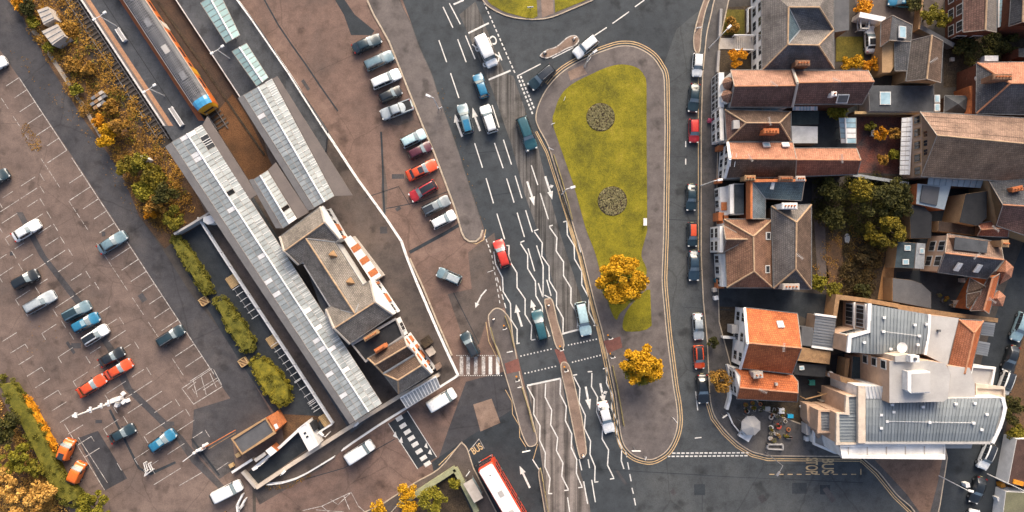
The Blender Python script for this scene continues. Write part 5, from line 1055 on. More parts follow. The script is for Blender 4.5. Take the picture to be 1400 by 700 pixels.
# chapel
v = [(1258, 153, 5.4), (1470, 166, 5.4), (1470, 252, 5.4), (1259, 241, 5.4), (1281, 185, 9.6), (1470, 203, 9.6)]
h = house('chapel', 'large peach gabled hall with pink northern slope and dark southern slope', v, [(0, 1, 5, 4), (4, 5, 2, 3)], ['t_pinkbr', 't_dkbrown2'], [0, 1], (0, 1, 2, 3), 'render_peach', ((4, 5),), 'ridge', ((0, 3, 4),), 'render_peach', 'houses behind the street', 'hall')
a_, b_ = wins(h, v, 0, 3, 5, ((3.6, 5.0),), 1.0, -1, .25, frame='tan_stone')
for t_ in (.36, .5, .64): window(h, a_, b_, t_, 5.9, 7.2, .8, 'tan_stone', side=-1)
for k in range(1, 5): mb = MB(); mb.tube(W(*v[0]).lerp(W(*v[4]), k/5)+Vector((.2, 0, .04)), W(*v[1]).lerp(W(*v[5]), k/5)+Vector((0, 0, .04)), .06, 4); mb.ob('roof_course', M['t_pinkbr'], h, uvs=True)
canopy('white panelled lean-to below the peach gable', [(1233, 161), (1248, 160), (1243, 239), (1230, 239)], .98, [(0, .5), (.5, .98)], 12, 2.4, 2.9, group=None, name='panelled_lean_to', pm='white_metal', bright=0, cat='lean-to', posts=3)
t = thing('lean_to', 'pale blue battened metal roof against the dark slope of the peach hall', 'lean-to', tuple(W(1308, 244))); qd = [(1271, 231), (1349, 236), (1341, 257), (1268, 252)]
for k in range(9):
    p_ = [lerp2([qd[0], qd[3], qd[2], qd[1]], u, vv) for u, vv in (((k+.04)/9, 0), ((k+.96)/9, 0), ((k+.96)/9, 1), ((k+.04)/9, 1))]; MB().prism(PW(p_, 3.6), 3.5, 3.6).ob('roof_panel', M['palemetal'], t)
walls(t, PW(qd, 3.5), 0, 3.49, 'brickbr')
flat_hut('outhouse', 'blue grey flat roofed outhouse with dark rooflight, south of the peach hall', 'outhouse', '1254,251 1300,254 1291,287 1252,279', 3.4, 'brickor', 'palemetal'); MB().prism(PW(P('1262,253 1285,256 1281,281 1258,276'), 3.7), 3.5, 3.7).ob('rooflight', M['felt2'], bpy.data.objects['outhouse'])
flat_hut('flat_roofed_house', 'flat black roof below the stone outhouse', 'house', '1243,280 1262,281 1274,293 1273,326 1245,326', 2.8, 'tan_stone', 'felt'); flat_hut('workshop', 'tan walled workshop with dark flat roof', 'workshop', '1320,265 1349,261 1349,298 1336,309 1311,304', 4.2, 'tan_stone', 'felt')
flat_hut('shed', 'dark brown flat roofed shed below the tan workshop', 'shed', '1283,302 1338,309 1336,322 1282,316', 2.6, 'tan_stone', 't_dkbrown'); t = flat_hut('flat_roofed_house', 'wide black felt roof with white edged rooflight', 'house', '1187,117 1277,117 1277,153 1189,152', 3.0, 'grey_render', 'feltw')
skylight(t, (1210, 134.5), 3.1, 1.6, 1.9); 
for px in ((1281, 135), (1281, 147)): skylight(t, px, 3.1, .8, 1.1)
wall('timber topped garden wall north of the tiled patio', '1168,154 1258,155', 2.0, .35, 'wood', 'palewood'); wall('tiled boundary wall south of the tiled patio', '1166,239 1242,251', 2.0, .4, 'grey_render', 'lead')
v = [(1292, 131, 2.6), (1325, 132, 2.6), (1325, 155, 2.6), (1291, 154, 2.6), (1310, 142, 3.8)]
house('pavilion', 'small black pyramid roof beside the orange brick wall', v, [(0, 1, 4), (1, 2, 4), (2, 3, 4), (3, 0, 4)], ['feltw'], None, (0, 1, 2, 3), 'brickbr', group=None, cat='outbuilding'); wall('orange brick wall beside the small pyramid roof', '1329,117 1332,135 1328,156', 3.6, .9, 'brickor')
v = [(1349, 242, 4.8), (1470, 205, 4.8), (1371, 280, 7.2), (1470, 286, 7.2), (1362, 308, 4.8), (1470, 345, 4.8)]
h16 = house('house', 'slate and brown roofed house at the right edge with a tan gable', v, [(0, 1, 3, 2), (2, 3, 5, 4)], ['t_slate', 't_brown'], [0, 1], (0, 1, 5, 4), 'tan_stone', ((2, 3),), 'ridger', ((0, 4, 2),), 'tan_stone', 'houses behind the street')
chimney(h16, (1392, 258), 5, 7.4, 1.4, .6, .2, 'brickor', 3)
v = [(1337, 306, 3.6), (1378, 300, 3.6), (1378, 324, 3.6), (1336, 322, 3.6), (1341, 314, 4.6), (1380, 311, 4.6)]
house('house', 'small rust red roof between the tan gable and the pale dormered house', v, [(0, 1, 5, 4), (4, 5, 2, 3)], ['t_brick'], None, (0, 1, 2, 3), 'brickbr', ((4, 5),), 'ridger', group='houses behind the street')
v = [(1295, 320, 4.8), (1368, 332, 4.8), (1350, 381, 4.8), (1282, 372, 4.8), (1292, 346, 7.2), (1372, 355, 7.2)]
h = house('house', 'peach gabled house with a grey flat dormer and two white rooflights', v, [(0, 1, 5, 4), (4, 5, 2, 3)], ['t_pinkbr', 't_slate'], [0, 1], (0, 1, 2, 3), 'render_peach', ((4, 5),), 'ridger', ((0, 3, 4), (1, 2, 5)), None, 'houses behind the street')
wins(h, v, 0, 3, 2, ((1.0, 2.2), (3.2, 4.5)), 1.3, -1, .25, .1, .9); MB().prism(PW(P('1307,325 1350,331 1348,346 1305,341'), 6.9), 5.0, 6.9).ob('dormer', M['brickbr'], h); MB().prism(PW(P('1306,324 1351,330 1349,346 1304,341'), 7.0), 6.91, 7.0).ob('dormer_roof', M['feltw'], h)
for px in ((1310, 365), (1337, 367)): skylight(h, px, 6.1, .8, 1.3, -.2, (33, -75), 'frame')
chimney(h, (1375, 333), 5, 7.5, .9, .9, 0, 'tan_stone', 3)
t = flat_hut('flat_roofed_house', 'dark blue flat roof with two square rooflights', 'house', '1227,330 1252,332 1249,367 1223,366', 2.8, 'tan_stone', 't_teal'); skylight(t, (1240.5, 339), 2.9, .9, .8); skylight(t, (1238, 358), 2.9, .9, .8)
t = flat_hut('flat_roofed_house', 'paler grey flat roof with one rooflight against the peach gable', 'house', '1253,332 1265,333 1263,368 1250,367', 2.8, 'conc', 'lead'); skylight(t, (1260, 343), 2.9, .7, .8)
flat_hut('garage', 'plain grey felt roofed garage above the hotel boundary wall', 'garage', '1220,380 1246,383 1260,388 1273,400 1273,422 1220,412', 2.7, 'tan_stone', 'felt2')
v = [(1352, 379, 4.6), (1367, 374, 4.6), (1352, 429, 4.6), (1327, 425, 4.6), (1357, 380, 6.3), (1345, 424, 6.3)]
h = house('house', 'narrow rust and orange roofed house with two street bays', v, [(0, 3, 5, 4), (4, 5, 2, 1)], ['t_brown', 't_orange'], [0, 1], (0, 1, 2, 3), 'brickor', ((4, 5),), 'ridger', ((3, 2, 5),), None, 'houses behind the street')
roofpart(h, [(1327, 380, 4.0), (1348, 392, 4.9), (1338, 404, 4.0), (1322, 400, 4.0)], [(0, 1, 2, 3)], [M['t_dkbrown']]); roofpart(h, [(1322, 402, 4.0), (1341, 398, 4.9), (1336, 424, 4.0), (1322, 420, 4.0)], [(0, 1, 2, 3)], [M['t_dkbrown']])
for s, ap in (('1363,371 1375,355 1386,365 1383,379 1367,389', (1373, 372)), ('1352,408 1366,397 1375,405 1371,419 1356,418', (1362, 408))):
    p_ = P(s); n_ = len(p_); roofpart(h, [(x, y, 4.2) for x, y in p_]+[(ap[0]+2, ap[1], 5.6)], [(i, (i+1) % n_, n_) for i in range(n_)], [M['t_salmon']], name='bay_roof'); c_ = W(*ap, 2); MB().prism([W(x, y, 4.2)*1 for x, y in p_], 0, 4.1).ob('bay_window', M['palemetal'], h)
v = [(1384, -20, 4.8), (1470, -20, 4.8), (1470, 42, 4.8), (1380, 36, 4.8), (1400, -22, 7), (1398, 30, 7)]
h = house('house', 'slate roofed house with white balcony at the top right corner', v, [(0, 3, 5, 4), (4, 5, 2, 1)], ['t_slate'], None, (0, 1, 2, 3), 'brick', ((4, 5),), 'ridge', ((3, 2, 5),), None, 'houses behind the street'); fence('white balustrade of the slate roofed corner house', '1379,10 1377,38 1400,44', 2.6, (1.9, 2.6), 'white_metal', rw=.2)
flat_hut('house', 'red brick walled house with slate lean-to at the right edge', 'house', '1392,66 1440,66 1440,80 1392,78', 3.4, 'brick', 't_slate'); flat_hut('shop', 'brown roofed building at the lower right edge with a yellow sign band', 'shop', '1390,600 1460,600 1460,672 1378,662', 2.7, 'render_white', 't_brown')
flat_hut('shop', 'mossy flat roofed building at the bottom right corner', 'shop', '1375,672 1460,676 1460,740 1366,740', 2.2, 'render_white', 'moss'); MB().prism(PW(P('1386,655 1400,659 1399,665 1385,661'), 2.9), 2.69, 2.9).ob('sign_band', M['amber'], bpy.data.objects['shop'])
wall('white canopy edge slab between street and garage drive', '1175,20 1210,27', 2.3, .7, 'white_metal'); wall('timber fence panel beside the round green trees', '1256,40 1262,-5', 1.6, .2, 'wood'); wall('curved dark garden wall south of the round green trees', '1256,36 1275,46 1296,58 1304,62', 1.4, .6, 'felt2')
fence('grey garden arch frame in the shaded lawn corner', '1168,26 1180,28 1180,44 1169,44 1168,26', 1.8, (.9, 1.8), 'mem', rw=.2, cat='frame', name='garden_arch')
# garden gazebo, pots, clutter
q = W(1028, 583, 2.4); t = thing('gazebo', 'white octagonal canvas gazebo in the corner garden', 'gazebo', (q.x, q.y, 0))
rg = [(q.x+1.5*math.cos(math.pi/8+i*math.pi/4), q.y+1.5*math.sin(math.pi/8+i*math.pi/4), 2.0) for i in range(8)]
for i in range(8): a_, b_ = rg[i], rg[(i+1) % 8]; MB().add([a_, b_, (q.x, q.y, 2.7), (a_[0], a_[1], 1.75), (b_[0], b_[1], 1.75)], [[0, 1, 2], [0, 3, 4, 1]]).ob('canvas_panel', M['mem'], t); MB().tube((a_[0]*1, a_[1], 0), a_, .04, 6).ob('post', M['grey_metal'], t)
q = W(1020, 596, 1); tag(MB().box((0, 0, .45), (1.7, 1.2, .9), -.55).ob('storage_box', M['white_metal'], loc=(q.x, q.y, 0)), 'white storage box against the octagonal gazebo', 'storage box')
pk = 0
COLP = [('clay', 'brickor'), ('white', 'white_metal'), ('dark', 'felt2'), ('stone', 'conc')]
pots = scatter('1045,566 1078,564 1080,600 1050,602', 20, 0, 0, 0)+scatter('1016,550 1100,551 1102,561 1018,562', 20, 0, 0, 0)+scatter('1280,400 1325,412 1322,424 1282,418', 8, 0, 0, 0)
PL = ('in the pot garden right of the gazebo', 'in the row below the orange roof', 'in the black patio near the hotel wall'); used = {}
for i, (x, y) in enumerate(pots):
    w_ = PL[0 if i < 20 else 1 if i < 40 else 2]; cn, cm = COLP[i % 4]; q = W(x, y); r_ = random.uniform(.16, .34)
    t = thing('plant_pot', '%s plant pot %s' % (cn, w_), 'plant pot', tuple(q), '%s pots %s' % (cn, w_))
    mb = MB(); mb.tube((q.x, q.y, 0), (q.x, q.y, .45), r_*.8, 10, r2=r_); mb.ob('pot', M[cm], t)
    if i % 3: leaves('plant', [(q.x, q.y, .55)], [(r_*1.1, r_*1.1, .25)], 60, .07, M[('L_olive', 'L_rust', 'L_lime', 'L_dark')[i % 4]], t)
    else: MB().tube((q.x, q.y, .40), (q.x, q.y, .46), r_*.7, 8).ob('soil', M['dirt'], t)
for px, sx, sy, z, m, nm, lb, ct_ in (((1079, 568), .8, .5, .5, 'bluebox', 'garden_box', 'bright blue box among the plant pots', 'box'), ((1066.5, 560.5), .8, .8, .7, 'white_metal', 'garden_table', 'white square table among the plant pots', 'table'), ((1048, 558), .7, .6, .5, 'conc', 'garden_box', 'pale box beside the pot row', 'box'), ((1100, 598), .4, .6, .9, 'white_metal', 'bin', 'white bin beside the hotel ramp', 'bin'), ((1077, 597), .9, .3, .5, 'tail', 'garden_bench', 'small red seat at the corner of the pot garden', 'seat'), ((1108, 522), .8, .8, .7, 'green_can', 'garden_table', 'green covered table in the dark courtyard', 'table'), ((1098, 583), .6, 1.6, 1.8, 'mem', 'cupboard', 'grey upright cupboard beside the hotel corner', 'cupboard'), ((1305, 415), 1.2, 1.1, .7, 'conc', 'garden_table', 'pale table in the black patio by the hotel wall', 'table'), ((1322, 396), .8, .4, .5, 'white_metal', 'garden_bench', 'white seat at the right of the black patio', 'seat'), ((1313, 383), .7, .6, .5, 'mem', 'garden_box', 'pale box under the slate slope', 'box'), ((1191, 178), .5, 1.9, .5, 'white_metal', 'garden_bench', 'white slatted bench on the tiled patio', 'bench'), ((1157, 326), .75, 1.5, .35, 'mem', 'bath_tub', 'pale oval tub lying in the walled garden', 'tub'), ((1300, 82), .5, .5, .4, 'conc', 'garden_box', 'pale stone block in the dark yard', 'box')):
    q = W(*px); t = thing(nm, lb, ct_, tuple(q))
    if nm == 'bath_tub':
        mb = MB(); n_ = 20; R1 = [(q.x+sx/2*math.cos(2*math.pi*i/n_), q.y+sy/2*math.sin(2*math.pi*i/n_)) for i in range(n_)]; mb.prism(R1, 0, z); mb.ob('rim', M[m], t); MB().prism([(q.x+(a-q.x)*.8, q.y+(b-q.y)*.85) for a, b in R1], z, z+.01).ob('basin', M['lead'], t)
    elif 'table' in nm or 'seat' in nm or 'bench' in nm:
        MB().box((q.x, q.y, z-.04), (sx, sy, .08)).ob('top', M[m], t)
        for a in (-1, 1):
            for b in (-1, 1): MB().box((q.x+a*(sx/2-.06), q.y+b*(sy/2-.06), (z-.08)/2), (.07, .07, z-.08)).ob('leg', M[m], t)
        if 'bench' in nm:
            for k in range(7): MB().box((q.x, q.y-sy/2+sy*(k+.5)/7, z+.02), (sx*.9, .12, .03)).ob('slat', M['mem'], t)
    else:
        MB().box((q.x, q.y, z/2), (sx, sy, z)).ob('box', M[m], t); MB().box((q.x, q.y, z+.03), (sx+.06, sy+.06, .06)).ob('lid', M[m], t)
for px, rr, m, lb in (((1063.5, 582), .45, 'redring', 'red ring shaped planter among the pots'), ((1053, 584), .35, 'white_metal', 'white ring shaped planter among the pots'), ((1055, 589), .3, 'conc', 'pale grey ring planter below the white one'), ((1053, 570), .36, 'conc', 'cream ring planter at the top of the pot garden')):
    q = W(*px); t = thing('ring_planter', lb, 'planter', tuple(q), 'ring planters in the pot garden'); mb = MB()
    mb.ribbon([(q.x+rr*.75*math.cos(i*math.pi/8), q.y+rr*.75*math.sin(i*math.pi/8)) for i in range(16)], rr*.5, 0, .4, closed=True); mb.ob('ring', M[m], t); MB().prism(ring((q.x, q.y), rr*.5, 12), 0, .3).ob('soil', M['dirt'], t)
fence('grey metal gate frame below the pot garden', '1047,606 1068,606 1068,613 1047,612 1047,606', .9, (.5, .9), 'mem', rw=.12, cat='gate', name='garden_gate')
# ---------------------------------------------------------------- hotel
hot = thing('hotel', 'large peach and white hotel with blue grey metal roofs on the corner opposite the green', 'hotel', tuple(W(1260, 540)))
def block(s, z, wm='render_peach', rm='mem', z0=0, par=None, top='flat_roof'):
    pts = PW(P(s) if isinstance(s, str) else s, z); MB().prism(pts, z0, z-.02).ob('wall', M[wm], hot)
    MB().poly([Vector((p.x, p.y, z)) for p in pts]).ob(top, M[rm], hot)
    if par: mb = MB(); mb.ribbon(pts, .35, z-.1, z+.35, closed=True); mb.ob('parapet', M[par], hot)
    return pts
def seamroof(quad, n, z, bulge=0.0, m='seam', z2=None, segs=5, par=None):
    """metal sheets side by side from TL..TR, running down to BL..BR, each sheet a part with an upstand seam"""
    for k in range(n):
        u0, u1 = (k+.03)/n, (k+.97)/n; mb = MB(); rows = []
        for j in range(segs+1):
            v_ = j/segs; zz_ = z+bulge*4*v_*(1-v_) + ((z2-z)*v_ if z2 is not None else 0)
            a_ = lerp2([quad[0], quad[3], quad[2], quad[1]], u0, v_); b_ = lerp2([quad[0], quad[3], quad[2], quad[1]], u1, v_)
            rows.append((W(a_.x, a_.y, zz_), W(b_.x, b_.y, zz_)))
        V = []
        for a_, b_ in rows: V += [a_, b_, b_+(b_-a_)*.0+Vector((0, 0, .09)), b_-(b_-a_)*.12+Vector((0, 0, .09)), b_-(b_-a_)*.12]
        F = []
        for j in range(segs):
            o, q = 5*j, 5*(j+1); F += [[o, q, q+4, o+4], [o+4, q+4, q+3, o+3], [o+3, q+3, q+2, o+2], [o+2, q+2, q+1, o+1]]
        mb.add(V, F); mb.ob('roof_sheet', M[m], par or hot)
    us = MB(); us.poly(PW(quad, min(z, z2 or z)-.06)); us.ob('roof_deck', M['felt2'], par or hot)
# north wing
N1 = '1189,416 1271,430 1266,484 1160,482 1162,460 1188,453'
block(N1, 7.9, 'render_peach', 'lead'); seamroof([(1190, 417), (1270.5, 431), (1265, 484), (1190, 484)], 17, 7.96, .35); seamroof([(1163, 461), (1189, 454), (1189.5, 484), (1161, 481)], 6, 7.96, .1)
mb = MB(); mb.ribbon(PW(P('1189,415 1188,453 1162,460 1160,482'), 8.2), .5, 7.9, 8.25); mb.ob('parapet', M['white_metal'], hot); mb = MB(); mb.ribbon(PW(P('1271,430 1270,455 1265,485'), 8.3), .35, 7.9, 8.35); mb.ob('roof_kerb', M['white_metal'], hot)
block('1272,431 1311,435 1301,474 1295,500 1265,485 1271,455', 7.9); a_, b_ = F2((1189, 416), 7.9), F2((1188, 453), 7.9)
for t_ in (.3, .68):
    for z0, z1 in ((1.2, 3.2), (4.4, 6.4)): window(hot, a_, b_, t_, z0, z1, 1.5, bars=2, side=-1)
for zz_ in (3.8, 7.1): q = (a_+b_)/2; MB().box((q.x-.08, q.y, zz_), (.3, (a_-b_).length, .2)).ob('band', M['render_white'], hot)
a_, b_ = F2((1188, 453), 7.9), F2((1162, 460), 7.9)
for t_ in (.3, .7):
    for z0, z1 in ((4.4, 6.2),): window(hot, a_, b_, t_, z0, z1, 1.0, side=1 if False else -1)
wall('long tan coped boundary wall along the north side of the hotel', '1141,434 1145,406 1180,410 1228,418 1229,422 1300,430 1364,438', 3.0, .55, 'tan_stone', 'wood'); area('dark_yard', '1146,412 1170,412 1165,458 1143,462', M['dirt'], .02)
t = thing('garage', 'grey ribbed metal roofed garage between the orange house and the hotel', 'garage', tuple(W(1127, 453))); qg = [(1115, 430), (1143, 434), (1139, 477), (1110, 473)]
walls(t, PW(qg, 3.0), 0, 2.95, 'render_peach', inset=.05); seamroof([qg[3], qg[0], qg[1], qg[2]], 11, 3.0, .06, 'palegrey', par=t)
mb = MB(); mb.ribbon(PW([(1114, 429.5), (1143.5, 433.5)], 3.2), .3, 2.9, 3.2); mb.ob('verge', M['white_metal'], t); mb = MB(); mb.ribbon(PW([(1110, 474), (1139, 478)], 3.2), .3, 2.9, 3.2); mb.ob('verge', M['white_metal'], t)
# central tower block with lift housing
block('1216,493 1268,493 1292,497 1300,510 1296,545 1290,549 1216,551', 10.6, 'render_peach'); MB().prism(PW(P('1241,508 1272,508 1272,537 1246,538 1241,534'), 11.9), 10.55, 11.9).ob('lift_housing', M['render_white'], hot); MB().prism(PW(P('1247,511 1272,510 1272,536 1247,537'), 12.0), 11.91, 12.0).ob('flat_roof', M['mem'], hot)
a_, b_ = F2((1216, 493), 10.6), F2((1216, 551), 10.6)
for z0, z1 in ((3.6, 4.7), (6.1, 7.2), (8.6, 9.7)): window(hot, a_, b_, .13, z0, z1, 1.0, bars=0, side=-1)
block('1224,487 1243,484 1252,486 1252,494 1224,495', 11.0, 'render_cream', 'mem'); q = W(1248, 490, 11.5); MB().box((q.x, q.y, 11.4), (1.2, .9, 1.2)).ob('flue_block', M['render_white'], hot); MB().tube((q.x, q.y, 11.9), (q.x, q.y, 12.2), .22, 10).ob('flue', M['felt2'], hot)
q = W(1233, 477, 9.3); t = thing('satellite_dish', 'large white satellite dish on the north wing roof edge of the hotel', 'satellite dish', (q.x, q.y, 8.0)); mb = MB()
R_ = [[(q.x+r_*math.cos(i*math.pi/8), q.y+.2+r_*math.sin(i*math.pi/8), 9.2+r_*r_*.35) for i in range(16)] for r_ in (.05, .3, .55, .72)]
V = [p for r_ in R_ for p in r_]; mb.add(V, [[j*16+i, j*16+(i+1) % 16, (j+1)*16+(i+1) % 16, (j+1)*16+i] for j in range(3) for i in range(16)]); mb.ob('dish', M['white_metal'], t); MB().tube((q.x, q.y+.2, 8.0), (q.x, q.y+.2, 9.2), .06, 6).ob('mast', M['grey_metal'], t); MB().tube((q.x-.6, q.y, 8.0), (q.x-.9, q.y, 9.6), .05, 5).ob('aerial', M['grey_metal'], t)
# south range
block('1173,528 1210,528 1216,545 1371,544 1374,558 1368,583 1357,605 1183,605 1173,605', 8.5, 'render_white', 'lead', par=None)
seamroof([(1184, 546), (1371, 545), (1357, 604), (1184, 604)], 40, 8.56, .45); seamroof([(1174, 528), (1209, 528), (1215, 545), (1175, 545)], 8, 8.9, .0, 'sunlit_seam', z2=8.6)  # white sheets on the short front slope: sunlight put into the metal colour
mb = MB(); mb.ribbon(PW(P('1371,544 1374,558 1371,572 1367,584 1357,606'), 8.8), .5, 8.4, 8.85); mb.ob('roof_kerb', M['white_metal'], hot); mb = MB(); mb.ribbon(PW(P('1178.5,528 1178.5,606'), 8.9), 1.0, 8.4, 8.9); mb.ob('parapet', M['render_cream'], hot)
mb = MB(); mb.ribbon(PW(P('1173,606 1357,606'), 8.8), .3, 8.3, 8.7); mb.ob('gutter', M['mem'], hot)
block('1146,607 1290,607 1290,624 1150,624', 7.7, 'render_white', 'render_white', par='render_white'); block('1290,606 1330,606 1328,613 1290,613', 6.0, 'render_white', 'mem')
for x in range(1160, 1290, 26): q = W(x, 615, 7.75); MB().box((q.x, q.y, 7.72), (.12, 1.5, .06)).ob('terrace_joint', M['conc'], hot)
block('1144,565 1157,565 1157,541 1173,541 1173,606 1144,606', 8.0, 'render_peach', 'lead', par='render_cream'); seamroof([(1157, 541), (1157, 565), (1172, 565), (1172, 541)], 6, 8.06, 0); seamroof([(1145, 566), (1145, 604), (1172, 604), (1172, 566)], 9, 8.06, 0)
block('1119,561 1137,561 1137,590 1119,590', 5.6, 'render_peach', 'lead', par='render_peach'); seamroof([(1120, 562), (1120, 589), (1136, 589), (1136, 562)], 7, 5.66, 0, 'palegrey')
block('1103,553 1140,556 1144,570 1119,600 1104,575', 2.6, 'render_peach', 'render_peach'); block('1112,588 1145,592 1150,620 1140,618 1112,606', 2.2, 'render_white', 'mem', par='render_white'); block('1166,487 1184,489 1184,520 1164,519', 2.6, 'render_peach', 't_teal')
block('1148,514 1176,522 1216,528 1175,529 1150,522', 5.4, 'render_peach', 'wood')
a_, b_ = F2((1119, 561), 4.6), F2((1119, 590), 4.6); window(hot, a_, b_, .5, 1.5, 3.2, 1.4, side=-1); a_, b_ = F2((1144, 565), 6.6), F2((1144, 606), 6.6)
for t_ in (.25, .5, .75): window(hot, a_, b_, t_, 3.4, 5.4, 1.1, side=-1)
# east side
block('1327,500 1358,503 1353,529 1322,525', 5.6, 'render_white', 'mem', par='render_white'); block('1333,527 1371,530 1371,544 1333,544', 6.2, 'render_peach', 'render_cream', par='render_cream'); block('1295,500 1326,503 1333,526 1333,544 1296,546 1300,512', 8.2, 'render_peach', 'mem')
v = [(1311, 437, 6.2), (1344, 439, 6.2), (1323, 525, 6.2), (1291, 522, 6.2), (1332, 455, 8.2), (1319, 510, 8.2)]
roofpart(hot, v, [(0, 1, 4), (1, 2, 5, 4), (2, 3, 5), (3, 0, 4, 5)], [M['t_salmon2'], M['t_orange']], [0, 1, 1, 0], label='orange hipped roof'); walls(hot, [F2(v[i], 6.2) for i in (0, 1, 2, 3)], 0, 6.15, 'render_peach'); ridgecaps(hot, [(v[i], v[j]) for i, j in ((4, 5), (0, 4), (1, 4), (2, 5), (3, 5))], 'ridger')
for qq in ([(1344, 440), (1361, 442), (1358, 460), (1341, 458)], [(1338, 466), (1354, 469), (1350, 487), (1334, 484)]):
    seamroof([qq[0], qq[3], qq[2], qq[1]], 6, 3.2, .05, 'palegrey'); walls(hot, PW(qq, 3.1), 0, 3.1, 'brickor', name='porch_wall', inset=.2)
# small roof fittings of the hotel
for x, y, z in ((1208, 434, 8.3), (1207, 453, 8.4), (1250, 444, 8.4), (1256, 459, 8.4), (1254, 471, 8.3), (1181, 468, 8.2), (1266, 443, 8.4), (1217, 477, 8.2), (1219, 553, 8.9), (1221, 563, 8.9), (1204, 567, 8.9), (1212, 576, 8.9), (1204, 585, 8.9), (1270, 577, 9.1), (1330, 578, 9.1), (1261, 556, 9.0), (1348, 566, 9.0), (1341, 587, 8.9), (1306, 552, 8.9), (1332, 551, 8.8), (1283, 452, 8.1), (1144, 570, 6.9)):
    q = W(x, y, z); mb = MB(); mb.box((q.x, q.y, z+.0), (.32, .26, .4)); mb.box((q.x, q.y, z+.22), (.40, .34, .07)); mb.ob('roof_vent', M['white_metal' if x != 1283 else 'felt2'], hot)
for a_, b_ in (((1207, 453, 8.55), (1256, 459, 8.55)), ((1212, 576, 9.15), (1330, 578, 9.25))): MB().tube(W(*a_), W(*b_), .04, 4).ob('safety_line', M['white_metal'], hot)
# metal stair, pipes
fence('pale steel fire stair rail beside the dark hotel courtyard', '1118,546 1138,546', 1.4, (.7, 1.4), 'conc', rw=.12, gap=.35, cat='railing', name='stair_rail'); fence('bent pipe rail from the orange house to the hotel courtyard', '1094,542 1118,536 1139,529', 2.0, (2.0,), 'tan_stone', rw=.15, cat='railing', name='pipe_rail')
wall('stone wall between hotel courtyard and dark blue lower roof', '1156,518 1159,490', 2.6, .5, 'tan_stone'); q = W(1137, 512, 2); tag(MB().ball((0, 0, .45), .45, 12).ob('garden_globe', M['white_metal'], loc=(q.x, q.y, 1.2)), 'white round globe light in the dark courtyard', 'globe')
# ---------------------------------------------------------------- vehicles
PAINT = {}
def carpaint(n):
    if n not in PAINT:
        c = {'white': (.80, .80, .78), 'silver': (.36, .40, .42), 'grey': (.22, .245, .26), 'black': (.014, .018, .021), 'dkteal': (.018, .038, .048), 'navy': (.025, .05, .075), 'blue': (.022, .16, .28), 'ltblue': (.25, .38, .43), 'bluegrey': (.14, .215, .25), 'teal': (.022, .085, .105),
             'red': (.52, .035, .020), 'orange': (.72, .14, .015), 'redorange': (.62, .075, .018), 'maroon': (.085, .018, .028), 'cherry': (.42, .025, .03), 'paleteal': (.42, .58, .60), 'busred': (.60, .055, .015)}[n]
        PAINT[n] = paint('car_paint_'+n, c, .30, .45, .0)
    return PAINT[n]
# stations: x (fraction of length, front +), width factor, top z ; the greenhouse entries carry the roof width
TYPES = {
 'hatch': dict(L=4.0, Wd=1.76, st=[(.5, .70, .55), (.485, .84, .68), (.44, .95, .76), (.36, .99, .84), (.25, 1, .93), (.08, 1, 1.40), (-.10, 1, 1.47), (-.32, .99, 1.45), (-.43, .97, 1.38), (-.487, .95, 1.0), (-.496, .90, .80), (-.5, .78, .55)], ws=4, rf=5, rr=8, rb=9),
 'saloon': dict(L=4.6, Wd=1.82, st=[(.5, .68, .52), (.485, .84, .66), (.43, .95, .74), (.34, .99, .82), (.21, 1, .93), (.06, 1, 1.36), (-.08, 1, 1.43), (-.20, .99, 1.40), (-.27, .98, 1.33), (-.385, .96, 1.0), (-.475, .92, .95), (-.5, .74, .6)], ws=4, rf=5, rr=8, rb=9),
 'estate': dict(L=4.65, Wd=1.83, st=[(.5, .70, .55), (.485, .85, .68), (.44, .95, .77), (.36, .99, .85), (.24, 1, .95), (.10, 1, 1.42), (-.08, 1, 1.50), (-.32, .99, 1.48), (-.455, .97, 1.41), (-.490, .95, 1.02), (-.497, .90, .80), (-.5, .80, .55)], ws=4, rf=5, rr=8, rb=9),
 'suv': dict(L=4.6, Wd=1.90, st=[(.5, .74, .70), (.485, .87, .85), (.44, .96, .95), (.36, .99, 1.02), (.24, 1, 1.10), (.11, 1, 1.60), (-.08, 1, 1.68), (-.32, .99, 1.67), (-.455, .97, 1.60), (-.490, .96, 1.14), (-.497, .92, .92), (-.5, .82, .6)], ws=4, rf=5, rr=8, rb=9),
 'van': dict(L=5.2, Wd=2.0, st=[(.5, .74, .75), (.485, .88, .95), (.45, .96, 1.06), (.40, .99, 1.12), (.345, 1, 1.22), (.245, 1, 1.88), (.10, 1, 1.98), (-.30, 1, 1.98), (-.475, .99, 1.95), (-.494, .98, 1.2), (-.498, .97, .9), (-.5, .95, .6)], ws=4, rf=5, rr=8, rb=9),
 'minivan': dict(L=3.5, Wd=1.85, st=[(.5, .76, .75), (.485, .88, .95), (.45, .96, 1.02), (.40, .99, 1.08), (.33, 1, 1.18), (.20, 1, 1.80), (.06, 1, 1.90), (-.30, 1, 1.90), (-.465, .99, 1.86), (-.490, .98, 1.2), (-.497, .95, .9), (-.5, .90, .6)], ws=4, rf=5, rr=8, rb=9),
 'pickup': dict(L=5.2, Wd=1.9, st=[(.5, .74, .70), (.485, .87, .86), (.44, .96, .98), (.36, .99, 1.04), (.255, 1, 1.12), (.15, 1, 1.62), (.05, 1, 1.70), (-.06, 1, 1.69), (-.10, 1, 1.64), (-.115, 1, 1.02), (-.47, .99, 1.0), (-.5, .95, .7)], ws=4, rf=5, rr=8, rb=9),
}
CARM = {}
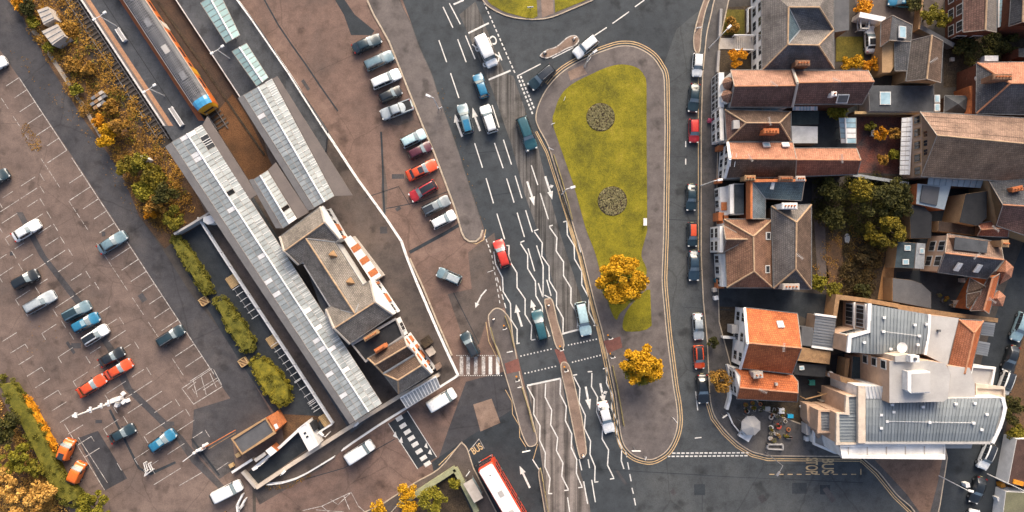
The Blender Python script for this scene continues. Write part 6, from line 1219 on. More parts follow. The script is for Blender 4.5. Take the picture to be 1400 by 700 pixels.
def carmesh(ty):
    if ty in CARM: return CARM[ty]
    T = TYPES[ty]; L, Wd, st = T['L'], T['Wd'], T['st']; hw = Wd/2; ws, rb_ = T['ws'], T['rb']; box = ty in ('van', 'minivan')
    # fine stations by interpolation
    rows = []
    for i, (x, f, zt) in enumerate(st):
        cabin = ws < i < rb_; belt = .93*st[ws][2]+.02 if ws <= i <= rb_ else zt*.93
        belt = min(belt, zt*.95) if not cabin else belt
        rt = (.90 if box else .70) if cabin else .78
        w_ = hw*f
        half = [(w_*.90, .24), (w_, .42), (w_*1.0, min(.68, zt*.85)), (w_*.965, belt), (w_*(rt+.03), zt-.05 if cabin else zt-.03), (w_*(rt-.14), zt-.005), (w_*.30, zt+(.025 if i not in (0, len(st)-1) else 0))]
        rows.append([(x*L, y, z) for y, z in half]+[(x*L, -y, z) for y, z in half[::-1]])
    n = len(rows[0]); b = MB(); b.v = [p for r in rows for p in r]
    fm = {}
    for i in range(len(rows)-1):
        for j in range(n-1): b.f.append([i*n+j, i*n+j+1, (i+1)*n+j+1, (i+1)*n+j]); b.m.append(0)
    b.f.append(list(range(n))); b.m.append(0); b.f.append([(len(rows)-1)*n+j for j in range(n)][::-1]); b.m.append(0)
    def sub(quads, off, shrink=.04):
        m = MB()
        for q in quads:
            P_ = [Vector(rows[i][j]) for i, j in q]; c = sum(P_, Vector())/len(P_); nn = (P_[1]-P_[0]).cross(P_[-1]-P_[0])
            if nn.length < 1e-9: continue
            nn.normalize()
            if nn.dot(c-Vector((c.x*.6, 0, .6))) < 0: nn = -nn
            m.add([c+(p-c)*(1-shrink)+nn*off for p in P_], [[0, 1, 2, 3]])
        return m
    def band(i, js): return [[(i, j), (i, j+1), (i+1, j+1), (i+1, j)] for j in js]
    front = sub(band(ws, range(4, n-5)), .014, .0); rear = sub(band(T['rr'], range(4, n-5)), .014, .0)
    sides = []
    for js in (3, n-5):
        sides.append(sub([[(i, js), (i, js+1), (i+1, js+1), (i+1, js)] for i in range(ws, T['rr'] if not box else ws+2)], .014, .04))
    out = {'body': b.mesh('body', carpaint('white'), smooth=False), 'windscreen': front.mesh('windscreen', M['wscreen']), 'rear_window': rear.mesh('rear_window', M['glass']) , 's0': sides[0].mesh('side_window', M['glass']), 's1': sides[1].mesh('side_window', M['glass'])}
    me = out['body']; bm_ = bmesh.new(); bm_.from_mesh(me); bmesh.ops.recalc_face_normals(bm_, faces=bm_.faces); bm_.to_mesh(me); bm_.free()
    to = bpy.data.objects.new('tmp', me); C.objects.link(to); sm_ = to.modifiers.new('s', 'SUBSURF'); sm_.levels = 1; bpy.context.view_layer.update()
    me2 = bpy.data.meshes.new_from_object(to.evaluated_get(bpy.context.evaluated_depsgraph_get())); bpy.data.objects.remove(to); me2.name = 'body'; out['body'] = me = me2
    me.polygons.foreach_set('use_smooth', [True]*len(me.polygons))
    z_h = st[1][2]; x0 = st[0][0]*L; r = .33 if ty in ('hatch', 'saloon', 'estate') else .38
    wh = MB(); N_ = 18
    for k in range(N_): a0, a1 = 2*math.pi*k/N_, 2*math.pi*(k+1)/N_; wh.add([(r*math.cos(a0), -.11, r*math.sin(a0)), (r*math.cos(a1), -.11, r*math.sin(a1)), (r*math.cos(a1), .11, r*math.sin(a1)), (r*math.cos(a0), .11, r*math.sin(a0))], [[0, 1, 2, 3]])
    wh.add([(r*math.cos(2*math.pi*k/N_), .11, r*math.sin(2*math.pi*k/N_)) for k in range(N_)], [list(range(N_))]); wh.add([(r*math.cos(2*math.pi*k/N_), -.11, r*math.sin(2*math.pi*k/N_)) for k in range(N_)], [list(range(N_))[::-1]])
    out['wheel'] = wh.mesh('wheel', M['rubber']); rm = MB(); rm.tube((0, -.125, 0), (0, .125, 0), r*.62, 12); out['rim'] = rm.mesh('rim', M['alloy'])
    for nm, sx, sy, sz, m in (('headlight', .24, .26, .13, 'lamp'), ('tail_light', .12, .24, .2, 'tail'), ('door_mirror', .15, .17, .14, 'dark_metal'), ('number_plate', .04, .52, .12, 'plate'), ('grille', .05, .8, .16, 'dark_metal')):
        mb = MB(); mb.box((0, 0, 0), (sx, sy, sz)); out[nm] = mb.mesh(nm, M[m])
    CARM[ty] = out; return out
def child(nm, me, par, loc=(0, 0, 0), rot=0.):
    o = bpy.data.objects.new(nm, me); C.objects.link(o); o.parent = par; o.location = loc; o.rotation_euler = (0, 0, rot); return o
def car(label, ty, col, front, rear, group=None, roof=None, name=None, cat='car', extra=None, zc=.75, bonnet=None, roofbars=False):
    T = TYPES[ty]; L, Wd = T['L'], T['Wd']; g_ = carmesh(ty); a, b = W(front[0], front[1], zc), W(rear[0], rear[1], zc); c = (a+b)/2
    t = thing(name or {'minivan': 'minibus', 'van': 'white_van' if col == 'white' else 'van', 'pickup': 'pickup_truck'}.get(ty, 'car'), label, cat, (c.x, c.y, .012), group, math.atan2(a.y-b.y, a.x-b.x), True)
    ln_ = (a-b).length; s = max(.88, min(1.12, ln_/L)); t.scale = (s, .96*(.5+.5*s), .5+.5*s)
    o = child('body', g_['body'], t); o.material_slots[0].link = 'OBJECT'; o.material_slots[0].material = carpaint(col)
    child('windscreen', g_['windscreen'], t)
    if ty not in ('van', 'minivan') or 'minibus' in label: child('rear_window', g_['rear_window'], t)
    child('side_window', g_['s0'], t); child('side_window', g_['s1'], t)
    st = T['st']
    for sx, xx in ((1, st[1][0]-.16), (-1, st[-2][0]+.155)):
        for sy in (-1, 1):
            w_ = child('wheel', g_['wheel'], t, (xx*L, sy*(Wd/2-.10), .33)); child('rim', g_['rim'], w_)
    for sy in (-1, 1):
        child('headlight', g_['headlight'], t, (st[1][0]*L-.06, sy*Wd*.335, st[1][2]-.05), -sy*.5); child('tail_light', g_['tail_light'], t, (st[-2][0]*L+.07, sy*Wd*.37, st[-2][2]+.0))
        child('door_mirror', g_['door_mirror'], t, (st[4][0]*L-.22, sy*(Wd/2+.10), st[4][2]+.02))
    child('number_plate', g_['number_plate'], t, (st[-1][0]*L-.01, 0, .55)); child('grille', g_['grille'], t, (st[0][0]*L+.0, 0, .48))
    zr = st[6][2]
    x1, x2 = st[5][0]*L-.05, st[8][0]*L+.05; rw = Wd*(.74 if ty != 'van' else .9)
    if roof:
        mb = MB(); k = roof.split(':'); f0, f1 = (float(k[1]), float(k[2])) if len(k) > 2 else (0, 1); xa, xb = x1+(x2-x1)*f0, x1+(x2-x1)*f1
        zA = lambda x: np.interp(x/L, [s_[0] for s_ in st][::-1], [s_[2] for s_ in st][::-1])+.034
        xs = [xa+(xb-xa)*i/6 for i in range(7)]; V = []
        for x in xs: V += [(x, rw*.34, zA(x)-.012), (x, 0, zA(x)), (x, -rw*.34, zA(x)-.012)]
        F = []
        for i in range(6): F += [[3*i, 3*i+1, 3*i+4, 3*i+3], [3*i+1, 3*i+2, 3*i+5, 3*i+4]]
        mb.add(V, F); mb.ob('roof_panel' if k[0] != 'glass' else 'sunroof', M['glass'] if k[0] == 'glass' else carpaint(k[0]), t, smooth=True)
    if roofbars:
        for sy in (-1, 1): MB().box(((x1+x2)/2, sy*rw*.42, zr+.03), (abs(x2-x1)*.85, .05, .05)).ob('roof_rail', M['grey_metal'], t)
    if ty == 'pickup':
        MB().box((-.29*L, 0, 1.03), (.33*L, Wd*.80, .05)).ob('load_bed', M['felt'], t)
        for sy in (-1, 1): MB().box((-.29*L, sy*Wd*.44, 1.06), (.36*L, .12, .1)).ob('bed_rail', carpaint(col), t)
    if ty in ('van', 'minivan'):
        for sy in (-1, 1): MB().box((-.497*L, sy*.45, 1.5), (.03, .7, .45)).ob('rear_window', M['glass'], t)
    return t
GF, GC, GS, GM, GR = 'cars parked on the station forecourt', 'cars in the car park', 'cars parked along the street', 'cars driving on the main road', 'cars on the back street'
car('dark saloon, first in the forecourt row from the top', 'saloon', 'dkteal', (520, 51), (482, 68), GF, zc=.8); car('blue grey estate, second in the forecourt row', 'estate', 'bluegrey', (537, 74), (499, 91), GF, roofbars=True)
car('white estate, third in the forecourt row', 'estate', 'white', (547, 99), (508, 116), GF); car('small black hatchback next to the pickup on the forecourt', 'hatch', 'black', (548, 122), (519, 136), GF)
car('silver pickup truck with dark load bed on the forecourt', 'pickup', 'silver', (521, 158), (564, 142), GF, cat='pickup truck'); car('pale blue car, first below the gap in the forecourt row', 'hatch', 'paleteal', (581, 181), (549, 197), GF)
car('dark maroon hatchback on the forecourt', 'hatch', 'maroon', (589, 198), (559, 213), GF); car('orange red car with black sunroof on the forecourt', 'saloon', 'redorange', (597, 223), (556, 242), GF, roof='glass:0:.45')
car('red car with black roof on the forecourt, nose to the left', 'hatch', 'cherry', (561, 271), (596, 251), GF, roof='black'); car('silver grey car with dark sunroof on the forecourt', 'estate', 'grey', (614, 272), (578, 290), GF, roof='glass:.35:1')
car('white hatchback, last in the forecourt row', 'hatch', 'white', (622, 292), (590, 308), GF); car('pale blue grey car driving across the empty lower forecourt', 'hatch', 'bluegrey', (598, 371), (630, 385), None, roof='silver'); car('dark car with pale front about to cross the worn zebra', 'hatch', 'dkteal', (634, 455), (651, 487), None, roof='glass')
car('white van driving down the main road over the KEEP CLEAR lettering', 'van', 'white', (674, 89), (655, 47), GM, cat='van', zc=1.4); car('small bright blue car with pale bonnet on the main road beside the white stop line', 'hatch', 'blue', (652, 101), (663, 133), GM)
car('grey blue car in the left lane of the main road', 'estate', 'bluegrey', (631, 142), (641, 182), GM, roof='blue:.3:1'); car('white car beside the grey blue car on the main road', 'suv', 'white', (662, 144), (674, 181), GM); car('teal car driving down past the tip of the green', 'suv', 'teal', (728, 205), (712, 160), GM, roof='teal')
car('red car on the main road among the zigzag lines', 'hatch', 'red', (680, 328), (692, 365), GM); car('dark teal car waiting beside the upper central refuge', 'estate', 'teal', (733, 424), (743, 465), GM); car('pale blue car at the stop line right of the upper central refuge', 'estate', 'paleteal', (802, 459), (793, 413), GM); car('white car leaving the signal crossing down the main road', 'saloon', 'white', (834, 592), (823, 549), GM)
car('dark car with orange rear waiting at the give way line', 'estate', 'dkteal', (725, 119), (756, 92), None, roof='glass', roofbars=True); car('white car turning past the almond shaped refuge', 'suv', 'white', (787, 75), (814, 53), None)
for args in (('white car at the top of the street, outside the stone steps', 'hatch', 'white', (953, 104), (955, 73), None), ('dark teal saloon, second from the top in the street', 'saloon', 'dkteal', (947, 153), (951, 114), None), ('red car with dark chequered roof in the street', 'hatch', 'cherry', (949, 195), (949, 162), 'red'), ('dark saloon alone in the middle of the street', 'saloon', 'dkteal', (945, 287), (946, 252), None),
             ('orange red car with dark bonnet in the street', 'hatch', 'dkteal', (947, 337), (947, 304), 'redorange'), ('navy saloon behind the orange red car in the street', 'saloon', 'navy', (949, 384), (949, 342), None), ('pale silver blue car parked in the street by the dark alley', 'saloon', 'silver', (956, 465), (954, 428), None), ('red car with dark roof between the silver and the black car in the street', 'hatch', 'redorange', (957, 504), (955, 473), 'black'), ('black saloon, last at the bottom of the street', 'saloon', 'black', (962, 552), (960, 511), None)):
    car(args[0], args[1], args[2], args[3], args[4], GS, roof=args[5])
for args in (('white saloon in the upper left of the car park', 'saloon', 'white', (53, 304), (18, 326), None), ('blue grey car alone in the long right hand row of bays', 'saloon', 'bluegrey', (171, 320), (135, 343), None), ('dark car cut by the left edge of the car park', 'hatch', 'dkteal', (10, 235), (-22, 255), None), ('white car cut by the left edge near the top', 'saloon', 'white', (7, 81), (-30, 100), None), ('black car with pale windows below the white saloon', 'hatch', 'black', (51, 373), (18, 391), 'black'), ('silver estate below the black car', 'estate', 'silver', (74, 402), (35, 424), None),
             ('teal blue car, uppermost of three side by side', 'hatch', 'bluegrey', (122, 416), (87, 435), 'dkteal'), ('bright blue car in the middle of three side by side', 'hatch', 'blue', (134, 432), (100, 450), 'ltblue:0:.3'), ('white car with black roof, lowest of three side by side', 'hatch', 'white', (146, 448), (114, 468), 'black'), ('black saloon above the red car', 'saloon', 'black', (167, 480), (137, 497), None), ('orange red car with dark front window, right of the other red one', 'saloon', 'redorange', (179, 495), (145, 515), None), ('orange red car to the lower left of its red neighbour', 'saloon', 'redorange', (143, 516), (107, 539), None),
             ('black car near the lighting mast', 'saloon', 'dkteal', (183, 584), (150, 602), None), ('bright blue car in the lower car park by the drain channel', 'hatch', 'blue', (238, 591), (206, 614), 'ltblue:0:.35'), ('dark estate parked in the lower part of the right hand row', 'estate', 'dkteal', (250, 449), (216, 470), None)):
    car(args[0], args[1], args[2], args[3], args[4], GC, roof=args[5], roofbars=args[1] == 'estate')
car('boxy orange minibus with dark roof window by the long hedge', 'minivan', 'orange', (94, 602), (84, 628), 'orange vans by the long hedge', roof='glass:.5:1', cat='van', zc=1.2); car('boxy orange minibus with plain roof below the first', 'minivan', 'orange', (109, 634), (98, 659), 'orange vans by the long hedge', cat='van', zc=1.2)
car('white minibus at the bottom of the car park by the gate', 'van', 'white', (325, 665), (293, 681), 'white vans by the station', cat='van', zc=1.2); car('white van parked beside the station ramp near the glazed lean-to', 'van', 'white', (621, 537), (586, 558), 'white vans by the station', cat='van', zc=1.2); car('white van parked below the station ramp beside the block crossing', 'van', 'white', (508, 608), (474, 630), 'white vans by the station', cat='van', zc=1.2)
car('white car with black roof on the drive at the top right', 'saloon', 'white', (1190, 34), (1191, 73), None, roof='glass:.2:.9'); car('bright blue car cut by the top edge', 'hatch', 'blue', (1215, 0), (1251, 3), None, roof='ltblue:0:.2')
for args in (('white car parked in the back street beside the orange hip roof', 'estate', 'ltblue', (1388, 466), (1402, 428), None), ('black car behind the white one in the back street', 'saloon', 'black', (1377, 506), (1388, 474), None), ('white car with black roof at the hotel corner', 'suv', 'white', (1368, 544), (1381, 508), 'glass'), ('white car with black roof below the hotel', 'suv', 'white', (1342, 641), (1356, 607), 'glass'), ('black saloon with its mirrors out, second below the hotel', 'saloon', 'black', (1331, 688), (1343, 652), None), ('white car cut by the bottom edge', 'hatch', 'white', (1334, 697), (1326, 735), None)):
    car(args[0], args[1], args[2], args[3], args[4], GR, roof=args[5])
# bus
a, b = W(663, 633, 3), W(715, 722, 3); bl = 10.6; d_ = (a-b).normalized(); c = a-d_*bl/2
bus = thing('bus', 'red double decker bus with white roof at the bottom of the bus road', 'bus', (c.x, c.y, .016), None, math.atan2(d_.y, d_.x), True)
hw = 1.26; hx = bl/2; CR = .45
def rrect(hx, hw, r, n=5):
    o = []
    for cx, cy, a0 in ((hx-r, hw-r, 0), (-hx+r, hw-r, 90), (-hx+r, -hw+r, 180), (hx-r, -hw+r, 270)):
        for k in range(n+1): t_ = math.radians(a0+90*k/n); o.append((cx+r*math.cos(t_), cy+r*math.sin(t_)))
    return o
MB().prism(rrect(hx, hw, CR), .30, 4.15).ob('body', carpaint('busred'), bus)
mb = MB(); o1, o2 = rrect(hx-.02, hw-.02, CR), rrect(hx-.20, hw-.13, .35); n_ = len(o1); mb.add([(x, y, 4.15) for x, y in o1]+[(x, y, 4.34) for x, y in o2], [[i, (i+1) % n_, n_+(i+1) % n_, n_+i] for i in range(n_)]); mb.ob('roof_edge', carpaint('busred'), bus)
MB().poly([(x, y, 4.345) for x, y in o2]).ob('roof', M['white_metal'], bus)
for x in (-2.6, .6): MB().box((x, 0, 4.36), (.9, .7, .05)).ob('roof_hatch', M['mem'], bus)
for x in (-4, -1, 2): MB().box((x, 0, 4.348), (.04, 2.1, .012)).ob('roof_seam', M['mem'], bus)
MB().tube((hx-1.6, 0, 4.34), (hx-1.6, 0, 4.40), .09, 8).ob('roof_hatch', M['felt'], bus); mb = MB(); mb.ribbon(ring((-hx+2.2, 0), .35, 16), .08, 4.35, 4.37, closed=True); mb.ob('roof_emblem', M['mem'], bus)
MB().box((hx+.005, 0, 3.2), (.04, 2.1, .9)).ob('upper_windscreen', M['glass'], bus); MB().box((hx+.005, 0, 1.6), (.04, 2.2, 1.2)).ob('windscreen', M['glass'], bus); MB().box((hx+.02, 0, 2.45), (.04, 1.5, .3)).ob('destination_blind', M['felt'], bus)
for sy in (-1, 1):
    for zz_ in (1.75, 3.25):
        for k in range(6): MB().box((-hx+1.5+k*1.5, sy*(hw+.005), zz_), (1.3, .03, .85)).ob('window', M['glass'], bus)
    MB().box((hx-.02, sy*.95, .8), (.08, .3, .22)).ob('headlight', M['lamp'], bus); MB().box((hx+.08, sy*(hw+.18), 2.2), (.18, .24, .4)).ob('door_mirror', M['dark_metal'], bus)
    for x in (hx-2.6, -hx+2.9): w_ = MB(); w_.tube((x, sy*(hw-.28), .48), (x, sy*(hw+.01), .48), .48, 16); w_ = w_.ob('wheel', M['rubber'], bus); MB().tube((x, sy*(hw-.2), .48), (x, sy*(hw+.03), .48), .26, 12).ob('rim', M['alloy'], w_)
# ---------------------------------------------------------------- lamps, signals, signs
def lamp(label, base, h, arms, m='white_metal', group=None, z0=0., ang0=0., name='street_lamp', headlen=.75):
    """arms: list of (dx, dy) metres from the pole top to each lamp head"""
    q = W(base[0], base[1], z0); t = thing(name, label, 'street lamp', tuple(q), group); MB().tube((q.x, q.y, z0), (q.x, q.y, z0+h), .085, 8, r2=.055).ob('pole', M[m], t)
    for dx, dy in arms:
        e = Vector((q.x+dx, q.y+dy, z0+h+.15)); a_ = MB(); a_.tube((q.x, q.y, z0+h-.02), e, .045, 6); a_.ob('arm', M[m], t); r_ = math.atan2(dy, dx); hd = MB(); L_ = headlen; c_ = e+Vector((math.cos(r_), math.sin(r_), 0))*L_*.3
        hd.box((c_.x, c_.y, e.z), (L_, .34, .16), r_, taper=.8); h_ = hd.ob('lamp_head', M[m], t); MB().box((c_.x, c_.y, e.z-.09), (L_*.7, .24, .03), r_).ob('lamp_glass', M['lamp'], h_)
    return t
PLG = 'double headed platform lamps'
pd = (.835*.75, .55*.75)
for b_, z, lb in (((160, 36), .9, 'double headed platform lamp near the top of the island platform'), ((225, 131), .9, 'double headed platform lamp beside the train front'), ((314, 80), .9, 'double headed platform lamp between the two teal shelters')):
    lamp(lb, b_, 4.4, [pd, (-pd[0], -pd[1])], group=PLG, z0=z, headlen=.5)
SLG = 'street lamps around the green'
lamp('street lamp on the long pavement strip between forecourt and main road', (600, 149), 7.5, [(-.5, .2)], group=SLG); lamp('street lamp on the green side pavement halfway down', (768, 266), 8.5, [(.7, .2)], group=SLG); lamp('street lamp at the top of the triangular green pavement', (799, 92), 6.0, [(.7, .5)], group=SLG)
lamp('street lamp on the house side pavement near the stone steps', (969, 66), 7.5, [(.6, .6)], group=SLG); lamp('street lamp on the house side pavement near the blue slate house', (958, 254), 7.0, [(.6, .1)], group=SLG); lamp('street lamp at the bottom corner by the bus stop lettering', (1046, 618), 7.0, [(-.6, -.9)], m='grey_metal', group=SLG); lamp('street lamp below the hotel beside the black saloon', (1350, 648), 8.0, [(.5, -.2)], group=SLG); lamp('street lamp standing in the back street below the hotel', (1283, 650), 6.5, [(.4, -.1)], group=SLG)
lamp('slim lamp on the station ramp by the block crossing', (490, 577), 3.2, [(.3, .3)], group='ramp lamps'); lamp('slim lamp below the small walled yard', (393, 641), 3.2, [(.3, .3)], group='ramp lamps'); lamp('slim lamp between kiosk and glazed canopy', (452, 590), 3.2, [(-.3, .3)], group='ramp lamps'); lamp('slim lamp inside the small walled yard', (366, 628), 3.2, [(-.5, -.3)], group='ramp lamps')
# tall lighting mast
q = W(165, 546); t = thing('lighting_mast', 'tall white lighting mast with floodlights leaning across the car park view', 'lighting mast', tuple(q)); MB().tube((q.x, q.y, 0), (q.x, q.y, 11.0), .16, 10, r2=.10).ob('pole', M['white_metal'], t)
for zz_, s_ in ((3.2, .9), (5.0, .7), (7.6, .8), (10.9, .7)): hd = MB(); hd.box((q.x, q.y+.1, zz_), (.3, s_, .22)); hd.box((q.x-.25, q.y, zz_), (.35, .3, .3)); hd.ob('floodlight', M['white_metal'], t)
for k, (dx, dy, z) in enumerate(((.2, .3, 1.0), (-.7, .1, .8), (.7, -.3, .7), (-.2, -.7, .9), (-1.1, -.2, .5), (1.2, -.1, .4), (.5, .9, .4))): MB().box((q.x+dx, q.y+dy, z/2), (.55, .5, z), .4*k).ob('cabinet', M['white_metal'], t)
q = W(279, 612); t = thing('car_park_barrier', 'car park barrier with rusty arm and white post lamps', 'barrier', tuple(q)); MB().box((q.x, q.y, .5), (.5, .5, 1.0), .5).ob('housing', M['white_metal'], t); a_ = W(322, 588, 1.0); MB().tube((q.x, q.y, 1.0), a_, .07, 6).ob('arm', M['brickor'], t)
b_ = W(285, 614, .4); c_ = W(322, 592, .4); MB().tube(b_, c_, .05, 6).ob('lower_arm', M['wood'], t)
for px in ((279, 609), (273, 615), (266, 619), (270, 616)): p = W(px[0], px[1], 1.1); MB().box((p.x, p.y, .6), (.35, .35, 1.2), .5).ob('marker_post', M['white_metal'], t); MB().ball((p.x, p.y, 1.3), .24, 8).ob('marker_lamp', M['white_metal'], t)
MB().tube(W(266, 619, 1.0), W(250, 631, 1.0), .06, 6).ob('arm', M['white_metal'], t)
for s, lb in (('328,700 327,688 334,674', 'white hooped rail by the gate at the bottom of the car park, left one'), ('334,690 330,694 338,680', 'white hooped rail by the gate at the bottom of the car park, right one')): fence(lb, s, 1.0, (.4, 1.0), 'white_metal', rw=.22, cat='railing', name='gate_rail')
q = W(309, 700); t = thing('bollard', 'yellow and black banded post by the gate at the bottom of the car park', 'bollard', tuple(q))
for i in range(4): MB().tube((q.x, q.y, i*.25), (q.x, q.y, i*.25+.25), .16, 8).ob('band', M['amber' if i % 2 else 'felt'], t)
for px, m, lb in (((318, 635), 'palewood', 'pale timber crate by the brick hut, left one'), ((327, 621), 'palewood', 'pale timber crate at the corner of the brick hut')): q = W(*px); t = thing('timber_crate', lb, 'crate', tuple(q), 'timber crates by the brick hut'); MB().box((q.x, q.y, .25), (.6, .55, .5), .5).ob('box', M[m], t); MB().box((q.x, q.y, .53), (.66, .6, .06), .5).ob('lid', M[m], t)
# trolley in the car park (white frame on a dark patch)
fence('white trolley frame on the dark patch at the bottom of the car park', '201,631 204,642 202,648 211,641 207,632', 1.0, (.5, 1.0), 'white_metal', rw=.08, gap=1, cat='trolley', name='trolley')
# traffic signals
for px, r_, lb in (((690, 446), .3, 'traffic signal on the left island above the crossing'), ((831, 459), .3, 'traffic signal on the green side pavement above the crossing'), ((766, 474), .3, 'traffic signal at the lower tip of the upper refuge'), ((772, 502), .3, 'traffic signal at the upper tip of the lower refuge'), ((707, 515), .3, 'traffic signal on the left island below the crossing'), ((834, 484), .3, 'traffic signal on the green side pavement below the crossing')):
    q = W(*px, .12); t = thing('traffic_signal', lb, 'traffic light', tuple(q), 'traffic signals at the crossing'); MB().tube((q.x, q.y, .12), (q.x, q.y, 3.0), .06, 8).ob('pole', M['dark_metal'], t)
    hd = MB(); hd.box((q.x, q.y+.05, 2.9), (.34, .28, .95), r_); h_ = hd.ob('signal_head', M['felt'], t); MB().box((q.x+.05, q.y-.13, 2.9), (.62, .05, 1.2), r_).ob('backing_board', M['white_metal'], h_); MB().box((q.x-.12, q.y+.2, 1.1), (.22, .18, .34), r_).ob('push_button_box', M['amber'], t)
def bollard(px, lb, group): q = W(*px, .12); t = thing('island_bollard', lb, 'bollard', tuple(q), group); MB().box((q.x, q.y, .55), (.34, .22, .95), .5, taper=.8).ob('body', M['white_metal'], t); MB().box((q.x, q.y, .62), (.24, .24, .4), .5).ob('panel', M['amber'], t); MB().box((q.x, q.y, .14), (.5, .4, .06), .5).ob('foot', M['felt'], t)
bollard((745, 73), 'lit bollard on the left end of the almond shaped refuge', 'refuge bollards'); bollard((785, 54), 'lit bollard on the right end of the almond shaped refuge', 'refuge bollards'); bollard((750, 417), 'bollard at the rounded tip of the upper central refuge', 'refuge bollards'); bollard((797, 622), 'bollard at the lower end of the lower central refuge', 'refuge bollards'); bollard((675, 436), 'bollard at the tip of the long left island', 'refuge bollards')
def rail_guard(lb, s): return fence(lb, s, 1.1, (.3, .7, 1.1), 'ochre', gap=1.6, rw=.07, group='pedestrian guard rails', cat='guard rail', name='guard_rail')
rail_guard('guard rail along the upper right edge of the long left island', '691,432 698,452 703,474'); rail_guard('guard rail along the lower right edge of the long left island', '714,530 722,556 730,588'); rail_guard('guard rail on the green side pavement below the crossing', '837,500 842,522 847,550 852,580'); rail_guard('short guard rail on the left edge of the long left island', '671,448 677,470 683,487'); rail_guard('guard rail beside the bus road on the narrow strip', '739,640 745,672 750,700')
rail_guard('guard rail on the green side pavement above the first pale lamp', '757,213 768,247 776,276 782,300')
def sign(px, h, lb, w_, hh, m='white_metal', rot=0., cat='sign', name='road_sign', group=None, z0=.12):
    q = W(*px, z0); t = thing(name, lb, cat, tuple(q), group); MB().tube((q.x, q.y, z0), (q.x, q.y, h), .05, 6).ob('pole', M['grey_metal'], t); MB().box((q.x, q.y+.06, h-hh/2), (w_, .05, hh), rot).ob('sign_plate', M[m], t); return t
RS = 'road signs on poles'
for px, h, lb, w_, rot in (((803, 88), 2.6, 'white sign beside the tan dropped kerb at the top of the green', .9, .9), ((752, 207), 2.6, 'white sign at the kerb beside the teal car', .8, -.4), ((771, 138), 1.6, 'small white sign standing on the lawn near its top left edge', .6, 1.2), ((866, 611), 2.8, 'white sign at the rounded bottom of the green', 1.3, 0), ((918, 570), 2.8, 'white sign on the right kerb of the green near the bottom', .9, -.9), ((719, 612), 2.6, 'white sign at the bottom of the long left island', 1.2, .2), ((697, 479), 2.4, 'white sign on the long left island by the zebra', .9, .2), ((950, 45), 2.6, 'white sign on the brown strip at the top of the street', .8, .1), ((710, 527), 2.2, 'pale sign at the crossing stop line on the left island', .6, .2), ((641, 642), 2.6, 'white bus stop flag sign beside the red bus', .9, .9), ((755, 173), 2.2, 'grey sign on the lawn at its left edge', .6, .4), ((725, 13), 1.2, 'low white sign on the lawn at the top edge', .9, .1), ((604, 151), 2.0, 'small sign at the foot of the forecourt street lamp', .5, .5), ((671, 371), 2.6, 'thin sign at the forecourt exit beside the dashed line', .9, .3), ((986, 566), 2.2, 'white sign on the curved pavement by the gazebo', .8, .6), ((880, 623), 2.0, 'small white sign at the very bottom of the green', .5, 1.2)):
    sign(px, h, lb, w_, .5, rot=rot, group=RS)
q = W(880, 304); t = thing('information_board', 'white information board standing at the right edge of the lawn', 'board', tuple(q))
for y in (-.45, .45): MB().tube((q.x, q.y+y, 0), (q.x, q.y+y, 1.3), .05, 6).ob('leg', M['grey_metal'], t)
MB().box((q.x, q.y, 1.2), (.5, 1.1, .12)).ob('panel', M['white_metal'], t)
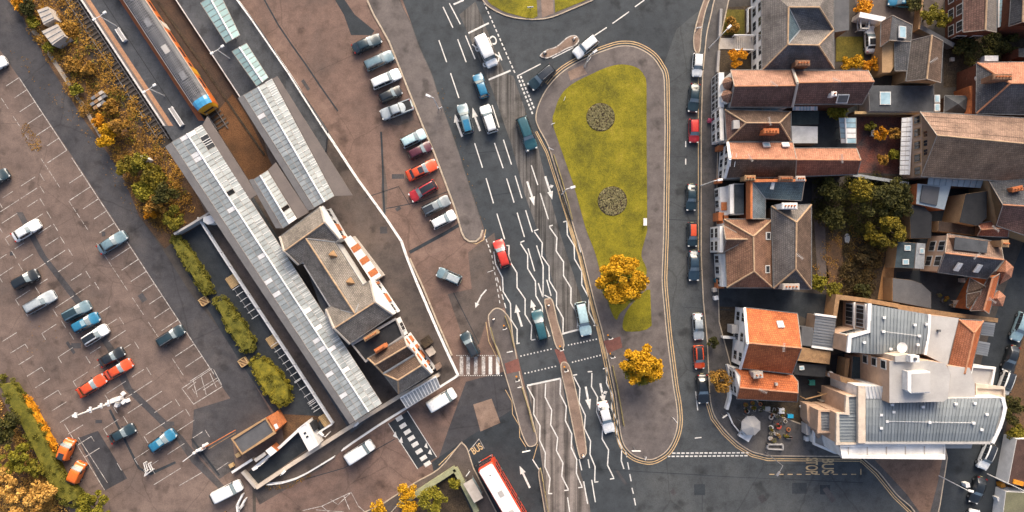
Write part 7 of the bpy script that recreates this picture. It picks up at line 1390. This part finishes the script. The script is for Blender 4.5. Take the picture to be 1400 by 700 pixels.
# bus shelter
q = W(647, 671, 2.5); t = thing('bus_shelter', 'grey flat roofed bus shelter beside the red bus', 'bus shelter', (q.x, q.y, 0)); r_ = math.atan2(d_.y, d_.x)
MB().box((q.x, q.y, 2.5), (3.2, 1.5, .14), r_).ob('roof', M['conc'], t)
for a in (-1.4, 1.4):
    for b in (-.6, .6): p = Vector((a*math.cos(r_)-b*math.sin(r_), a*math.sin(r_)+b*math.cos(r_))); MB().box((q.x+p.x, q.y+p.y, 1.22), (.08, .08, 2.44), r_).ob('post', M['grey_metal'], t)
p = Vector((.55*math.sin(r_), -.55*math.cos(r_))); MB().box((q.x+p.x, q.y+p.y, 1.2), (2.8, .04, 1.8), r_).ob('glass_back', M['skypane'], t)
wall('mossy topped wall of the corner garden, the side along the pavement', '545,692 585,665 622,641', 1.0, .7, 'green_wall'); wall('mossy topped wall of the corner garden, the side behind the bus shelter', '622,641 634,664 652,700', 1.0, .7, 'green_wall'); area('garden_bed', '549,712 585,671 621,648 650,712', M['dirt'], .026)
# wheelie bins along the back street and dark front gardens
bi = 0
for px, m, lb in (((979, 383), 'bluebin', 'blue bin on the pavement by the brown hipped house'), ((976, 396), 'conc', 'pale bin bags on the pavement at the alley mouth'), ((1320, 662), 'white_metal', 'white cone shaped bin left of the black saloon'), ((1378, 620), 'conc', 'pale bin at the brown pavement right of the hotel'), ((1372, 668), 'mem', 'grey bin by the lower shop'), ((1363, 681), 'white_metal', 'white bin close to the mossy roof'), ((1368, 662), 'amber', 'orange bin in the lower right brown yard'), ((978, 407), 'white_metal', 'white bag on the pavement by the brick patio')):
    q = W(px[0], px[1], .5); t = thing('wheelie_bin', lb, 'bin', (q.x, q.y, 0), 'bins along the pavements'); MB().box((q.x, q.y, .5), (.58, .55, 1.0), .2, taper=1.1).ob('body', M[m], t); MB().box((q.x, q.y, 1.03), (.62, .62, .08), .2).ob('lid', M[m], t)
q = W(970, 165, .6); t = thing('planter', 'bright pink flower ball on the pavement by the terrace house', 'planter', (q.x, q.y, 0)); MB().tube((q.x, q.y, .12), (q.x, q.y, .5), .22, 10, r2=.3).ob('pot', M['felt2'], t); leaves('flowers', [(q.x, q.y, .65)], [(.38, .38, .3)], 260, .07, M['pink'], t)
# fallen leaves and litter on the car park
def litter(name, polys, n, m, z=.03, size=.05):
    pts = []
    for s, k in polys: pts += [tuple(W(x, y))[:2]+(z,) for x, y in scatter(s, k, 0, 0, 0)]
    return leaves(name, pts, [(.12, .12, .01)]*len(pts), n, size, m, kind='stuff')
litter('fallen_leaves', [('26,172 36,168 56,190 58,206 44,206 32,190', 260), ('95,430 100,440 40,500 10,430', 20), ('590,120 604,118 664,300 654,305', 70), ('815,420 905,420 920,540 840,540', 160), ('20,60 140,190 190,300 180,300 120,195 10,70', 120), ('360,664 398,660 424,645 424,652 396,668 366,670', 160)], 2600, M['L_rust'])
